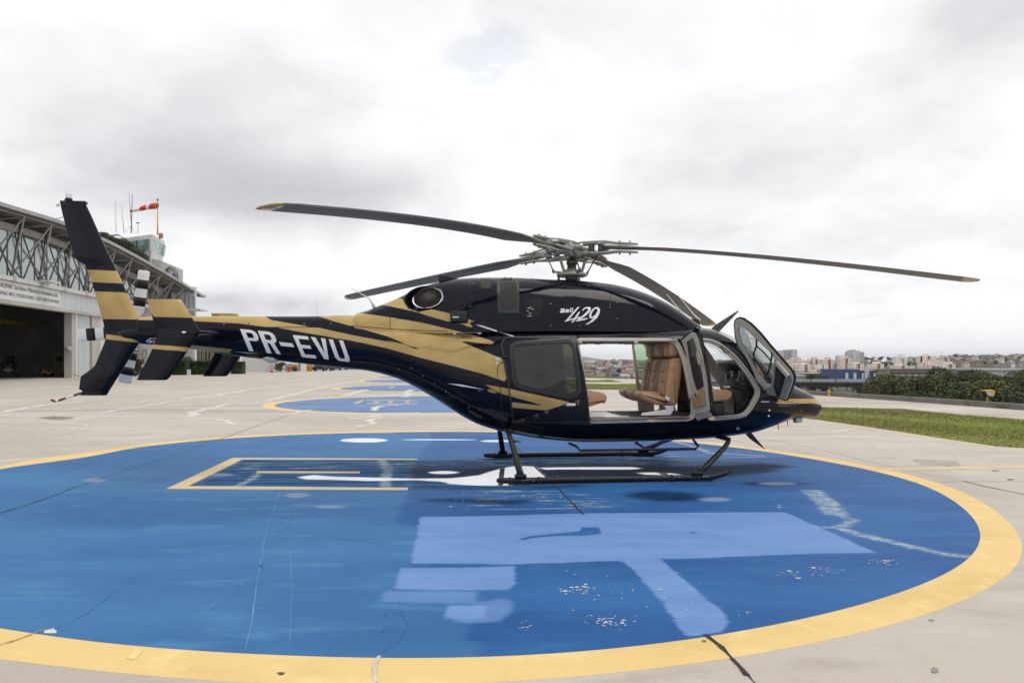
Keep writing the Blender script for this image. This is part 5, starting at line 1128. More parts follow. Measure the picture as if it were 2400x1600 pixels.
def pad_material():
    m = bpy.data.materials.new('pad_paint'); m.use_nodes = True; N, K, b = nodes_of(m); tc = N('ShaderNodeTexCoord')
    def nz(sc, st=(1, 1, 1), det=8, ro=.6, off=0, dist=0.):
        mp = N('ShaderNodeMapping'); mp.inputs['Scale'].default_value = st; mp.inputs['Location'].default_value = (off, off * 1.3, 0); K(tc.outputs['Object'], mp.inputs[0])
        n = N('ShaderNodeTexNoise'); n.inputs['Scale'].default_value = sc; n.inputs['Detail'].default_value = det; n.inputs['Roughness'].default_value = ro; n.inputs['Distortion'].default_value = dist; K(mp.outputs[0], n.inputs['Vector']); return n.outputs[0]
    def mt(op, a, c=None, d=None, cl=False):
        n = N('ShaderNodeMath'); n.operation = op; n.use_clamp = cl
        for i, v in enumerate((a, c, d)):
            if v is None: continue
            if isinstance(v, (int, float)): n.inputs[i].default_value = v
            else: K(v, n.inputs[i])
        return n.outputs[0]
    def ramp(v, lo, hi):
        r = N('ShaderNodeMapRange'); r.interpolation_type = 'SMOOTHSTEP'; r.inputs[1].default_value = lo; r.inputs[2].default_value = hi; K(v, r.inputs[0]); return r.outputs[0]
    def mix(f, a, c):
        x = N('ShaderNodeMix'); x.data_type = 'RGBA'
        if isinstance(f, (int, float)): x.inputs[0].default_value = f
        else: K(f, x.inputs[0])
        for i, v in ((6, a), (7, c)):
            if isinstance(v, tuple): x.inputs[i].default_value = (*v, 1)
            else: K(v, x.inputs[i])
        return x.outputs[2]
    streak = nz(3.5, (.35, 2.6, 1), 9, .68, 3.1); fine_ = nz(26, (.6, 1.3, 1), 5, .7, 7.7); soft = nz(1.1, (.6, 1.3, 1), 6, .6, 1.9)
    def mask(attr, amp_s, amp_f, w, amp_soft=0.):
        a = N('ShaderNodeAttribute'); a.attribute_name = attr; v = a.outputs['Fac']
        v = mt('ADD', v, mt('MULTIPLY', mt('SUBTRACT', streak, .5), amp_s)); v = mt('ADD', v, mt('MULTIPLY', mt('SUBTRACT', fine_, .5), amp_f))
        if amp_soft: v = mt('ADD', v, mt('MULTIPLY', mt('SUBTRACT', soft, .5), amp_soft))
        return ramp(v, -w, w)
    grime = nz(.45, (.5, 1.4, 1), 7, .62, 11); mott = nz(2.2, (.45, 1.5, 1), 8, .66, 5.5); grain = nz(70, (1, 1, 1), 3, .7, 2)
    base = mix(ramp(grime, .36, .64), (.024, .112, .280), (.042, .158, .345)); base = mix(mt('MULTIPLY', ramp(mott, .50, .68), .75), base, (.066, .200, .375)); base = mix(mt('MULTIPLY', ramp(streak, .58, .78), .5), base, (.027, .104, .235))
    frs = mix(ramp(grime, .36, .66), (.010, .070, .235), (.021, .112, .315)); frs = mix(mt('MULTIPLY', ramp(mott, .54, .74), .6), frs, (.028, .125, .33)); frs = mix(mt('MULTIPLY', ramp(streak, .56, .74), .5), frs, (.005, .042, .165))
    c = mix(mt('MULTIPLY', mask('fresh', .14, .06, .06), .85), base, frs)
    fl = mask('fresh', .1, .05, .05)
    chip = mt('MULTIPLY', mt('MULTIPLY', ramp(nz(15, (.7, 1.4, 1), 7, .62, 21), .665, .69), ramp(nz(.9, (1, 1, 1), 4, .6, 31), .54, .66)), fl)
    c = mix(chip, c, (.38, .39, .37))
    pal = mix(ramp(mott, .35, .65), (.118, .225, .470), (.152, .270, .530)); pal = mix(mt('MULTIPLY', ramp(grain, .5, .7), .35), pal, (.105, .21, .45))
    c = mix(mt('MULTIPLY', mask('thin', .10, .06, .035), .62), c, pal)
    spot = mask('spot', .02, .02, .012); pm = mt('MULTIPLY', mt('MULTIPLY', mask('pale', .11, .06, .022), mt('SUBTRACT', 1.0, spot)), mt('SUBTRACT', 1.0, mt('MULTIPLY', ramp(streak, .62, .80), .28)))
    c = mix(mt('MULTIPLY', pm, .95), c, pal)
    # old dark worn paint with pale scrapes
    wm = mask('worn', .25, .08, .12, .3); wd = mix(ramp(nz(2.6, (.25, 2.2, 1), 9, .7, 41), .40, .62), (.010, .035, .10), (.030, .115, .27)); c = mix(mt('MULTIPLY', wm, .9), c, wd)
    fm = mt('MULTIPLY', mask('flake', .35, .1, .18, .3), ramp(nz(4.5, (.22, 2.4, 1), 9, .72, 51), .545, .60)); c = mix(fm, c, mix(ramp(fine_, .4, .6), (.20, .28, .32), (.46, .46, .41)))
    bm_ = mt('MULTIPLY', mask('bare', .16, .12, .05), mt('ADD', .35, mt('MULTIPLY', ramp(nz(9, (.6, 1.6, 1), 8, .7, 61), .44, .58), .65))); c = mix(bm_, c, mix(ramp(fine_, .42, .58), (.11, .26, .40), (.44, .46, .42)))
    dm = mask('damp_shade', .30, .05, .16, .5); c = mix(mt('MULTIPLY', dm, .88), c, mix(ramp(streak, .4, .62), (.003, .007, .020), (.010, .036, .10)))  # near-black colour for the helicopter's shadow and the wet patches
    fi = mask('film', .05, .01, .06); c = mix(mt('MULTIPLY', fi, .8), c, (.20, .26, .36))
    wa = mask('water', .16, .03, .04); c = mix(wa, c, (.66, .68, .71))
    K(c, b.inputs['Base Color']); K(mt('MULTIPLY', wa, .8), b.inputs['Metallic'])
    ro = mt('ADD', .60, mt('MULTIPLY', mt('SUBTRACT', mott, .5), .3)); ro = mt('MULTIPLY', ro, mt('SUBTRACT', 1.0, mt('MULTIPLY', wa, .93)));  K(ro, b.inputs['Roughness']); K(mt('MULTIPLY', .16, mt('SUBTRACT', 1.0, mt('MULTIPLY', mt('MAXIMUM', dm, wm), .85))), b.inputs['Specular IOR Level'])
    h = mt('ADD', mt('MULTIPLY', grain, .6), mt('MULTIPLY', fine_, .4)); bp = N('ShaderNodeBump'); bp.inputs['Distance'].default_value = .008; K(mt('MULTIPLY', mt('SUBTRACT', 1.0, wa), .35), bp.inputs['Strength']); K(h, bp.inputs['Height']); K(bp.outputs[0], b.inputs['Normal'])
    return m
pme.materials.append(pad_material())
def ragged(pts, jx, jy, seed, step=.04):
    random.seed(seed); q = densify(pts, step); out = []; ax = ay = 0
    for x, y in q: ax = ax * .6 + random.gauss(0, jx); ay = ay * .6 + random.gauss(0, jy); out.append((x + ax, y + ay))
    return out
# yellow outline of the touchdown marking
def line_sheet(name, pts, w, m, z, jit=.0, seed=1, wob=0.):   # one strip per leg, each leg a hair above the last
    random.seed(seed); mb = MB(); legs = []
    for i in range(len(pts) - 1):
        a = Vector(pts[i]); b = Vector(pts[i + 1]); n = max(2, int((b - a).length / .12)); t = (b - a).normalized(); nn = Vector((-t.y, t.x)); A = []; B = []; ox = 0
        for k in range(n + 1):
            q = k / n; ox = ox * .8 + random.gauss(0, wob) * (1 if 0 < k < n else 0); p = a + (b - a) * q + nn * ox + (t * w * .2 * (-1 if k == 0 else 1 if k == n else 0)); ww = w / 2 * max(.25, 1 + random.gauss(0, jit)); A.append(p + nn * ww); B.append(p - nn * ww * max(.3, 1 + random.gauss(0, jit)))
        zz = z * ZK + i * 2e-5; k = len(A); mb.add([(p.x, p.y, zz) for p in A] + [(p.x, p.y, zz) for p in B], [(j, j + 1, k + j + 1, k + j) for j in range(k - 1)])
    return struct(mb.build(name, m))
poly_sheet('yellow_marking', Q1((762, 285), (1070, 142), (1500, 144), (1920, 147), (1915, 152), (1500, 151), (1113, 150), (865, 272), (1873, 280), (1873, 291)), YLINE, .020)
poly_sheet('yellow_marking', Q1((1180, 203), (1655, 205), (1652, 213), (1230, 213), (1180, 211)), YLINE, .020)
# flaking crack on the right of the pad
def crack(pts, w, m, name='crack_repair', z=.0225, jit=.45, wob=.016, seed=3): return line_sheet(name, pts, w, m, z + seed * .0008, jit, seed, wob)
FL2 = ground_mat('bare_crack', [((.08, .21, .38), 0, 0, 0, 0), ((.36, .39, .37), 11, (1, 1, 1), .48, .56), ((.04, .14, .33), 9, (1, 1, 1), .56, .62)], .7)
# chips of bare concrete
chips = MB(); random.seed(17)  # each chip a hair above the last, so overlapping ones stay clean
for (cx, cy, sx, sy, n) in ((1355, 1382, 45, 12, 42), (1425, 1455, 60, 14, 46), (1935, 1340, 60, 14, 26), (2075, 1318, 40, 8, 26), (1850, 1345, 30, 10, 10), (1235, 1470, 30, 12, 8), (1330, 1120, 150, 8, 30), (1250, 1165, 180, 12, 30), (1745, 1438, 22, 5, 5), (1500, 1400, 200, 60, 26), (1100, 1165, 110, 30, 22), (1870, 1180, 150, 30, 20)):
    for _ in range(n):
        c = G(random.gauss(cx, sx * .5), random.gauss(cy, sy * .5)); r = random.uniform(.003, .012) * (1 if random.random() > .12 else 2.0); k = random.randint(5, 8)
        if math.hypot(c.x - PC[0], c.y - PC[1]) > 6.5: continue
        chips.add([(c.x + r * random.uniform(.5, 1.5) * math.cos(2 * math.pi * i / k), c.y + r * random.uniform(.4, 1.1) * math.sin(2 * math.pi * i / k), .0235 * ZK + len(chips.f) * 4e-6) for i in range(k)], [tuple(range(k))])
chips.build('paint_chips', mat('bare_fleck', (.50, .50, .46), .8, var=.25, scale=9))['kind'] = 'stuff'
# expansion joints and cracks
JT = mat('joint_tar', (.018, .017, .016), .75, var=.4, scale=8); FINE = mat('hairline_crack', (.025, .075, .14), .9)
def joint(pts, w, m=JT, z=.0245, jit=.18, seed=1, name='expansion_joint'): return line_sheet(name, pts, w, m, z, jit, seed, .002)
joint(Q2((20, 90), (100, 178), (175, 245), (330, 402)), .022, seed=2); joint(Q2((888, 957), (960, 1010), (1010, 1065), (1080, 1140), (1130, 1190)), .030, seed=3, jit=.35)
joint(Q1((-100, 432), (0, 397), (120, 360), (240, 318), (350, 276)), .022, seed=4); joint(Q1((350, 276), (480, 232), (800, 128), (1000, 60), (1180, -5)), .012, mat('joint_grey', (.05, .07, .09), .8), seed=5)
joint(Q4((590, 1270), (800, 1190), (1080, 1100), (1180, 1060)), .014, MATS['joint_grey'], seed=6)
joint(Q1((-50, 277), (350, 277), (762, 283)), .008, MATS['joint_grey'], seed=7, jit=.3); joint(Q1((1873, 288), (2352, 285)) + Q2((300, 278), (1000, 266), (1800, 257), (1870, 252)), .008, MATS['joint_grey'], seed=8)
joint(Q2((1980, 253), (2200, 250), (2500, 250)), .010, MATS['joint_grey'], seed=9); joint(Q7((0, 1055), (500, 1155), (1100, 1300), (1550, 1395), (1800, 1440)), .010, mat('joint_pale', (.20, .18, .16), .85), seed=10); joint(Q7((1800, 1440), (2000, 1490), (2352, 1560), (2500, 1600)), .022, seed=11)
def hair(pts, w=.0025, m=FINE, seed=1, wob=.006): return line_sheet('hairline_crack', pts, w, m, .0245, .3, seed, wob)
hair(Q1((0, 497), (180, 500), (360, 515), (430, 535), (640, 552), (740, 553), (1000, 535), (1265, 508), (1330, 455), (1340, 390), (1300, 350)), seed=20); hair(Q1((1265, 508), (1500, 510), (1700, 530), (1760, 545)), .004, seed=21)
hair(Q1((710, 672), (600, 720), (520, 765), (430, 830), (425, 845), (340, 890), (230, 935)), seed=22); hair(Q1((1835, 810), (1840, 850), (1875, 915), (1860, 950), (1840, 975), (1810, 1005), (1745, 1045)), seed=23)
SCR = mat('pale_scratch', (.13, .26, .42), .7)
hair(Q1((1285, 300), (1225, 460), (1195, 640), (1160, 880), (1125, 1030)), .005, SCR, 24, .003); hair(Q1((910, 872), (1100, 720), (1275, 622)), .003, SCR, 25, .002); hair(Q1((1330, 520), (1340, 700), (1335, 900), (1325, 1010)), .0025, SCR, 26, .003)
crack(Q1((1742, 1055), (1725, 1110), (1722, 1170), (1718, 1200)), .022, CRACKP, z=.0225, seed=15)
crack(Q1((-20, 1010), (60, 985), (140, 955), (200, 935)), .012, mat('crack_ochre', (.42, .26, .08), .8), z=.0225, seed=16, wob=.01)
poly_sheet('worn_edge', ragged(Q1((190, 940), (240, 928), (280, 942), (260, 952), (215, 948)), .015, .01, 18), CRACKP, .0215)
poly_sheet('ring_scuff', ragged(Q1((585, 1060), (640, 1025), (665, 1030), (615, 1072)), .006, .004, 19), ground_mat('pale_yellow', [((.86, .63, .30), 0, 0, 0, 0), ((.8, .56, .24), 3, (1, 1, 1), .4, .6)], .65), .0215)
for i, (cx, cy, rx, ry, c) in enumerate(((658, 1578.5, 10, 3.2, (.10, .06, .03)), (612.5, 1326, 5, 1.5, (.05, .045, .04)), (898, 1480, 3, 1.4, (.03, .03, .03)), (902, 1441, 4, 1, (.03, .03, .03)), (1650, 1502, 6, 2.5, (.2, .13, .05)), (2333, 1103, 9, 1.2, (.12, .11, .10)), (2368, 1123.5, 8, 1.4, (.06, .055, .05)), (2182, 1453, 6, 2, (.25, .22, .19)), (2190, 1570, 8, 7, (.24, .21, .18)))):
    poly_sheet('oil_spot', ragged(ellp(cx, cy, rx, ry, 16), .003, .002, 60 + i, .02), mat('oil_%d%d' % (int(c[0] * 100), int(c[2] * 100)), c, .6), .0248)
STAIN = ground_mat('brown_stain', [((.37, .325, .275), 0, 0, 0, 0), ((.30, .26, .215), 1, (.5, 1.5, 1), .45, .65), ((.44, .395, .345), 6, (1, 1, 1), .5, .7)], .75)
poly_sheet('stain', ragged(Q7((1340, 1240), (1500, 1245), (1700, 1255), (1790, 1290), (1650, 1302), (1450, 1290), (1350, 1262)), .03, .03, 71), STAIN, .0080)
poly_sheet('stain', ragged(Q3((360, 1330), (480, 1310), (620, 1320), (760, 1300), (600, 1345), (440, 1345)), .05, .06, 72), ground_mat('dark_stain', [((.19, .16, .13), 0, 0, 0, 0), ((.30, .26, .22), 1, (.5, 1.5, 1), .4, .6)], .75), .0080)
# pale crack repairs zigzagging over the apron
for i, (pts, w) in enumerate(((Q3((0, 1275), (400, 1210), (780, 1172)), .28), (Q3((930, 1275), (1310, 1222), (1800, 1140), (2352, 1060)), .20), (Q3((440, 1230), (1000, 1232), (1700, 1240), (2352, 1262)), .12), (Q3((0, 1308), (700, 1310), (1700, 1318), (2352, 1325)), .16), (Q3((1740, 1316), (1810, 1295), (1760, 1280), (1890, 1250), (2080, 1205)), .22), (Q3((0, 1145), (300, 1130), (900, 1100)), .15), (Q3((1270, 1185), (1340, 1170), (1700, 1130)), .12), (Q3((0, 1405), (400, 1360), (800, 1400), (330, 1490)), .07), (Q3((1870, 1332), (2080, 1355), (2150, 1390)), .14),
                          (Q4((390, 1095), (560, 1120), (650, 1155)), .10), (Q4((0, 1170), (500, 1155), (1000, 1165), (1500, 1175), (2352, 1170)), .06), (Q4((1740, 1100), (1900, 1085), (2050, 1050), (2352, 1048)), .24), (Q4((1740, 1190), (1940, 1140), (1900, 1110), (2000, 1080)), .16), (Q4((960, 935), (1200, 880), (1450, 815), (1880, 740)), .35), (Q4((470, 890), (900, 820), (1500, 755)), .3), (Q4((1680, 890), (1780, 860), (1880, 835)), .55), (Q4((230, 1085), (310, 1060), (250, 1045), (400, 1015), (600, 965)), .2), (Q4((1180, 1060), (1280, 1030), (1360, 1018)), .16), (Q4((1950, 1025), (1940, 1000), (2000, 985), (2200, 975)), .22), (Q4((2230, 900), (2280, 880), (2240, 860), (2290, 835)), .4))):
    line_sheet('crack_repair', pts, w, CRACKP, .0165 + i * .0004, .28, 80 + i, .02)
line_sheet('crack_repair', Q7((620, 985), (720, 962), (860, 958)), .12, CRACKP, .008, .3, 99, .02)
# yellow guide line to the right, border lines of the grass
line_sheet('guide_line', Q7((1090, 1325), (1700, 1318), (2352, 1303), (2600, 1298)), .20, YLINE, .008, .04, 5); line_sheet('border_line', Q7((340, 872), (460, 882), (900, 945), (1500, 1036), (2100, 1128), (2352, 1142)), .14, YLINE, .008, .05, 6)
line_sheet('border_line', Q7((1050, 738), (1100, 742), (1300, 762), (1700, 790), (2352, 832)), .20, YLINE, .008, .08, 7); line_sheet('border_line', Q7((520, 690), (900, 728), (1050, 738)), .16, YLINE, .008, .08, 8); line_sheet('border_line', Q7((500, 765), (800, 745), (1050, 742)), .14, YLINE, .008, .08, 9)
line_sheet('border_line', [(5.4, 57.5), (8.5, 57), (11, 55)], .3, YLINE, .008, .08, 10)
poly_sheet('pale_patch', ragged(Q7((1480, 775), (1800, 785), (1650, 795), (1500, 785)), .06, .08, 73), CRACKP, .008)
# other pads of the row behind, and the one glimpsed through the cabin
def far_pad(cx, cy, r, m=BLUE):
    c = [(cx + r * math.cos(2 * math.pi * k / 72), cy + r * math.sin(2 * math.pi * k / 72)) for k in range(72)]
    poly_sheet('helipad_ring', c, YEL, .010); poly_sheet('helipad', [(cx + (x - cx) * .93, cy + (y - cy) * .93) for x, y in c], m, .014)
BLF = ground_mat('faded_blue_paint', [((.10, .19, .37), 0, 0, 0, 0), ((.08, .155, .31), .4, (.4, 1.3, 1), .45, .62), ((.14, .26, .48), 1.5, (.4, 1.6, 1), .5, .7), ((.40, .44, .45), 2.2, (.3, 1.6, 1), .66, .70)], .6, .3, 60, .3)
far_pad(-3.4, 29.8, 6.6, BLF); far_pad(-5.2, 47.8, 6.6, BLF); far_pad(-7.4, 66, 6.6, BLF); far_pad(-9.6, 84, 6.6, BLF); far_pad(-12.5, 103, 6.6, BLF)
poly_sheet('yellow_marking', Q4((1755, 962), (1835, 930), (1860, 930), (1795, 962)), YLINE, .018); 
for a in (1945, 2075, 2230): poly_sheet('yellow_marking', Q4((a, 953), (a, 943), (a + 45, 943), (a + 45, 953)), YLINE, .018)
poly_sheet('yellow_marking', Q4((1880, 930), (2352, 934), (2352, 938), (1880, 935)), YLINE, .018); poly_sheet('yellow_marking', Q4((1880, 960), (2352, 964), (2352, 968), (1880, 965)), YLINE, .018)
poly_sheet('yellow_marking', Q4((2080, 817), (2110, 806), (2140, 806), (2115, 817)), YLINE, .018)
# grass
GR = ground_mat('grass_ground', [((.18, .21, .03), 0, 0, 0, 0), ((.20, .155, .065), .6, (1, 1, 1), .48, .62), ((.27, .32, .04), .35, (1, 1, 1), .55, .72), ((.08, .11, .025), 6, (1, 1, 1), .5, .7)], .95, .5, 30)
gpoly = [(19.0, 5.5), (13.9, 5.5)] + Q7((2700, 1225), (2352, 1135), (2100, 1120), (1500, 1030), (900, 938), (460, 876), (380, 868)) + gpx([(1640, 945), (1520, 920), (1490, 913), (1360, 912.5)]) + [(3.6, 45.5), (3.6, 56)] + gpx([(1370, 900), (1490, 900), (1700, 925), (1925, 956.5), (2119, 958), (2259, 974.5), (2400, 985), (2480, 992), (2900, 1040)])
def grass_field(name, poly, n, h, label, seed, hm=1):
    base = poly_sheet(name, poly, GR, .010, kind=None); tag(base, label, 'grass', kind='stuff')
    rng = np.random.default_rng(seed); P0 = np.array(poly); lo, hi = P0.min(0), P0.max(0); pts = []
    while len(pts) < n:
        c = rng.uniform(lo, hi, (4000, 2)); y = c[:, 1]
        c = c[rng.random(len(c)) < np.clip(24 / y, 0, 1) ** 1.5]
        pts += [p for p in c if in_poly(p[0], p[1], poly)]
    pts = np.array(pts[:n]); a = rng.uniform(0, 2 * math.pi, n); hh = h * rng.uniform(.35, 1.25, n) * (1 + .6 * np.sin(pts[:, 0] * 1.3 + pts[:, 1] * .7)) ; w = .007 + .006 * rng.random(n); w = w * np.maximum(1, pts[:, 1] / 22)
    lx, ly = rng.normal(0, .05, n), rng.normal(0, .05, n)
    V = np.zeros((n, 3, 3)); V[:, 0, 0] = pts[:, 0] - w * np.cos(a); V[:, 0, 1] = pts[:, 1] - w * np.sin(a); V[:, 1, 0] = pts[:, 0] + w * np.cos(a); V[:, 1, 1] = pts[:, 1] + w * np.sin(a); V[:, 2, 0] = pts[:, 0] + lx; V[:, 2, 1] = pts[:, 1] + ly; V[:, :2, 2] = .008; V[:, 2, 2] = .01 + hh
    me = bpy.data.meshes.new('grass_blades'); me.from_pydata(V.reshape(-1, 3).tolist(), [], np.arange(3 * n).reshape(-1, 3).tolist())
    ms = [mat('blade_green', (.25, .32, .04), .7, col2=(.17, .22, .03), scale=.8), mat('blade_yellow', (.36, .34, .07), .7, col2=(.30, .30, .05), scale=.8), mat('blade_straw', (.27, .20, .11), .8, col2=(.20, .145, .085), scale=.8)]
    for m in ms: me.materials.append(m)
    sel = rng.random(n) + .25 * np.sin(pts[:, 0] * .6) * np.cos(pts[:, 1] * .5); me.polygons.foreach_set('material_index', np.where(sel < .50, 0, np.where(sel < .64, 1, 2)).astype(np.int32))
    o = bpy.data.objects.new('grass_blades', me); COL.objects.link(o); o.parent = base; o['kind'] = 'stuff'
grass_field('grass', gpoly, 170000, .04, 'wide strip of mown grass between the concrete and the taxiway', 4)
grass_field('grass', [(4, 62), (9.5, 62), (9.0, 66), (3.6, 66)], 3000, .10, 'thin far strip of grass seen through the open cabin', 5)
grass_field('grass', [(-1, 92), (6, 84.5), (8, 84.5), (12.5, 77.5), (12.6, 74), (8.2, 79), (3, 84)], 4000, .15, 'rough grass along the far edge of the apron', 6)
# low kerb wall along the drop on the right
KM = ground_mat('kerb_concrete', [((.17, .16, .145), 0, 0, 0, 0), ((.09, .085, .08), .6, (1, 1, 1), .42, .6), ((.26, .24, .21), 3, (1, 1, 1), .52, .7)], .85)
kb = MB(); rg = []
for i, (x, y) in enumerate(KERB):
    rg.append([Vector((x - .18, y, 0)), Vector((x - .16, y, .20)), Vector((x + .16, y, .20)), Vector((x + .2, y, -.3))])
tag(kb.loft(rg, closed=False, caps=False, smooth=False).build('kerb_wall', KM), 'low dark concrete kerb wall edging the drop on the right', 'kerb')
# ================================================================== BEYOND THE APRON, RIGHT SIDE
def facade_mat(name, wall, win=(.07, .075, .085), px=3.0, pz=2.9, wx=.42, wz=.45, var=.08):
    if name in MATS: return MATS[name]
    m = bpy.data.materials.new(name); m.use_nodes = True; N, K, b = nodes_of(m)
    def mt(op, a, c=None):
        n = N('ShaderNodeMath'); n.operation = op
        for i, v in enumerate((a, c)):
            if v is None: continue
            if isinstance(v, (int, float)): n.inputs[i].default_value = v
            else: K(v, n.inputs[i])
        return n.outputs[0]
    tc = N('ShaderNodeTexCoord'); sp = N('ShaderNodeSeparateXYZ'); K(tc.outputs['Object'], sp.inputs[0])
    ge = N('ShaderNodeNewGeometry'); sn = N('ShaderNodeSeparateXYZ'); K(ge.outputs['True Normal'], sn.inputs[0])
    h = mt('ADD', mt('MULTIPLY', sp.outputs[0], mt('GREATER_THAN', mt('ABSOLUTE', sn.outputs[1]), .5)), mt('MULTIPLY', sp.outputs[1], mt('LESS_THAN', mt('ABSOLUTE', sn.outputs[1]), .5)))
    fx = mt('FRACT', mt('ADD', mt('DIVIDE', h, px), 100)); fz = mt('FRACT', mt('ADD', mt('DIVIDE', sp.outputs[2], pz), 100))
    ax_ = mt('LESS_THAN', mt('ABSOLUTE', mt('SUBTRACT', fx, .5)), wx / 2); az_ = mt('LESS_THAN', mt('ABSOLUTE', mt('SUBTRACT', fz, .5)), wz / 2)
    mk = mt('MULTIPLY', mt('MULTIPLY', ax_, az_), mt('LESS_THAN', mt('ABSOLUTE', sn.outputs[2]), .5))
    n = N('ShaderNodeTexNoise'); n.inputs['Scale'].default_value = .12; n.inputs['Detail'].default_value = 5; K(tc.outputs['Object'], n.inputs['Vector'])
    r = N('ShaderNodeValToRGB'); r.color_ramp.elements[0].color = (*[v * (1 - var) for v in wall], 1); r.color_ramp.elements[1].color = (*[min(1, v * (1 + var)) for v in wall], 1); r.color_ramp.elements[0].position = .35; r.color_ramp.elements[1].position = .65; K(n.outputs[0], r.inputs[0])
    mx = N('ShaderNodeMix'); mx.data_type = 'RGBA'; K(mk, mx.inputs[0]); K(r.outputs[0], mx.inputs[6]); mx.inputs[7].default_value = (*win, 1); K(mx.outputs[2], b.inputs['Base Color']); b.inputs['Roughness'].default_value = .75
    MATS[name] = m; return m
def wx(px, Y): return (px - 1200) / F * Y
def wz(py, Y): return HC + (HZ - py) / F * Y
def tower_block(name, parts, Y, label, cat, group=None, base_z=None):
    """parts: (part name, px0, px1, ptop, material, forward offset in m)"""
    x0 = min(p[1] for p in parts); x1 = max(p[2] for p in parts); cx = wx((x0 + x1) / 2, Y); zb = base_z if base_z is not None else hgt(cx, Y) - 1
    o = empty(name, (cx, Y, zb)); tag(o, label, cat, group)
    for (pn, a, b_, t, m, fo, *rest) in parts:
        zt = wz(t, Y); z0 = (wz(rest[0], Y) if rest else zb); dep = max(6, (wx(b_, Y) - wx(a, Y)) * .8); 
        if pn == 'stair_strip': dep = .6
        if rest and pn == 'roof_tank': dep = min(dep, 8)
        MB().box((( wx(a, Y) + wx(b_, Y)) / 2 - cx, dep / 2 - fo, (z0 + zt) / 2 - zb), (wx(b_, Y) - wx(a, Y), dep, zt - z0)).build(pn, m, o)
    return o
PEA = facade_mat('facade_peach', (.84, .71, .64), wx=.3, win=(.25, .22, .22)); WHT = facade_mat('facade_white', (.84, .80, .78), wz=.4, wx=.3, win=(.28, .27, .28)); CRM = facade_mat('facade_cream', (.84, .76, .62), wx=.3, win=(.27, .25, .23)); ORG = facade_mat('facade_orange', (.74, .47, .26), px=4, wx=.3, win=(.3, .2, .15)); GRY = facade_mat('facade_grey', (.62, .60, .60), px=3.2, wx=.42, win=(.22, .22, .24)); GR2 = facade_mat('facade_darkgrey', (.44, .42, .43), px=4, wx=.5, win=(.2, .2, .22)); MAR = facade_mat('stair_maroon', (.36, .15, .155), win=(.12, .05, .06), px=2.6, pz=2.9, wx=.5, wz=.4); TAN = facade_mat('facade_tan', (.60, .56, .47), wx=.3, win=(.25, .24, .22))
def T1(x): return 1820 + x / 7.84
def T1y(y): return 790 + y / 7.84
def T2(x): return 2100 + x / 7.84
def simple_tower(tx, x0, x1, yt, Y, m, label, strip_=None, tank=None, sm=MAR, group='apartment towers on the skyline', steps=()):
    tf = T1 if tx == 1 else T2
    P_ = [('block', tf(x0), tf(x1), T1y(yt), m, 0)]
    if strip_: P_.append(('stair_strip', tf(strip_[0]), tf(strip_[1]), T1y(strip_[2]), sm, .5))
    if tank: P_.append(('roof_tank', tf(tank[0]), tf(tank[1]), T1y(tank[2]), m, -1.5, T1y(yt)))
    for (a, b_, t) in steps: P_.append(('wing', tf(a), tf(b_), T1y(t), m, 2.5))
    return tower_block('apartment_tower', P_, Y, label, 'apartment tower', group)
simple_tower(1, 45, 135, 245, 1500, GRY, 'leftmost grey high tower of the trio behind the open crew door', tank=(60, 118, 240))
simple_tower(1, 150, 272, 232, 1505, GR2, 'middle broad grey tower of the trio behind the open crew door', tank=(200, 262, 226))
simple_tower(1, 285, 383, 226, 1495, GRY, 'right grey tower of the trio, tallest above the pink blocks', tank=(300, 360, 221))
simple_tower(1, 120, 262, 410, 900, PEA, 'pink block directly right of the open crew door edge')
simple_tower(1, 275, 445, 398, 880, PEA, 'pink stepped block with a central roof tank below the grey trio', tank=(300, 440, 376), steps=((350, 430, 370),))
simple_tower(1, 447, 495, 412, 905, PEA, 'narrow pink block beside the stepped pink one')
simple_tower(1, 150, 235, 470, 760, PEA, 'low pink block just over the helicopter nose')
simple_tower(1, 238, 362, 492, 740, CRM, 'cream block with an orange window strip, over the nose', (315, 360, 495), sm=ORG, steps=((330, 360, 480),))
simple_tower(1, 362, 440, 505, 735, CRM, 'cream block right of the orange-striped one')
simple_tower(1, 440, 640, 498, 720, WHT, 'white block with a maroon stripe at its middle, left of the low white cluster', (520, 565, 500), (495, 560, 472))
simple_tower(1, 540, 700, 430, 850, PEA, 'pink block with a maroon stripe left of centre in the cluster', (625, 665, 430), (605, 690, 388))
simple_tower(1, 690, 822, 408, 840, PEA, 'tallest pink block of the cluster with a short maroon stripe', (715, 752, 405), (690, 770, 364))
simple_tower(1, 640, 745, 590, 700, CRM, 'lowest cream block at the foot of the cluster')
simple_tower(1, 745, 835, 520, 705, WHT, 'white block with two small maroon strips', (740, 785, 590), (760, 820, 505))
simple_tower(1, 830, 945, 500, 715, WHT, 'white block at the right foot of the cluster with a corner tank', (848, 862, 505))
simple_tower(1, 858, 1062, 405, 800, PEA, 'wide peach block with one long maroon stripe, right end of the cluster', (952, 995, 405), (930, 1010, 366))
simple_tower(1, 1108, 1185, 346, 1300, GR2, 'tan and grey slab left of the striped peach tower')
simple_tower(1, 1150, 1262, 334, 1250, WHT, 'pale slab tucked behind the striped peach tower')
simple_tower(1, 1182, 1382, 385, 780, PEA, 'striped peach tower standing left of the blue building', (1270, 1312, 385), (1235, 1320, 350))
simple_tower(1, 1280, 1345, 278, 1450, GR2, 'low left wing of the big grey tower group')
simple_tower(1, 1325, 1470, 250, 1440, GRY, 'highest grey tower of the skyline behind the blue building', tank=(1358, 1465, 228), steps=((1385, 1440, 236),))
simple_tower(1, 1472, 1532, 246, 1445, GRY, 'slim grey tower right of the highest one')
simple_tower(1, 1535, 1610, 270, 1450, GR2, 'dark grey tower at the right end of the grey group')
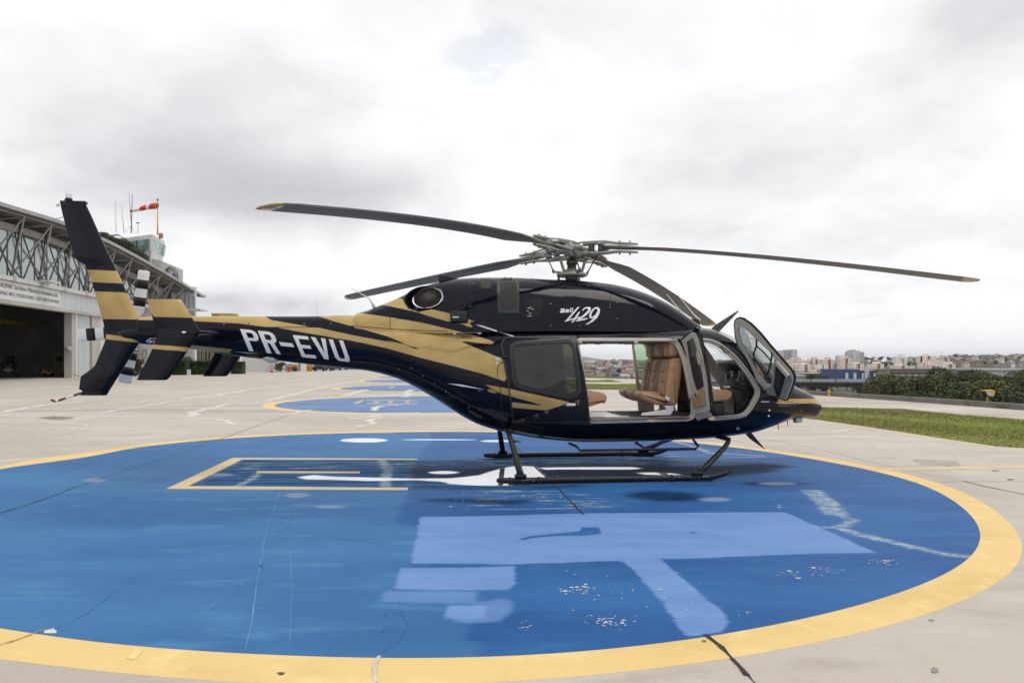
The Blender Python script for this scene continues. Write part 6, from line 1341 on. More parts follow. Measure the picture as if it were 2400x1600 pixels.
simple_tower(1, 1385, 1606, 482, 720, CRM, 'cream low block with a maroon stripe behind the blue building', (1488, 1534, 484), (1455, 1545, 460))
simple_tower(1, 1752, 1975, 484, 730, CRM, 'cream low block with a maroon stripe standing alone', (1858, 1905, 484), (1825, 1925, 456))
simple_tower(2, 10, 200, 358, 950, WHT, 'white tower with a roof tank standing alone above the long shed', (105, 150, 385), (75, 155, 322), sm=GR2)
simple_tower(2, -20, 218, 515, 740, PEA, 'pink low block at the foot of the lone white tower', (105, 155, 520), (45, 140, 460))
simple_tower(2, 482, 745, 348, 900, CRM, 'orange-cream tower at the left of the right-hand cluster', (582, 625, 345), (545, 628, 312), steps=((482, 550, 350),))
simple_tower(2, 780, 988, 372, 910, TAN, 'olive tower right of the orange-cream one', (890, 935, 370), (850, 938, 336))
simple_tower(2, 640, 800, 405, 850, PEA, 'pale pink block between the orange-cream and olive towers')
simple_tower(2, 455, 600, 470, 740, PEA, 'low pink block at the left foot of the right-hand cluster', steps=((520, 600, 432),))
simple_tower(2, 600, 780, 500, 735, PEA, 'low pink block with a maroon square, middle of the right-hand cluster', (665, 712, 525))
simple_tower(2, 860, 1092, 488, 730, CRM, 'low cream block with a maroon stripe, right end of the right-hand cluster', (975, 1028, 488), (915, 1060, 455))
simple_tower(2, 860, 905, 440, 725, WHT, 'thin white slab standing inside the right-hand cluster')
# towers on the skyline seen through the cabin
for (a, b_, t, m, l) in ((265, 340, 418, GR2, 'dark-topped tower at the left of the trio seen through the cabin'), (338, 398, 428, WHT, 'pale middle tower of the trio seen through the cabin'), (402, 495, 422, WHT, 'cream-striped right tower of the trio seen through the cabin')):
    tower_block('apartment_tower', [('block', 1320 + a / 6.533, 1320 + b_ / 6.533, 780 + t / 6.533, m, 0)], 1100, l, 'apartment tower', 'apartment towers on the skyline')
# hillside houses
random.seed(31); HP = []
def house_proto(i, wall, roof):
    mb = MB(); w_, d, h = random.uniform(7, 12), random.uniform(7, 11), random.choice((3.2, 5.6, 5.8, 8.2)); o = empty('house', (0, 0, -500)); 
    mb.box((0, 0, h / 2 - 1), (w_, d, h + 2)); wl = mb.build('wall', facade_mat('house_wall_%d' % i, wall, px=2.8, pz=2.7, wx=.32, wz=.36, var=.15), o)
    r = MB()
    if i % 3 == 0: r.box((0, 0, h + .15), (w_ + .4, d + .4, .3)); r.box((w_ * .2, 0, h + .9), (2, 2, 1.3))
    else: r.add([(-w_ / 2 - .4, -d / 2 - .4, h), (w_ / 2 + .4, -d / 2 - .4, h), (w_ / 2 + .4, d / 2 + .4, h), (-w_ / 2 - .4, d / 2 + .4, h), (-w_ / 2 - .4, 0, h + 1.7), (w_ / 2 + .4, 0, h + 1.7)], [(0, 1, 5, 4), (3, 4, 5, 2), (0, 4, 3), (1, 2, 5), (0, 3, 2, 1)])
    r.build('roof', mat('house_roof_%d' % i, roof, .9, var=.2, scale=.6), o); return o
HDEF = [((.27, .21, .18), (.32, .28, .26), 'raw brick house with a flat grey roof on the crowded hillside'), ((.55, .52, .48), (.20, .12, .09), 'off-white house with a red tile roof on the crowded hillside'), ((.36, .29, .24), (.18, .13, .11), 'brown house with a dark tile roof on the crowded hillside'),
        ((.74, .72, .68), (.52, .40, .37), 'pale house with a flat concrete roof on the crowded hillside'), ((.36, .36, .36), (.28, .29, .28), 'grey house with a pitched grey roof on the crowded hillside'), ((.42, .35, .28), (.27, .19, .16), 'ochre house with a red roof on the crowded hillside'),
        ((.22, .17, .15), (.40, .36, .34), 'dark brick house with a light flat roof on the crowded hillside'), ((.70, .65, .57), (.24, .12, .10), 'cream house with a dark roof on the crowded hillside')]
protos = [house_proto(i, *d[:2]) for i, d in enumerate(HDEF)]
for o, d in zip(protos, HDEF): tag(o, d[2], 'house', 'houses crowded on the hillside')
first = set(); cnt = 0
def place_house(px, Y, sc=1.):
    global cnt
    i = random.randrange(len(protos)); o = protos[i] if i not in first else copy_tree(protos[i]); first.add(i)
    X = wx(px, Y); o.location = (X, Y, hgt(X, Y)); o.rotation_euler = (0, 0, random.uniform(-.5, .5)); s = random.uniform(.6, .9) * sc; o.scale = (s, s, s * random.uniform(.85, 1.1)); cnt += 1
for _ in range(130):
    Y = 540 + 780 * random.random() ** 1.1; place_house(random.uniform(1357, 1500) if random.random() < .9 else random.uniform(1675, 1700), Y)
for _ in range(125): Y = random.uniform(820, 1450); place_house(random.uniform(2225, 2410), Y)
for _ in range(34): Y = random.uniform(800, 1400); place_house(random.choice((random.uniform(1955, 1985), random.uniform(2022, 2100), random.uniform(2125, 2160))), Y)
# sheds, works and the blue building in the middle distance
GW = mat('warehouse_grey', (.235, .225, .205), .85, var=.18, scale=.05, stretch=(6, 1, .3)); BB = mat('blue_cladding', (.022, .055, .19), .6, var=.12, scale=.3); WC = mat('white_render', (.62, .61, .58), .7, var=.08, scale=.2); TC = mat('stained_render', (.40, .37, .31), .85, var=.22, scale=.08); RF = mat('sheet_roof', (.46, .46, .45), .6, var=.15, scale=.1, stretch=(5, 1, 1)); DK = mat('dark_opening', (.02, .02, .02), .9)
def works(name, label, cat, Y, parts):
    x0 = min(p[1] for p in parts); x1 = max(p[2] for p in parts); cx = wx((x0 + x1) / 2, Y); o = empty(name, (cx, Y, -9.5)); tag(o, label, cat)
    for (pn, a, b_, t, bt, m, fo, dep) in parts:
        z0 = wz(bt, Y) if bt else -9.5; zt = wz(t, Y); MB().box(((wx(a, Y) + wx(b_, Y)) / 2 - cx, dep / 2 - fo, (z0 + zt) / 2 + 9.5), (wx(b_, Y) - wx(a, Y), dep, zt - z0)).build(pn, m, o)
    return o
works('warehouse', 'long grey ribbed warehouse wall left of the blue building', 'warehouse', 460, [('wall', T1(-400), T1(1062), T1y(668), None, GW, 0, 40), ('wall', T1(1062), T1(1222), T1y(672), None, mat('warehouse_dark', (.17, .165, .155), .85), 1, 40), ('roof', T1(-400), T1(1222), T1y(662), T1y(670), mat('parapet_grey', (.30, .29, .27), .8), 3, 40)])
works('shed', 'low white shed in front of the grey warehouse', 'shed', 440, [('wall', T1(-100), T1(525), T1y(688), T1y(708), WC, 0, 10), ('base', T1(-100), T1(600), T1y(708), None, GW, .5, 10)])
BL_ = works('factory', 'bright blue factory with white window bays', 'factory', 400, [('wall', T1(1225), T1(1528), T1y(590), None, BB, 0, 30), ('wing', T1(1528), T1(1832), T1y(612), None, BB, -2, 28), ('roof', T1(1525), T1(1832), T1y(600), T1y(612), WC, -1, 26)] +
      [('window_bay', T1(a), T1(b_), T1y(655), T1y(782), WC, .5, .6) for a, b_ in ((1264, 1311), (1412, 1459), (1566, 1593), (1786, 1810))])
works('chimney', 'white square tower rising beside the blue factory', 'tower', 390, [('shaft', T1(1668), T1(1704), T1y(532), T1y(770), WC, 0, 3), ('slot', T1(1676), T1(1694), T1y(625), T1y(745), mat('chimney_grey', (.35, .36, .38), .7), .2, .3)])
works('office_building', 'cream low building right of the blue factory', 'building', 410, [('wall', T1(1834), T1(2062), T1y(602), None, TC, 0, 25), ('roof', T1(1640), T1(2070), T1y(576), T1y(588), mat('beam_grey', (.30, .27, .23), .8), 2, 25)] + [('window', T1(a), T1(a + 18), T1y(632), T1y(646), DK, .2, .3) for a in (1845, 1930, 2005)])
works('factory_hall', 'long brown concrete hall with a dark window band behind the trees', 'hall', 430, [('wall', T1(2062), T2(840), T1y(648), None, TC, 0, 30), ('upper_wall', T1(2062), T2(1100), T1y(594), T1y(648), mat('hall_brown', (.25, .215, .17), .9, var=.2, scale=.1), 1.2, 32), ('roof', T1(2062), T2(1400), T1y(583), T1y(594), mat('hall_roof', (.12, .105, .09), .9), 2, 34), ('window_band', T1(1960), T2(720), T1y(652), T1y(674), DK, 1.4, .5), ('base_wall', T1(1960), T2(720), T1y(674), T1y(715), facade_mat('bays_grey', (.30, .29, .27), px=4, pz=60, wx=.2, wz=.9), 1.4, 2)])
works('warehouse', 'long white warehouse beyond the treetops on the right', 'warehouse', 480, [('wall', T2(1385), T2(2500), T1y(603), None, facade_mat('warehouse_white', (.52, .52, .52), px=14, pz=99, wx=.06, wz=.98, win=(.3, .3, .31)), 0, 30), ('roof', T2(1100), T2(2500), T1y(578), T1y(604), RF, 2, 30)])
def tank(px, a, t, Y, label, name='water_tank'):
    r = (wx(a, Y) - wx(px, Y)) / 2; o = MB().lathe([(r, -9), (r, wz(t, Y) - .3), (r * .9, wz(t, Y)), (.1, wz(t, Y) + .2)], (0, 0, 0), 20).build(name, WC); o.location = (wx((px + a) / 2, Y), Y, 0); tag(o, label, 'tank')
tank(T2(715), T2(783), T1y(650), 380, 'white cylindrical tank at the end of the brown hall'); tank(T2(2117), T2(2180), T1y(500), 700, 'white cylindrical tower standing above the far white warehouse')
# arched white shed below the viaduct
Y = 300; o = empty('arched_shed', (wx(2060, Y), Y, -9.5)); tag(o, 'white arched-roof shed partly hidden by the viaduct and trees', 'shed')
xa, xb = wx(T1(1480), Y), wx(T2(262), Y); cx = wx(2060, Y); zt = wz(T1y(792), Y) + 9.5; zs = wz(T1y(905), Y) + 9.5; W2 = (xb - xa) / 2
MB().prism([(xa - cx, 0, 0), (xb - cx, 0, 0), (xb - cx, 0, zs)] + [((xa + xb) / 2 - cx + W2 * math.cos(a), 0, zs + (zt - zs) * math.sin(a)) for a in [k * math.pi / 16 for k in range(1, 16)]] + [(xa - cx, 0, zs)], (0, 25, 0)).build('wall', mat('shed_white', (.48, .49, .50), .7, var=.1, scale=.2), o)
MB().box((W2 * .1, -.6, zt + .3), (W2 * 2.3, 2, .6)).build('roof', RF, o)
for a in (1972, 2104, 2218): MB().box((wx(T1(a), Y) - cx, -.1, wz(T1y(875), Y) + 9.5), (1.2, .3, 3.4)).build('window', DK, o)
MB().box((wx(T1(1610), Y) - cx, -1.5, wz(T1y(918), Y) + 9.5), (wx(T1(1735), Y) - wx(T1(1480), Y), 3, 1)).build('canopy', WC, o)
# the viaduct
VD = empty('viaduct', (90, 240, -9.5)); tag(VD, 'grey concrete viaduct on heavy piers passing beyond the kerb', 'viaduct')
CV = mat('viaduct_concrete', (.095, .088, .078), .9, var=.3, scale=.3); CVd = mat('viaduct_soffit', (.075, .068, .06), .9, var=.3, scale=.4)
r0 = Vector((wx(2093, 205), 205, wz(T1y(842), 205))); r1_ = Vector((wx(1866, 262), 262, wz(T1y(832), 262))); dv = (r1_ - r0)
A0 = r0; A1 = r0 + dv * 3.0; off = Vector((90, 240, -9.5)); nrm = Vector((-dv.y, dv.x, 0)).normalized(); nrm = nrm if nrm.y > 0 else -nrm
def vbox(p, q, z0, z1, w0, w1, name, m): 
    c = [p + nrm * w0, q + nrm * w0, q + nrm * w1, p + nrm * w1]; MB().add([v + Vector((0, 0, z0)) - off for v in c] + [v + Vector((0, 0, z1)) - off for v in c], [(0, 1, 2, 3)[::-1], (4, 5, 6, 7), (0, 1, 5, 4), (1, 2, 6, 5), (2, 3, 7, 6), (3, 0, 4, 7)]).build(name, m, VD)
vbox(A0 + dv * .16, A1, -.15, .3, -1.0, 9, 'deck', CV); vbox(A0 + dv * .12, A1, .3, 1.25, -1.0, -.8, 'parapet', mat('viaduct_parapet', (.36, .42, .50), .5, var=.12, scale=.4)); vbox(A0 + dv * .12, A1, .3, .95, 8.8, 9, 'parapet', MATS['viaduct_parapet'])
vbox(A0 + dv * .2, A1, -1.5, -.15, .4, 1.3, 'girder', CVd); vbox(A0 + dv * .2, A1, -1.5, -.15, 3.4, 4.3, 'girder', CVd); vbox(A0 + dv * .2, A1, -1.5, -.15, 6.6, 7.5, 'girder', CVd)
for t in (.34, .86, 1.22, 1.62, 2.0, 2.45, 2.9):
    p = A0 + dv * t; d_ = dv.normalized() * .9
    vbox(p - d_, p + d_, -2.1, -1.5, -.8, 8.6, 'pier_cap', CV); vbox(p - d_ * .8, p + d_ * .8, -9.5 - p.z - 1, -2.1, 1.0, 2.8, 'pier', CV); vbox(p - d_ * .8, p + d_ * .8, -9.5 - p.z - 1, -2.1, 5.6, 7.2, 'pier', CV)
MB().prism([A0 - off + Vector((0, 0, .1)) + nrm * -1, A0 + dv * .2 - off + Vector((0, 0, .3)) - nrm, A0 + dv * .2 - off + Vector((0, 0, -.95)) - nrm], nrm * 9).build('ramp_end', CV, VD)
for t in (.2, .5, .78, 1.0, 1.35): p = A0 + dv * t; MB().box(p - off - nrm * 1.1 + Vector((0, 0, .9)), (.35, .3, .7)).build('deck_post', mat('post_rust', (.16, .09, .06), .8), VD)
# trees: many small leaf faces through the crown volume
def leaf_mat(name, c1, c2, c3):
    m = bpy.data.materials.new(name); m.use_nodes = True; N, K, b = nodes_of(m); tc = N('ShaderNodeTexCoord'); n = N('ShaderNodeTexNoise'); n.inputs['Scale'].default_value = .9; n.inputs['Detail'].default_value = 6; K(tc.outputs['Object'], n.inputs['Vector'])
    oi = N('ShaderNodeObjectInfo'); r = N('ShaderNodeValToRGB'); e = r.color_ramp.elements; e[0].color = (*c1, 1); e[0].position = .34; e[1].color = (*c3, 1); e[1].position = .68; q = e.new(.5); q.color = (*c2, 1)
    ad = N('ShaderNodeMath'); ad.operation = 'MULTIPLY_ADD'; ad.inputs[1].default_value = .26; K(oi.outputs['Random'], ad.inputs[0]); K(n.outputs[0], ad.inputs[2]); sb = N('ShaderNodeMath'); sb.operation = 'SUBTRACT'; sb.inputs[1].default_value = .13; K(ad.outputs[0], sb.inputs[0])
    K(sb.outputs[0], r.inputs[0]); K(r.outputs[0], b.inputs['Base Color']); b.inputs['Roughness'].default_value = .6; b.inputs['Specular IOR Level'].default_value = .3
    return m
LM = leaf_mat('leaf_deep', (.014, .023, .006), (.034, .050, .012), (.095, .11, .028)); LM2 = leaf_mat('leaf_olive', (.020, .030, .009), (.046, .060, .017), (.12, .125, .038)); BARK = mat('bark', (.06, .045, .032), .9, var=.3, scale=4)
def crown_geo(rng, cl, n, leaf):                        # cl: (centre, radii) clumps
    V = []; Fc = []
    w = np.array([c[1][0] * c[1][1] * c[1][2] for c in cl]) ** .7; w /= w.sum()
    for c, k in zip(cl, (w * n).astype(int)):
        d = rng.normal(size=(k, 3)); d /= np.linalg.norm(d, axis=1)[:, None]; r = rng.uniform(.35, 1.05, k) ** .45; p = np.array(c[0]) + d * np.array(c[1]) * r[:, None]
        a = rng.normal(size=(k, 3)) + d * .6; a /= np.linalg.norm(a, axis=1)[:, None]; t = np.cross(a, rng.normal(size=(k, 3))); t /= np.linalg.norm(t, axis=1)[:, None]; bb = np.cross(a, t); s = leaf * rng.uniform(.6, 1.4, k)[:, None]
        o_ = len(V) * 0 + sum(len(v) for v in V); q = np.stack([p - t * s * .5, p + bb * s * .32, p + t * s * .5, p - bb * s * .32], 1).reshape(-1, 3); V.append(q); Fc.append(np.arange(4 * k).reshape(-1, 4) + o_)
    return np.concatenate(V).tolist(), np.concatenate(Fc).tolist()
def tree_proto(seed, h, spread, n, leaf, lm, nm='tree', low=.35):
    rng = np.random.default_rng(seed); o = empty(nm, (0, 0, -500)); cl = []; tr = MB(); th = h * low
    tr.tube([(0, 0, -.5), (.1, 0, th * .6), (.0, .1, th)], [h * .03, h * .024, h * .018], 8)
    for k in range(12):
        a = rng.uniform(0, 2 * math.pi); rr = spread * rng.uniform(.15, .8); z = th + (h - th) * rng.uniform(.15, .85); c = (rr * math.cos(a), rr * math.sin(a), z); q = spread * rng.uniform(.20, .42)
        cl.append((c, (q, q, q * .72))); tr.tube([(0, 0, th * rng.uniform(.5, 1)), (c[0] * .5, c[1] * .5, (th + z) / 2), c], [h * .014, h * .009, h * .003], 6)
    cl.append(((0, 0, h * .66), (spread * .5, spread * .5, h * .22)))
    tr.build('trunk', BARK, o); v, f = crown_geo(rng, cl, n, leaf); cr = MB(); cr.v = v; cr.f = f; cr.build('crown', lm, o, fix=False); return o
TP = [tree_proto(101, 9, 4.2, 34000, .15, LM), tree_proto(102, 8, 4.8, 34000, .15, LM2), tree_proto(103, 10, 4.0, 34000, .15, LM), tree_proto(104, 7, 3.8, 26000, .14, LM2, low=.2), tree_proto(105, 5, 3.4, 18000, .14, LM2, low=.1)]
prof = [(2040, 903), (2075, 903), (2100, 898), (2133, 886), (2155, 874), (2176, 872), (2202, 863), (2228, 857), (2250, 858), (2272, 862), (2294, 867), (2317, 868), (2342, 867), (2380, 869), (2430, 872)]
random.seed(77); used = set(); tn = 0; kinds = ('dark green tree', 'olive green broad tree', 'tall dark tree', 'bushy olive tree', 'low leafy tree')
def put_tree(k, px, py_top, Y, label=None, grp='trees crowded below the kerb wall', zb=None):
    X = wx(px, Y); zb = (-9.5 if zb is None else zb); ht = wz(py_top, Y) - zb; o = TP[k] if k not in used else copy_tree(TP[k]); used.add(k); h0 = (9, 8, 10, 7, 5)[k]; s = ht / h0 / 1.03
    o.location = (X, Y, zb); o.rotation_euler = (0, 0, random.uniform(0, 6.28)); q = s if s < 1.6 else 1.6 + (s - 1.6) * .5; o.scale = (q * random.uniform(.95, 1.15), q, s); o.name = 'tree'
    if label: return tag(o, label, 'tree', grp)
    tag(o, label or ('%s in the wood below the kerb, %s' % (kinds[k], 'nearest row' if Y < 45 else 'middle rows' if Y < 75 else 'back row')), 'tree', grp + (' near' if Y < 45 else ' middle' if Y < 75 else ' back')); return o
for row, (Y0, dpy, step) in enumerate(((34, 46, 26), (44, 31, 30), (58, 18, 32), (76, 7, 34), (98, 0, 36))):
    px = (2300, 2245, 2200, 2180, 2165)[row]
    while px < 2520:
        Y = Y0 * random.uniform(.94, 1.08); top = np.interp(px, *zip(*prof)) + dpy * random.uniform(.45, 1.15) + random.uniform(-3, 5)
        if wx(px, Y) > np.interp(Y, [k[1] for k in KERB], [k[0] for k in KERB]) + 2.2 and Y > 30: put_tree(random.choice((0, 1, 2, 3, 4)) if row < 2 else random.choice((0, 1, 2)), px, top, Y)
        px += step * random.uniform(.75, 1.2)
for (px, py, Y, k) in ((1880, 908, 300, 3), (1905, 906, 310, 1), (1932, 909, 290, 4), (1962, 905, 305, 0), (1985, 908, 290, 3), (2012, 905, 300, 1), (2036, 908, 285, 4), (1925, 904, 320, 3), (1895, 910, 270, 4), (1950, 911, 275, 3), (2000, 912, 270, 3)):
    put_tree(k, px, py, Y, 'dark bushy tree in the gap below the viaduct deck', 'trees under the viaduct')
for (px, py, Y, s_) in ((2082, 926, 34.5, .12), (2098, 919, 36, .2), (2112, 917, 34.5, .24), (2130, 907, 36.5, .32), (2152, 911, 35, .30), (2172, 903, 37, .38), (2196, 909, 33.5, .34), (2220, 915, 31.8, .30), (2250, 920, 30.5, .28), (2282, 924, 29.5, .26), (2352, 927, 28.2, .28), (2388, 925, 28, .3), (2092, 908, 62, .34), (2114, 898, 66, .5), (2132, 884, 70, .7), (2126, 888, 100, .8), (2148, 878, 105, 1.0)):
    zt_ = wz(py, Y); o = put_tree(4, px, py, Y, 'low leafy bush growing up against the outer side of the kerb wall', 'bushes along the kerb wall', zb=zt_ - 5.2 * s_); o.scale = (s_ * .9, s_ * .9, s_)
for (px, py, Y) in ((1907, 877, 300), (1920, 875, 296), (1934, 878, 300), (2060, 884, 200), (2085, 884, 205), (2110, 882, 210)): put_tree(1, px, py, Y, 'pale green tree growing before the low buildings beyond the viaduct', 'trees before the warehouses')
for (px, py, Y) in ((2031, 846, 1350), (2045, 843, 1380), (2065, 845, 1300), (2083, 843, 1390), (2300, 838, 1400), (2372, 836, 1420), (2382, 838, 1400), (2396, 839, 1410), (2265, 842, 1350), (2242, 843, 1300), (1410, 853, 1050), (1418, 854, 1040), (1434, 850, 1080), (1445, 855, 1000), (2240, 846, 1200), (2160, 847, 1100), (2150, 850, 1000), (1962, 846, 1100), (1975, 850, 1000), (2255, 852, 1000), (2275, 849, 1150), (2290, 846, 1200), (2325, 848, 1150), (2340, 843, 1300), (2357, 851, 1000), (2366, 846, 1200), (2390, 850, 1050), (2308, 856, 900), (2333, 857, 900), (2262, 858, 850), (2120, 850, 1000), (2132, 852, 950), (2143, 855, 900), (2152, 858, 850), (2030, 852, 1000), (2040, 854, 950), (2068, 853, 1000), (2078, 857, 900), (2088, 853, 950), (1958, 856, 900), (1966, 861, 800), (1376, 866, 700), (1392, 870, 650), (1430, 868, 700), (1452, 873, 620), (1468, 867, 700)):
    X = wx(px, Y); put_tree(0, px, py, Y, 'dark round tree standing among the hillside houses', 'trees on the hillside', zb=hgt(X, Y) - .5).scale = (1.5, 1.5, 1.15) if Y > 1250 else (.85, .85, .75)
for (px, py, Y) in ((1402, 881, 130), (1422, 880, 128), (1380, 884, 125)): put_tree(4, px, py, Y, 'low bush beyond the far edge of the apron seen through the cabin', 'bushes beyond the apron')
works('workshop', 'white and blue shed seen through the cabin below the houses', 'shed', 420, [('wall', 1452, 1478, 882 - 5, None, mat('shed_wall', (.62, .64, .66), .7), 0, 14), ('wing', 1441, 1452, 876, None, BB, .5, 14)])
# palm at the far right
def palm(name, px, pt, Y, zb, label, h_sc=1., grp=None):
    X = wx(px, Y); ht = wz(pt, Y) - zb; o = empty(name, (X, Y, zb)); tag(o, label, 'palm tree', grp); MB().tube([(0, 0, 0), (.15, 0, ht * .5), (0, 0, ht * .86)], [.28, .2, .16], 8).build('trunk', BARK, o)
    cr = MB(); rnd = random.Random(int(px)); L_ = ht * .22 * h_sc
    for k in range(22):
        a = rnd.uniform(0, 6.28); up = rnd.uniform(-.5, 1.2); pts = [Vector((0, 0, ht * .86)) + Vector((math.cos(a) * t, math.sin(a) * t, up * t - 1.1 * t * t)) * L_ for t in (0, .3, .6, .9, 1.2)]
        for i in range(4):
            for s_ in (-1, 1):
                for j in range(3):
                    p = pts[i].lerp(pts[i + 1], j / 3); q = Vector((-math.sin(a), math.cos(a), 0)) * s_ * L_ * .22; cr.add([p, p + q + Vector((math.cos(a), math.sin(a), -.5)) * L_ * .10, p + (pts[i + 1] - pts[i]) * .3], [(0, 1, 2)])
        cr.tube(pts, L_ * .012, 4)
    cr.build('crown', LM, o, fix=False); return o
palm('palm_tree', T2(2285), T1y(505), 130, -9.5, 'tall palm rising over the trees at the right edge', 1.3)
# yellow floodlight on its concrete pad
Y = 28.5; X = wx(2318, Y); o = empty('floodlight', (X, Y, -.1)); tag(o, 'yellow floodlight box on a short post behind the kerb wall', 'floodlight')
MB().box((0, .1, .06), (.65, .5, .14), bev=.02).build('base', KM, o); YP = mat('yellow_enamel', (.75, .40, .025), .4, var=.08, scale=4); MB().tube([(0, .1, .1), (0, .1, .40)], .025, 8).build('post', YP, o)
MB().prism([(-.22, -.1, .66), (.14, -.1, .68), (.18, -.1, .60), (.10, -.1, .40), (.06, -.1, .52)], (0, .34, 0)).build('housing', YP, o)
MB().add([(-.205, -.12, .645), (.06, -.12, .60), (.10, -.12, .44), (-.13, -.12, .47)], [(0, 1, 2, 3)]).build('lens', mat('lens_grey', (.45, .46, .45), .15), o); MB().add([(-.215, -.112, .655), (.07, -.112, .61), (.115, -.112, .42), (-.14, -.112, .45)], [(0, 1, 2, 3)]).build('frame', DK, o)
X = wx(1943, 35.5); o = empty('hydrant', (X, 35.5, 0)); tag(o, 'small yellow post lamp standing at the kerb near the nose', 'lamp post'); MB().lathe([(.10, 0), (.10, .04), (.05, .06), (.05, .28), (.09, .30), (.09, .42), (.03, .46)], n=12).build('post', YP, o); MB().lathe([(.07, .46), (.06, .60), (.02, .66)], n=12).build('lamp', MATS['post_rust'], o); o.scale = (.7, .7, .7); o.name = 'ground_lamp'
# ================================================================== LEFT SIDE: HANGAR, TOWER, LOW BUILDINGS
HD = Vector((-.119, 1, 0)).normalized(); HN = Vector((HD.y, -HD.x, 0))       # along the front, and out of it towards the apron
HB = Vector((-39.3, 0, 0))
def HP_(Y, z, out=0.): p = Vector((-39.3 - .119 * Y, Y, z)); return p + HN * out
hg = empty('hangar', HP_(80, 0, 0)); H0 = Vector(hg.location); tag(hg, 'large white hangar with an open dark doorway, glass band and arched truss roof', 'hangar')
def hq(m, Y0, Y1, z0, z1, o0, o1):                      # box aligned with the front
    c = [HP_(Y0, 0, o0), HP_(Y1, 0, o0), HP_(Y1, 0, o1), HP_(Y0, 0, o1)]
    return m.add([v - H0 + Vector((0, 0, z0)) for v in c] + [v - H0 + Vector((0, 0, z1)) for v in c], [(3, 2, 1, 0), (4, 5, 6, 7), (0, 1, 5, 4), (1, 2, 6, 5), (2, 3, 7, 6), (3, 0, 4, 7)])
def hb(name, m, *a, parent=None): return hq(MB(), *a).build(name, m, parent or hg)
def clad_mat(name, col, per=.25, amp=.10):              # vertical ribbed cladding with grime runs
    m = bpy.data.materials.new(name); m.use_nodes = True; N, K, b = nodes_of(m); tc = N('ShaderNodeTexCoord'); sp = N('ShaderNodeSeparateXYZ'); K(tc.outputs['Object'], sp.inputs[0])
    n = N('ShaderNodeTexNoise'); n.inputs['Scale'].default_value = 1.0; n.inputs['Detail'].default_value = 7; mp = N('ShaderNodeMapping'); mp.inputs['Scale'].default_value = (2, 2, .12); K(tc.outputs['Object'], mp.inputs[0]); K(mp.outputs[0], n.inputs['Vector'])
    r = N('ShaderNodeValToRGB'); r.color_ramp.elements[0].color = (*[v * (1 - amp) for v in col], 1); r.color_ramp.elements[1].color = (*[min(1, v * (1 + amp)) for v in col], 1); r.color_ramp.elements[0].position = .3; r.color_ramp.elements[1].position = .7; K(n.outputs[0], r.inputs[0]); K(r.outputs[0], b.inputs['Base Color']); b.inputs['Roughness'].default_value = .5
    w = N('ShaderNodeMath'); w.operation = 'MULTIPLY'; w.inputs[1].default_value = 2 * math.pi / per; K(sp.outputs[1], w.inputs[0]); s = N('ShaderNodeMath'); s.operation = 'SINE'; K(w.outputs[0], s.inputs[0]); bp = N('ShaderNodeBump'); bp.inputs['Strength'].default_value = .6; bp.inputs['Distance'].default_value = .04; K(s.outputs[0], bp.inputs['Height']); K(bp.outputs[0], b.inputs['Normal']); return m
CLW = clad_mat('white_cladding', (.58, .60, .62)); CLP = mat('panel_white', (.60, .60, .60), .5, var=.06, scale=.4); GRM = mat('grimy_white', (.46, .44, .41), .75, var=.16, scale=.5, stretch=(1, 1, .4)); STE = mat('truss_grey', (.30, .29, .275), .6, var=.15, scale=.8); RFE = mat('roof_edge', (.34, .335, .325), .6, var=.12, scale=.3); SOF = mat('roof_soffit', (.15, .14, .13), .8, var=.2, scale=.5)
Y_OP, Y_ED = 79.4, 87.0
hb('door_beam', GRM, 30, 86.6, 7.15, 7.45, -.6, .35); hb('fascia', CLW, 30, 86.6, 7.45, 9.35, -.4, .10); hb('sill_beam', CLP, 30, 119, 9.35, 9.75, -.5, .45)
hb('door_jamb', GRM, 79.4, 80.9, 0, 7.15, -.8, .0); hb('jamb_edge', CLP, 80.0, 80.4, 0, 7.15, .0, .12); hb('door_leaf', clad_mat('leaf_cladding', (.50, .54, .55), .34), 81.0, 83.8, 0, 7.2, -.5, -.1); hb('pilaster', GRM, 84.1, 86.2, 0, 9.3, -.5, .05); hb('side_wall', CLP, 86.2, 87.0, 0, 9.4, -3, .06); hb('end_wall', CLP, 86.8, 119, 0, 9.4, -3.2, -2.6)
MB().lathe([(.30, 0), (.30, .3)], HP_(79.2, 4.1, -.2) - H0 + Vector((0, 0, -.9)), 16, rot_to(-HD)).build('wall_fan', GRM, hg)
# sign
hb('sign_board', mat('sign_board_white', (.66, .66, .655), .45, var=.03, scale=.5), 40, 76.6, 7.52, 9.28, .12, .17); SB = empty('sign_lettering'); SB.parent = hg
SB.location = HP_(76.0, 0, .185) - H0
Mx = Matrix.Identity(4); ax_x = -HD if False else HD
INK = mat('sign_ink', (.03, .03, .035), .6)
def hang_text(txt, zz, size, xr, name, fit):            # runs left to right as read from the apron: deeper along the front
    vs, fs = text_geo(txt, size); w_ = max(v.x for v in vs); k = fit / w_
    MB().add([HP_(xr, 0, .19) - H0 - HD * (fit - v.x * k) + Vector((0, 0, zz + v.y)) for v in vs], fs).build(name, INK, hg)
bpy.data.objects.remove(SB)
hang_text('HELIPARK Táxi Aéreo e Manutenção Aeronáutica Ltda.', 8.62, .62, 76.0, 'sign_lettering', 10.4)
hang_text('COM/ANAC 08033 | CHE 0203-01/ANAC | CHETA 2009-09-4CMY-00-00', 7.95, .50, 76.2, 'sign_lettering', 11.3)
hb('fascia_lamp', CLP, 71.6, 73.6, 9.78, 9.92, .1, 1.6)
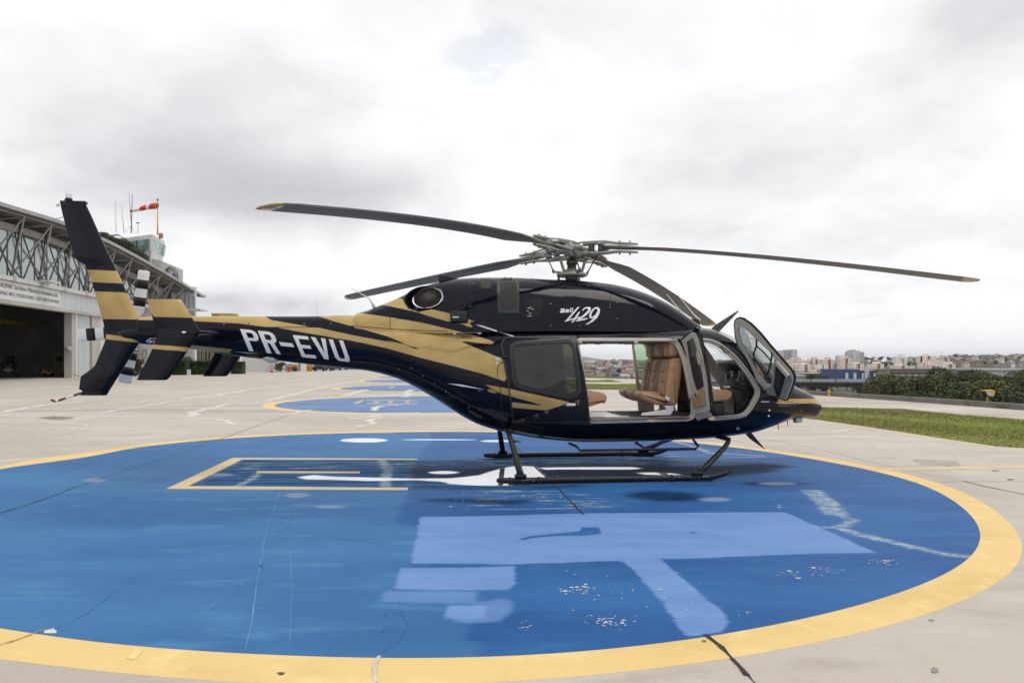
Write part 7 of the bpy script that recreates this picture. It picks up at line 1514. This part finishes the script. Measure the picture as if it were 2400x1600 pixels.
# glass band with mullions
GLS = bpy.data.materials.new('mirror_glass'); GLS.use_nodes = True; N, K, b = nodes_of(GLS); b.inputs['Base Color'].default_value = (.36, .40, .39, 1); b.inputs['Metallic'].default_value = .85; b.inputs['Roughness'].default_value = .07
tc = N('ShaderNodeTexCoord'); n_ = N('ShaderNodeTexNoise'); n_.inputs['Scale'].default_value = .35; n_.inputs['Detail'].default_value = 4; K(tc.outputs['Object'], n_.inputs['Vector']); bp = N('ShaderNodeBump'); bp.inputs['Strength'].default_value = .22; bp.inputs['Distance'].default_value = .1; K(n_.outputs[0], bp.inputs['Height']); K(bp.outputs[0], b.inputs['Normal'])
rz_ = smooth_tab([(30, 12.6), (50, 14.9), (61, 15.3), (72, 15.7), (80, 15.6), (88, 15.15), (95, 14.6), (103, 13.9), (110, 13.2), (116, 12.6)])
YY = [40 + 2.36 * k for k in range(29)]
rnd = random.Random(9)
for a, b_ in zip(YY[:-1], YY[1:]):
    tilt = rnd.uniform(-.02, .02); zt = rz_(a) - 1.35; p0, p1 = HP_(a + .04, 0, -.62), HP_(b_ - .04, 0, -.62 + tilt)
    MB().add([p0 - H0 + Vector((0, 0, 9.75)), p1 - H0 + Vector((0, 0, 9.75)), p1 - H0 + Vector((0, 0, zt)), p0 - H0 + Vector((0, 0, zt))], [(0, 1, 2, 3)]).build('window_pane', GLS, hg)
for a in YY: hb('mullion', STE, a - .035, a + .035, 9.75, rz_(a) - 1.3, -.70, -.56)
mb = MB()
for k in range(40):
    a = 35 + 2.1 * k
    if a > 118: break
mb.loft([[HP_(y, rz_(y) - dz, o_) - H0 for o_, dz in ((-.85, 1.35), (-.45, 1.35), (-.45, .7), (-.85, .7))] for y in np.arange(32, 112, 2)], smooth=False).build('head_beam', GRM, hg)
# roof: thin arched deck overhanging the front, dark underneath
mb = MB().loft([[HP_(y, rz_(y) + dz, o_) - H0 for o_, dz in ((3.1, -.30), (3.1, .05), (-2, .55), (-30, 2.2), (-30, 1.9), (-2, .2))] for y in np.arange(30, 117.5, 1.5)], smooth=False); mb.build('roof', RFE, hg)
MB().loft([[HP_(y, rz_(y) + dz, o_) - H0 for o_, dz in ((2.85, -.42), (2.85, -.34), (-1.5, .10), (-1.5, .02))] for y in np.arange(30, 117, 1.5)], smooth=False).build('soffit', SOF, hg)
MB().loft([[HP_(y, rz_(y) - .52 + dz, o_) - H0 for o_, dz in ((2.5, 0), (2.62, 0), (2.62, .12), (2.5, .12))] for y in np.arange(30, 113, 1.5)]).build('edge_tube', STE, hg)
for k in range(24):
    y = 40 + k * 3.1
    if y < 113: hb('purlin', mat('purlin_dark', (.10, .095, .09), .8), y, y + .12, rz_(y) - .30, rz_(y) - .12, -.8, 2.7)
nod = [53.2 + 4.78 * k for k in range(13)]
for i, y in enumerate(nod):
    if y > 112: break
    b0 = HP_(y, 9.85, .15) - H0; hb('node_foot', GRM, y - .22, y + .22, 9.35, 9.9, .1, .5)
    for yt in (y - 2.39, y + 2.39):
        t = HP_(yt, rz_(yt) - .5, 2.55) - H0; MB().tube([b0, t], .085, 7).build('strut', STE, hg)
        t = HP_(yt, rz_(yt) - .8, -.35) - H0; MB().tube([b0, t], .075, 7).build('strut', mat('truss_dark', (.13, .125, .12), .6), hg)
    t = HP_(y + 2.39, rz_(y + 2.39) - .5, 2.55) - H0; MB().tube([t, HP_(y + 2.39, rz_(y + 2.39) - .9, -.3) - H0], .06, 6).build('strut', STE, hg)
# interior: floor is the apron; walls, ceiling, crane beam
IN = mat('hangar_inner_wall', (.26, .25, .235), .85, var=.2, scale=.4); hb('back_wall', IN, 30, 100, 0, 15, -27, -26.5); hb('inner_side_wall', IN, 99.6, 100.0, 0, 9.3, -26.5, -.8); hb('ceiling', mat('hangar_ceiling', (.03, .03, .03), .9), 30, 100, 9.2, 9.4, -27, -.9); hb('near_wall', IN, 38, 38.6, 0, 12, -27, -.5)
for y in (58, 66, 74): hb('inner_column', mat('column_grey', (.16, .155, .15), .8), y, y + .5, 0, 9.2, -26.5, -25.9)
for z in (3.4, 5.0): hb('wall_rail', mat('rail_dark', (.05, .05, .05), .8), 40, 80, z, z + .15, -26.4, -26.2)
CY = mat('crane_yellow', (.60, .36, .03), .5); hb('crane_beam', CY, 40, 99, 6.35, 6.85, -12, -11.6); hb('crane_hoist', CY, 68, 70.2, 5.7, 6.3, -12.1, -11.4)
hb('notice_board', mat('board_blue', (.02, .03, .09), .6), 73, 77.5, 2.8, 4.2, -26.3, -26.1)
# the helicopter parked inside
h2 = empty('helicopter', (wx(22, 84), 84, 0), R(-62)); tag(h2, 'dark helicopter parked inside the open hangar, grey nose towards the apron', 'helicopter')
def pod(x, w_, zt, zb, n=20): return [Vector((x, w_ * math.cos(2*math.pi*k/n), (zt + zb) / 2 + (zt - zb) / 2 * math.sin(2*math.pi*k/n))) for k in range(n)]
MB().loft([pod(1.75, .05, .95, .85), pod(1.6, .35, 1.15, .62), pod(1.1, .62, 1.55, .5), pod(.5, .74, 1.95, .45), pod(-.4, .78, 2.1, .45), pod(-1.3, .72, 2.1, .5), pod(-2.0, .5, 2.0, .8), pod(-2.8, .25, 1.9, 1.25), pod(-5.5, .13, 1.8, 1.45)]).build('fuselage', mat('dark_red_lacquer', (.02, .012, .014), .25), h2)
MB().loft([pod(1.78, .06, .97, .83), pod(1.62, .36, 1.12, .61), pod(1.15, .625, 1.20, .49)]).build('nose', mat('nose_grey', (.32, .33, .35), .3), h2)
MB().loft([pod(1.45, .45, 1.42, 1.1), pod(.95, .66, 1.78, 1.15), pod(.45, .755, 1.98, 1.2)]).build('windshield', mat('dark_bubble', (.01, .01, .012), .05), h2)
MB().loft([pod(.2, .2, 2.15, 1.9), pod(-.3, .42, 2.5, 1.9), pod(-1.2, .42, 2.5, 1.9), pod(-2.2, .2, 2.0, 1.8)]).build('cowling', MATS['dark_red_lacquer'], h2)
MB().tube([(-.5, 0, 2.4), (-.5, 0, 2.95)], .07, 8).build('mast', M_dkmetal, h2)
for a in (.45, .45 + math.pi): MB().loft([[Vector((-.5, 0, 2.93 - .03 * r * r / 3)) + Vector((math.cos(a) * r - math.sin(a) * s, math.sin(a) * r + math.cos(a) * s, t_)) for s, t_ in ((-.13, 0), (0, .03), (.13, 0), (0, -.03))] for r in (.2, 1.5, 3, 5.2)]).build('rotor_blade', M_sat, h2)
for sg_ in (-1, 1):
    MB().tube([(1.6, sg_ * .95, .25), (1.3, sg_ * .95, .08), (-1.6, sg_ * .95, .06)], .045, 8).build('skid', M_dkmetal, h2)
for x in (.6, -1.0): MB().tube([(x, -.95, .07), (x, -.6, .45), (x, .6, .45), (x, .95, .07)], .04, 8).build('cross_tube', M_dkmetal, h2)
MB().bar((-.1, -.80, 1.95), (-.9, -.79, 1.95), .02, .06).build('door_strip', M_white, h2)
MB().tube([(-4.9, .2, 1.6), (-5.2, .25, 2.3)], .05, 6).build('tail_fin', MATS['dark_red_lacquer'], h2)
# small yellow tug and a work stand in the doorway
YE = mat('tug_yellow', (.45, .22, .015), .5, var=.1, scale=2)
o = empty('ground_tug', (wx(111, 86), 86, 0), R(20)); tag(o, 'small yellow tug standing in the hangar doorway', 'tug'); MB().box((0, 0, .62), (1.1, .7, .5), bev=.05).build('body', YE, o); MB().box((.25, -.36, .75), (.35, .03, .28)).build('panel', DK, o); MB().box((-.6, 0, .8), (.35, .6, .25), bev=.04).build('seat', M_sat, o)
for x in (-.4, .4):
    for y in (-.36, .36): MB().lathe([(.2, -.06), (.2, .06)], (x, y, .2), 14, rot_to((0, 1, 0))).build('wheel', M_rub, o)
o = empty('work_stand', (wx(143, 87), 87, 0), R(10)); tag(o, 'tall yellow work stand with ladder rails at the right of the doorway', 'work stand')
for x in (-.5, .5):
    for y in (-.4, .4): MB().tube([(x, y, 0), (x, y, 3.6 if y > 0 else 2.6)], .035, 6).build('leg', YE, o)
MB().box((0, 0, 1.7), (1.1, .9, .08)).build('platform', YE, o); MB().bar((-.5, .4, 3.55), (.5, .4, 3.55), .05).build('rail', YE, o); MB().bar((-.5, -.4, 2.6), (.5, -.4, 2.6), .05).build('rail', YE, o); MB().box((-.3, 0, 2.1), (.4, .6, .7)).build('tool_box', M_sat, o)
for z in (.4, .8, 1.2): MB().bar((-.5, -.4, z), (.5, -.4, z), .04).build('rung', YE, o)
o = empty('work_stand', (wx(128, 85), 78.5, 0)); bpy.data.objects.remove(o)
# control tower with the round emblem wall, and the annex beyond the hangar end
TWW = mat('tower_white', (.62, .615, .61), .7, var=.07, scale=.3, stretch=(1, 1, .4)); TGL = bpy.data.materials.new('tower_glass'); TGL.use_nodes = True; N, K, b = nodes_of(TGL)
tc = N('ShaderNodeTexCoord'); n_ = N('ShaderNodeTexNoise'); n_.inputs['Scale'].default_value = .9; n_.inputs['Detail'].default_value = 4; K(tc.outputs['Object'], n_.inputs['Vector']); r = N('ShaderNodeValToRGB'); r.color_ramp.elements[0].color = (.16, .30, .26, 1); r.color_ramp.elements[1].color = (.42, .58, .53, 1); r.color_ramp.elements[0].position = .38; r.color_ramp.elements[1].position = .6; K(n_.outputs[0], r.inputs[0]); K(r.outputs[0], b.inputs['Base Color']); b.inputs['Roughness'].default_value = .12; b.inputs['Metallic'].default_value = .15
tw = empty('control_tower', (wx(330, 128), 128, 0)); tag(tw, 'white control tower with green glass cabin behind the hangar roof', 'control tower'); T0 = Vector(tw.location)
def W3(px, py, Y): return W(px, py, Y) - T0
# cabin corner at px 357; front face recedes to the left edge, right face to px 386
Yc, Yl, Yr = 124, 130, 131
def quad(name, a, b_, c, d, m, th=.0, par=None): return MB().add([a, b_, c, d], [(0, 1, 2, 3)]).build(name, m, par or tw)
zt_, zr, zg1, zg0, zb_ = wz(549, Yc), wz(556, Yc), wz(559, Yc), wz(587, Yc), wz(606, Yc)
def ring4(k0, z): # plan corners scaled about the cabin centre
    base = [Vector((wx(256, Yl), Yl + 0, 0)), Vector((wx(356.5, Yc), Yc, 0)), Vector((wx(386, Yr), Yr, 0)), Vector((wx(290, Yl + 7), Yl + 7.5, 0))]; c = sum(base, Vector()) / 4
    return [(c + (p - c) * k0) - T0 + Vector((0, 0, z)) for p in base]
MB().loft([ring4(.90, zb_ - 8), ring4(.90, zb_), ring4(.93, zg0)], smooth=False).build('base', TWW, tw); MB().loft([ring4(1.0, zg1), ring4(1.0, zt_)], smooth=False).build('cap', TWW, tw)
g0, g1 = ring4(.925, zg0), ring4(.985, zg1); MB().loft([g0, g1], smooth=False, caps=False).build('glazing', TGL, tw)
for i in range(4):
    for t in ((0, .33, .66) if i == 0 else (0,)): MB().bar(g0[i].lerp(g0[(i + 1) % 4], t), g1[i].lerp(g1[(i + 1) % 4], t), .16 if t else .45, .16 if t else .45).build('window_post', DK if t else TWW, tw)
pf = T0 + Vector((0, 0, 0))
MB().box(W3(373, 550, 128) + Vector((.3, 0, -.2)), (.55, .5, .9)).build('rooftop_unit', mat('unit_orange', (.42, .11, .04), .6), tw)
# emblem wall
eb = empty('emblem_building', (wx(390, 122), 122, 0)); tag(eb, 'white block with a ring emblem wall between tower and hangar roof end', 'building'); E0 = Vector(eb.location)
def We(px, py, Y): return W(px, py, Y) - E0
MB().prism([We(330, 590, 130), We(347, 601, 127), We(367, 609, 125), We(372, 609, 124.4), We(429, 632, 119), We(429, 900, 119), We(330, 880, 130)], (-4, 6, 0)).build('wall', TWW, eb)
ctr = We(399, 658, 121.2); u = (We(429, 632, 119) - We(372, 609, 124.4)); u = Vector((u.x, u.y, 0)).normalized(); nrm_ = Vector((u.y, -u.x, 0)); mb = MB()
rg = []
for k in range(41):
    a = math.pi * .02 + k * math.pi * .96 / 40 ; rg.append(a)
rr_ = 2.35
for (a0, a1) in ((.0, .30 * math.pi + .9), (.30 * math.pi + .98, math.pi)):
    n = 18; P1 = []; P2 = []
    for k in range(n + 1):
        a = a0 + (a1 - a0) * k / n; d = u * math.cos(a) + Vector((0, 0, math.sin(a))); P1.append(ctr + d * rr_ + nrm_ * .25); P2.append(ctr + d * (rr_ - .32) + nrm_ * .25)
    mb.add(P1 + P2 + [p - nrm_ * .5 for p in P1 + P2], [(i, i + 1, n + 2 + i, n + 1 + i) for i in range(n)] + [(i, i + 1, i + 1 + 2 * n + 2, i + 2 * n + 2) for i in range(n)])
mb.build('emblem_ring', mat('ring_grey', (.16, .15, .15), .6), eb)
mb = MB(); mb.prism([ctr + nrm_ * .3 + u * x + Vector((0, 0, z)) for x, z in ((.9, 1.1), (2.0, .35), (2.2, .7), (1.9, 1.3), (1.7, .9))], nrm_ * .05); mb.prism([ctr + nrm_ * .3 + u * x + Vector((0, 0, z)) for x, z in ((-.3, 1.5), (.25, 1.25), (0, 1.45))], nrm_ * .05); mb.build('emblem_mark', mat('emblem_blue', (.04, .07, .16), .5), eb)
an = empty('annex', (wx(420, 112), 112, 0)); tag(an, 'white annex with tall windows and a glass balcony at the hangar end', 'building'); E0 = Vector(an.location)
MB().box(We(405, 800, 114) + Vector((0, 3, 0)) , (8.6, 6, .1)).build('floor', TWW, an)
def apx(name, a, b_, t, bt, Y, m, dep=.2, off=0): z0, z1 = wz(bt, Y), wz(t, Y); return MB().box(((wx(a, Y) + wx(b_, Y)) / 2 - E0.x, Y + dep / 2 - E0.y - off, (z0 + z1) / 2), (wx(b_, Y) - wx(a, Y), dep, z1 - z0)).build(name, m, an)
apx('wall', 366, 457, 672, 876.5, 112, TWW, .6); bpy.data.objects.remove([o for o in an.children if o.name.startswith('floor')][0])
apx('window', 380, 414, 684, 716, 112, mat('window_dark', (.05, .055, .06), .15), .1, .12)
for (a, b_) in ((379, 388), (403, 413)): apx('window_pane', a, b_, 685, 716, 112, mat('window_sky', (.45, .50, .56), .1), .05, .2)
apx('balcony_slab', 414, 469, 723, 726.5, 109, CLP, 3); BG = glass('balcony_glass', (.78, .82, .84), .1, .8, .18); 
for (a, b_) in ((428, 437), (437, 447), (447, 458)): apx('balcony_pane', a + .3, b_ - .3, 690 + (a - 428) * .2, 723, 109, BG, .04)
apx('balcony_rail', 427, 458.5, 688.5, 690, 109, STE, .08)
for k in range(3): apx('balcony_post', (428, 437, 447)[k] - .4, (428, 437, 447)[k] + .4, 690, 723, 109, CLP, .08, .03)
apx('lower_window', 440, 453, 822, 838, 112, mat('window_pale', (.50, .53, .56), .3), .1, .12)
apx('lower_window', 425, 432, 826, 836, 112, MATS['window_dark'], .1, .12)
# white gate wall with the letter Q, right of the tail
gw = empty('gate_wall', (wx(332, 100), 100, 0)); tag(gw, 'white gate panel with a rounded opening seen behind the tail finlet', 'gate'); 
MB().box((0, .2, 4.3), (3.0, .3, 8.6)).build('panel', CLP, gw)
qx = wx(338, 100) - gw.location.x; MB().tube([(qx + .28 * math.cos(a), .0, 2.9 + .62 * (1 if math.sin(a) > 0 else -1) * abs(math.sin(a)) ** .5) for a in [k * math.pi / 10 for k in range(21)]], .05, 6).build('ring_handle', mat('handle_dark', (.08, .09, .10), .5), gw)
# windsock
ws = empty('windsock', (wx(366, 124), 124.5, wz(549, 124))); tag(ws, 'red and white striped windsock on a yellow pole atop the tower', 'windsock'); W0 = Vector(ws.location)
PY = mat('pole_yellow', (.62, .38, .05), .5); MB().tube([(0, 0, 0), (0, 0, (549 - 502) / F * 124)], .13, 8).build('pole', PY, ws); MB().tube([(0, 0, (549 - 502) / F * 124), (0, 0, (549 - 466) / F * 124)], .06, 8).build('pole_top', PY, ws); MB().ball((0, 0, (549 - 467) / F * 124), .2, 8, 5).build('pole_cap', mat('cap_brown', (.16, .08, .05), .6), ws)
RED = mat('sock_red', (.55, .02, .03), .7); SWH = mat('sock_white', (.70, .66, .64), .7)
cen = [(368, 482.5, 7.2), (360, 483, 7.0), (352, 484, 6.8), (344.5, 485, 6.4), (338, 487, 6.2), (329, 489.5, 5.0), (319, 491.5, 4.4), (312, 493.5, 3.5), (306, 495, 3.0)]
rings = []
for px, py, r_ in cen: c = W(px, py, 124.5) - W0; rr0 = r_ / F * 124; rings.append([c + Vector((.22 * rr0 * math.sin(a), rr0 * math.cos(a), rr0 * math.sin(a))) for a in [2 * math.pi * k / 16 for k in range(16)]])
for i0, i1, m in ((0, 2, RED), (2, 3, SWH), (3, 5, RED), (5, 7, SWH), (7, 8, RED)): MB().loft(rings[i0:i1 + 1], caps=False).build('stripe', m, ws)
MB().tube([rings[0][k % 16] for k in range(17)], .06, 5, caps=False).build('hoop', PY, ws)
# aerials on the tower roof
for i, (pts, r_, l) in enumerate((([(271, 472), (272, 546)], .05, 'thin grey aerial, leftmost on the tower roof'), ([(284.5, 478), (290.5, 546)], .05, 'slightly leaning thin aerial second from the left on the tower roof'), ([(310, 455), (308, 526), (307.5, 546)], .10, 'tallest thick guyed aerial crossing the windsock tip'), ([(302.5, 450), (305.5, 500), (307, 520)], .05, 'thin aerial leaning against the thick guyed one'), ([(323.5, 524), (323.5, 547)], .06, 'short mast with a small wind vane on the tower roof'))):
    o = empty('aerial', W(*pts[-1], 127)); tag(o, l, 'antenna'); A_0 = Vector(o.location); MB().tube([W(*p, 127) - A_0 for p in pts[::-1]], [r_, r_ * .5] if len(pts) == 2 else [r_, r_, r_ * .5], 6).build('mast', mat('aerial_grey', (.22, .22, .23), .5, .5), o)
    if i == 2:
        for q in ((294, 544), (317, 547)): MB().tube([W(308, 528, 127) - A_0, W(*q, 127) - A_0], .03, 4).build('guy_wire', MATS['aerial_grey'], o)
    if i == 4: MB().box(W(323, 522.5, 127) - A_0, (.5, .1, .18)).build('vane', DK, o)
palm('palm_tree', 245, 528, 125, 6, 'yellowish palm top rising behind the hangar roof', .9)
random.seed(8); put_tree(3, 276, 538, 122, 'dark bushy tree top in front of the tower glass', zb=15)
put_tree(4, 258, 548, 123, 'small dark shrub between the roof palm and the tower', zb=18)
# ground level row beyond
def lbox(name, label, cat, a, b_, t, Y, m, dep=6, pn='wall', extra=(), zb=0.):
    cx = wx((a + b_) / 2, Y); o = empty(name, (cx, Y, zb)); tag(o, label, cat); z1 = wz(t, Y)
    MB().box((0, dep / 2, (z1 - zb) / 2), (wx(b_, Y) - wx(a, Y), dep, z1 - zb)).build(pn, m, o)
    for (n_, p, q, tt, bb, mm, of) in extra: MB().box(((wx(p, Y) + wx(q, Y)) / 2 - cx, -of, (wz(tt, Y) + wz(bb, Y)) / 2), (wx(q, Y) - wx(p, Y), .1, wz(tt, Y) - wz(bb, Y))).build(n_, mm, o)
    return o
lbox('rounded_pavilion', 'white rounded wall block behind the boom, beside the traffic cone', 'building', 566, 640, 812, 128, TWW, 1.5); lbox('wall_pier', 'white square pier right of the traffic cone', 'wall', 640, 650.5, 815, 127, CLP, 4)
lbox('white_house', 'white house front with windows behind the palm trunks', 'building', 432, 560, 745, 140, TWW, .8, extra=[('window', 436, 446, 822, 838, MATS['window_dark'], .1), ('window', 448, 456, 828, 842, MATS['window_pale'], .1)])
DGN = mat('garden_dark', (.02, .022, .016), .9)
gd = lbox('garden_screen', 'dark garden backdrop behind the thin palm trunks', 'screen', 457, 506, 815, 132, DGN, 1)
for k in range(13):
    px = 459 + k * 3.7 + random.uniform(-.8, .8); o = MB().tube([(0, 0, 0), (random.uniform(-.3, .3), 0, 4.6)], [.13, .08], 6).build('slender_palm', mat('trunk_pale', (.20, .16, .12), .9, var=.3, scale=3)); o.location = (wx(px, 128), 128, 0); tag(o, 'slender brown palm trunk in the row behind the clipped hedge', 'palm tree', 'slender palm trunks')
HG = leaf_mat('hedge_leaf', (.016, .03, .008), (.045, .07, .014), (.12, .13, .03))
def hedge(a, b_, t, bt, Y, label):
    w_ = (wx(b_, Y) - wx(a, Y)) / 2; z1, z0 = wz(t, Y), max(0, wz(bt, Y)); o = empty('hedge', (wx((a + b_) / 2, Y), Y, 0)); tag(o, label, 'hedge'); rng = np.random.default_rng(int(a)); n = int(2200 * w_)
    p = rng.uniform((-w_, -.8, .05), (w_, .8, z1), (n, 3)); f = rng.integers(0, 3, n); p[f == 0, 1] = -.8 + rng.normal(0, .06, (f == 0).sum()); p[f == 1, 2] = z1 + rng.normal(0, .06, (f == 1).sum()); p[:, 0] *= np.where(p[:, 2] > z1 * .8, .97, 1)
    a1 = rng.normal(size=(n, 3)); a1 /= np.linalg.norm(a1, axis=1)[:, None]; t1 = np.cross(a1, rng.normal(size=(n, 3))); t1 /= np.linalg.norm(t1, axis=1)[:, None]; b1 = np.cross(a1, t1); s = .11
    q = np.stack([p - t1 * s, p + b1 * s * .6, p + t1 * s, p - b1 * s * .6], 1).reshape(-1, 3); mb = MB(); mb.v = q.tolist(); mb.f = np.arange(4 * n).reshape(-1, 4).tolist(); mb.build('foliage', HG, o, fix=False); MB().box((0, 0, z1 * .48), (2 * w_ * .97, 1.4, z1 * .95)).build('inner_mass', mat('hedge_dark', (.02, .03, .008), .95), o); return o
hedge(398, 440, 847, 878, 99, 'clipped green hedge block left of the planter by the tail'); hedge(444, 512, 848, 877, 101, 'longest clipped hedge block between the two tail finlets'); hedge(545, 572, 849, 874, 108, 'clipped hedge block ending at the white rounded wall')
lbox('planter', 'white round pot in the gap between two hedge blocks', 'planter', 438, 444, 866, 98, TWW, .4, 'pot')
palm('palm_tree', 436, 832, 103, 0, 'low spreading palm above the gap in the hedges', 1.6)
random.seed(18); put_tree(4, 659, 851, 124, 'leafy shrub right of the white pier', zb=0).scale = (.36, .36, .42)
put_tree(4, 323, 848, 95, 'bare twiggy shrub before the white gate panel', zb=0).scale = (.3, .3, .5)
for (px, w_, l) in ((689, 16, 'low green shrub by the red hydrant'), (736, 10, 'small green shrub beyond the orange drum')): put_tree(4, px, 864, 135, l, zb=0).scale = (w_ * .014, .2, .22)
o = empty('traffic_cone', (wx(637, 124), 124, 0)); tag(o, 'red and white traffic cone at the foot of the white pier', 'traffic cone'); MB().box((0, 0, .03), (.5, .5, .06)).build('foot', RED, o)
for z0, z1, m in ((0.06, .35, RED), (.35, .5, SWH), (.5, .68, RED), (.68, .8, SWH), (.8, .95, RED)): MB().lathe([(.22 - z0 * .18, z0), (.22 - z1 * .18, z1)], n=12).build('band', m, o)
o = empty('hydrant', (wx(676.5, 128), 128, 0)); tag(o, 'dark red fire hydrant standing before the far hangars', 'hydrant'); MB().lathe([(.25, 0), (.25, .1), (.14, .15), (.14, .8), (.2, .82), (.2, .95), (.05, 1.05)], n=12).build('barrel', RED, o); MB().box((0, 0, .6), (.7, .2, .2)).build('outlet', RED, o)
o = empty('drum', (wx(724.5, 140), 140, 0)); tag(o, 'orange-yellow drum beside the far hangar posts', 'drum'); MB().lathe([(.45, 0), (.45, 1.7), (.3, 2.1), (.05, 2.2)], n=14).build('drum_body', mat('drum_orange', (.55, .24, .03), .6), o)
o = empty('cart', (wx(691, 138), 138, 0)); tag(o, 'small yellow-red cart behind the shrub', 'cart'); MB().box((0, 0, .9), (1.2, 1, .9), bev=.08).build('body', YE, o); MB().lathe([(.25, -.5), (.25, .5)], (0, 0, .25), 10, rot_to((0, 1, 0))).build('wheel', M_rub, o)
fh = empty('far_hangar', (wx(760, 165), 165, 0)); tag(fh, 'long white hangar row at the far end of the apron under the boom', 'hangar')
p0, p1 = W(652, 860, 130), W(860, 860, 230); 
def fhx(t): return Vector((p0.x + (p1.x - p0.x) * t, 138 + 92 * t, 0)) - Vector(fh.location)
MB().add([fhx(0), fhx(1), fhx(1) + Vector((0, 0, 9)), fhx(0) + Vector((0, 0, 9)), fhx(0) + Vector((-12, 0, 9)), fhx(1) + Vector((-12, 0, 9))], [(0, 1, 2, 3), (3, 2, 5, 4)]).build('wall', CLP, fh)
for t in (.06, .14, .17, .26, .34, .40, .50, .6): MB().bar(fhx(t) + Vector((.1, 0, 0)), fhx(t) + Vector((.1, 0, 7)), .3).build('door_post', mat('post_grey', (.18, .18, .18), .7), fh)
for t0, t1 in ((.18, .25), (.42, .49), (.62, .8)): a, c = fhx(t0), fhx(t1); MB().add([a + Vector((.05, 0, 0)), c + Vector((.05, 0, 0)), c + Vector((.05, 0, 5)), a + Vector((.05, 0, 5))], [(0, 1, 2, 3)]).build('door', mat('door_shade', (.32, .33, .34), .7), fh)
def car(px, Y, s, col, label, rz=.2):
    o = empty('parked_car', (wx(px, Y), Y, 0), rz); o.scale = (s, s, s); tag(o, label, 'car'); m = mat('car_' + col[0], col[1], .25)
    MB().loft([[Vector((x, y * w_, z)) for x, z in ((-2.1, .35), (-2.15, .9), (-1.9, 1.0), (1.2, 1.0), (2.0, .85), (2.15, .4))] for y, w_ in ((-.85, .96), (-.8, 1.06), (.8, 1.06), (.85, .96))], smooth=False).build('body', m, o)
    MB().loft([[Vector((x, y, z)) for x, z in ((-1.95, .98), (-1.6, 1.55), (.2, 1.58), (1.1, .99))] for y in (-.72, .72)], smooth=False).build('cabin', mat('car_glass', (.015, .017, .02), .1), o); MB().box((-.7, 0, 1.6), (1.9, 1.35, .06), bev=.02).build('roof', m, o)
    for x in (-1.35, 1.35):
        for y in (-.85, .85): MB().lathe([(.34, -.1), (.34, .1)], (x, y, .34), 16, rot_to((0, 1, 0))).build('wheel', M_rub, o)
    for y in (-.6, .6): MB().box((2.12, y, .72), (.06, .3, .16)).build('headlight', M_lamp, o)
    return o
car(758, 145, 1.05, ('black', (.015, .015, .018)), 'black car parked before the far hangars, nearest of the row', 1.3); car(781, 158, 1.0, ('dark', (.03, .03, .035)), 'dark van-like car next along the far row', 1.2); car(797, 172, 1.0, ('grey', (.10, .10, .11)), 'grey car third along the far row', 1.2); car(811, 186, 1.0, ('brown', (.05, .03, .025)), 'brown car fourth along the far row', 1.1); car(826, 200, 1.0, ('blue', (.02, .03, .06)), 'dark blue car last along the far row', 1.0)
# tow cart between finlet and fin
o = empty('tow_cart', (wx(303, 88), 88, 0), .1); tag(o, 'low yellow and black tow cart on small wheels behind the tail', 'cart'); MB().box((0, 0, .42), (2.2, 1.0, .16), bev=.03).build('bed', M_sat, o); MB().box((-1.0, 0, .6), (.4, .7, .35), bev=.04).build('nose_box', YE, o); MB().bar((1.1, 0, .4), (2.0, 0, .5), .08).build('tow_bar', M_sat, o)
for x in (-.8, .1, .9): MB().lathe([(.24, -.08), (.24, .08)], (x, -.5, .24), 14, rot_to((0, 1, 0))).build('wheel', M_rub, o)
# far parts of the town behind the apron's end keep low; aerials on the skyline
for (px, t, Y, l) in ((2028, 824, 1300, 'thin white mast right of the grey tower group'), (2146, 834, 1200, 'thin mast left of the orange-cream tower'), (2206, 823, 1250, 'thin mast with a crossbar behind the olive tower'), (2052, 838, 1350, 'short thin mast by the hilltop trees'), (743, 707, 900, 'thin aerial standing in the sky above the boom')):
    o = empty('aerial', (wx(px, Y), Y, hgt(wx(px, Y), Y) if px > 1200 else -9)); tag(o, l, 'antenna'); h = wz(t, Y) - o.location.z; MB().tube([(0, 0, 0), (0, 0, h)], [.35, .2], 5).build('mast', MATS['aerial_grey'], o)
# air between here and the far hills
hz_ = MB().box((0, 5200, 55), (13000, 12400, 140)).build('haze', mat('haze_tmp', (1, 1, 1)))
hz_.data.materials.clear(); hm = bpy.data.materials.new('haze'); hm.use_nodes = True; nt = hm.node_tree; nt.nodes.clear(); pv = nt.nodes.new('ShaderNodeVolumePrincipled'); pv.inputs['Color'].default_value = (.86, .91, 1, 1); pv.inputs['Density'].default_value = .00008; pv.inputs['Anisotropy'].default_value = .2
oo = nt.nodes.new('ShaderNodeOutputMaterial'); nt.links.new(pv.outputs[0], oo.inputs['Volume']); hz_.data.materials.append(hm); tag(hz_, 'thin pale haze over the distant town and hills', 'haze', kind='stuff'); hz_.visible_shadow = True
scene.cycles.volume_bounces = 0
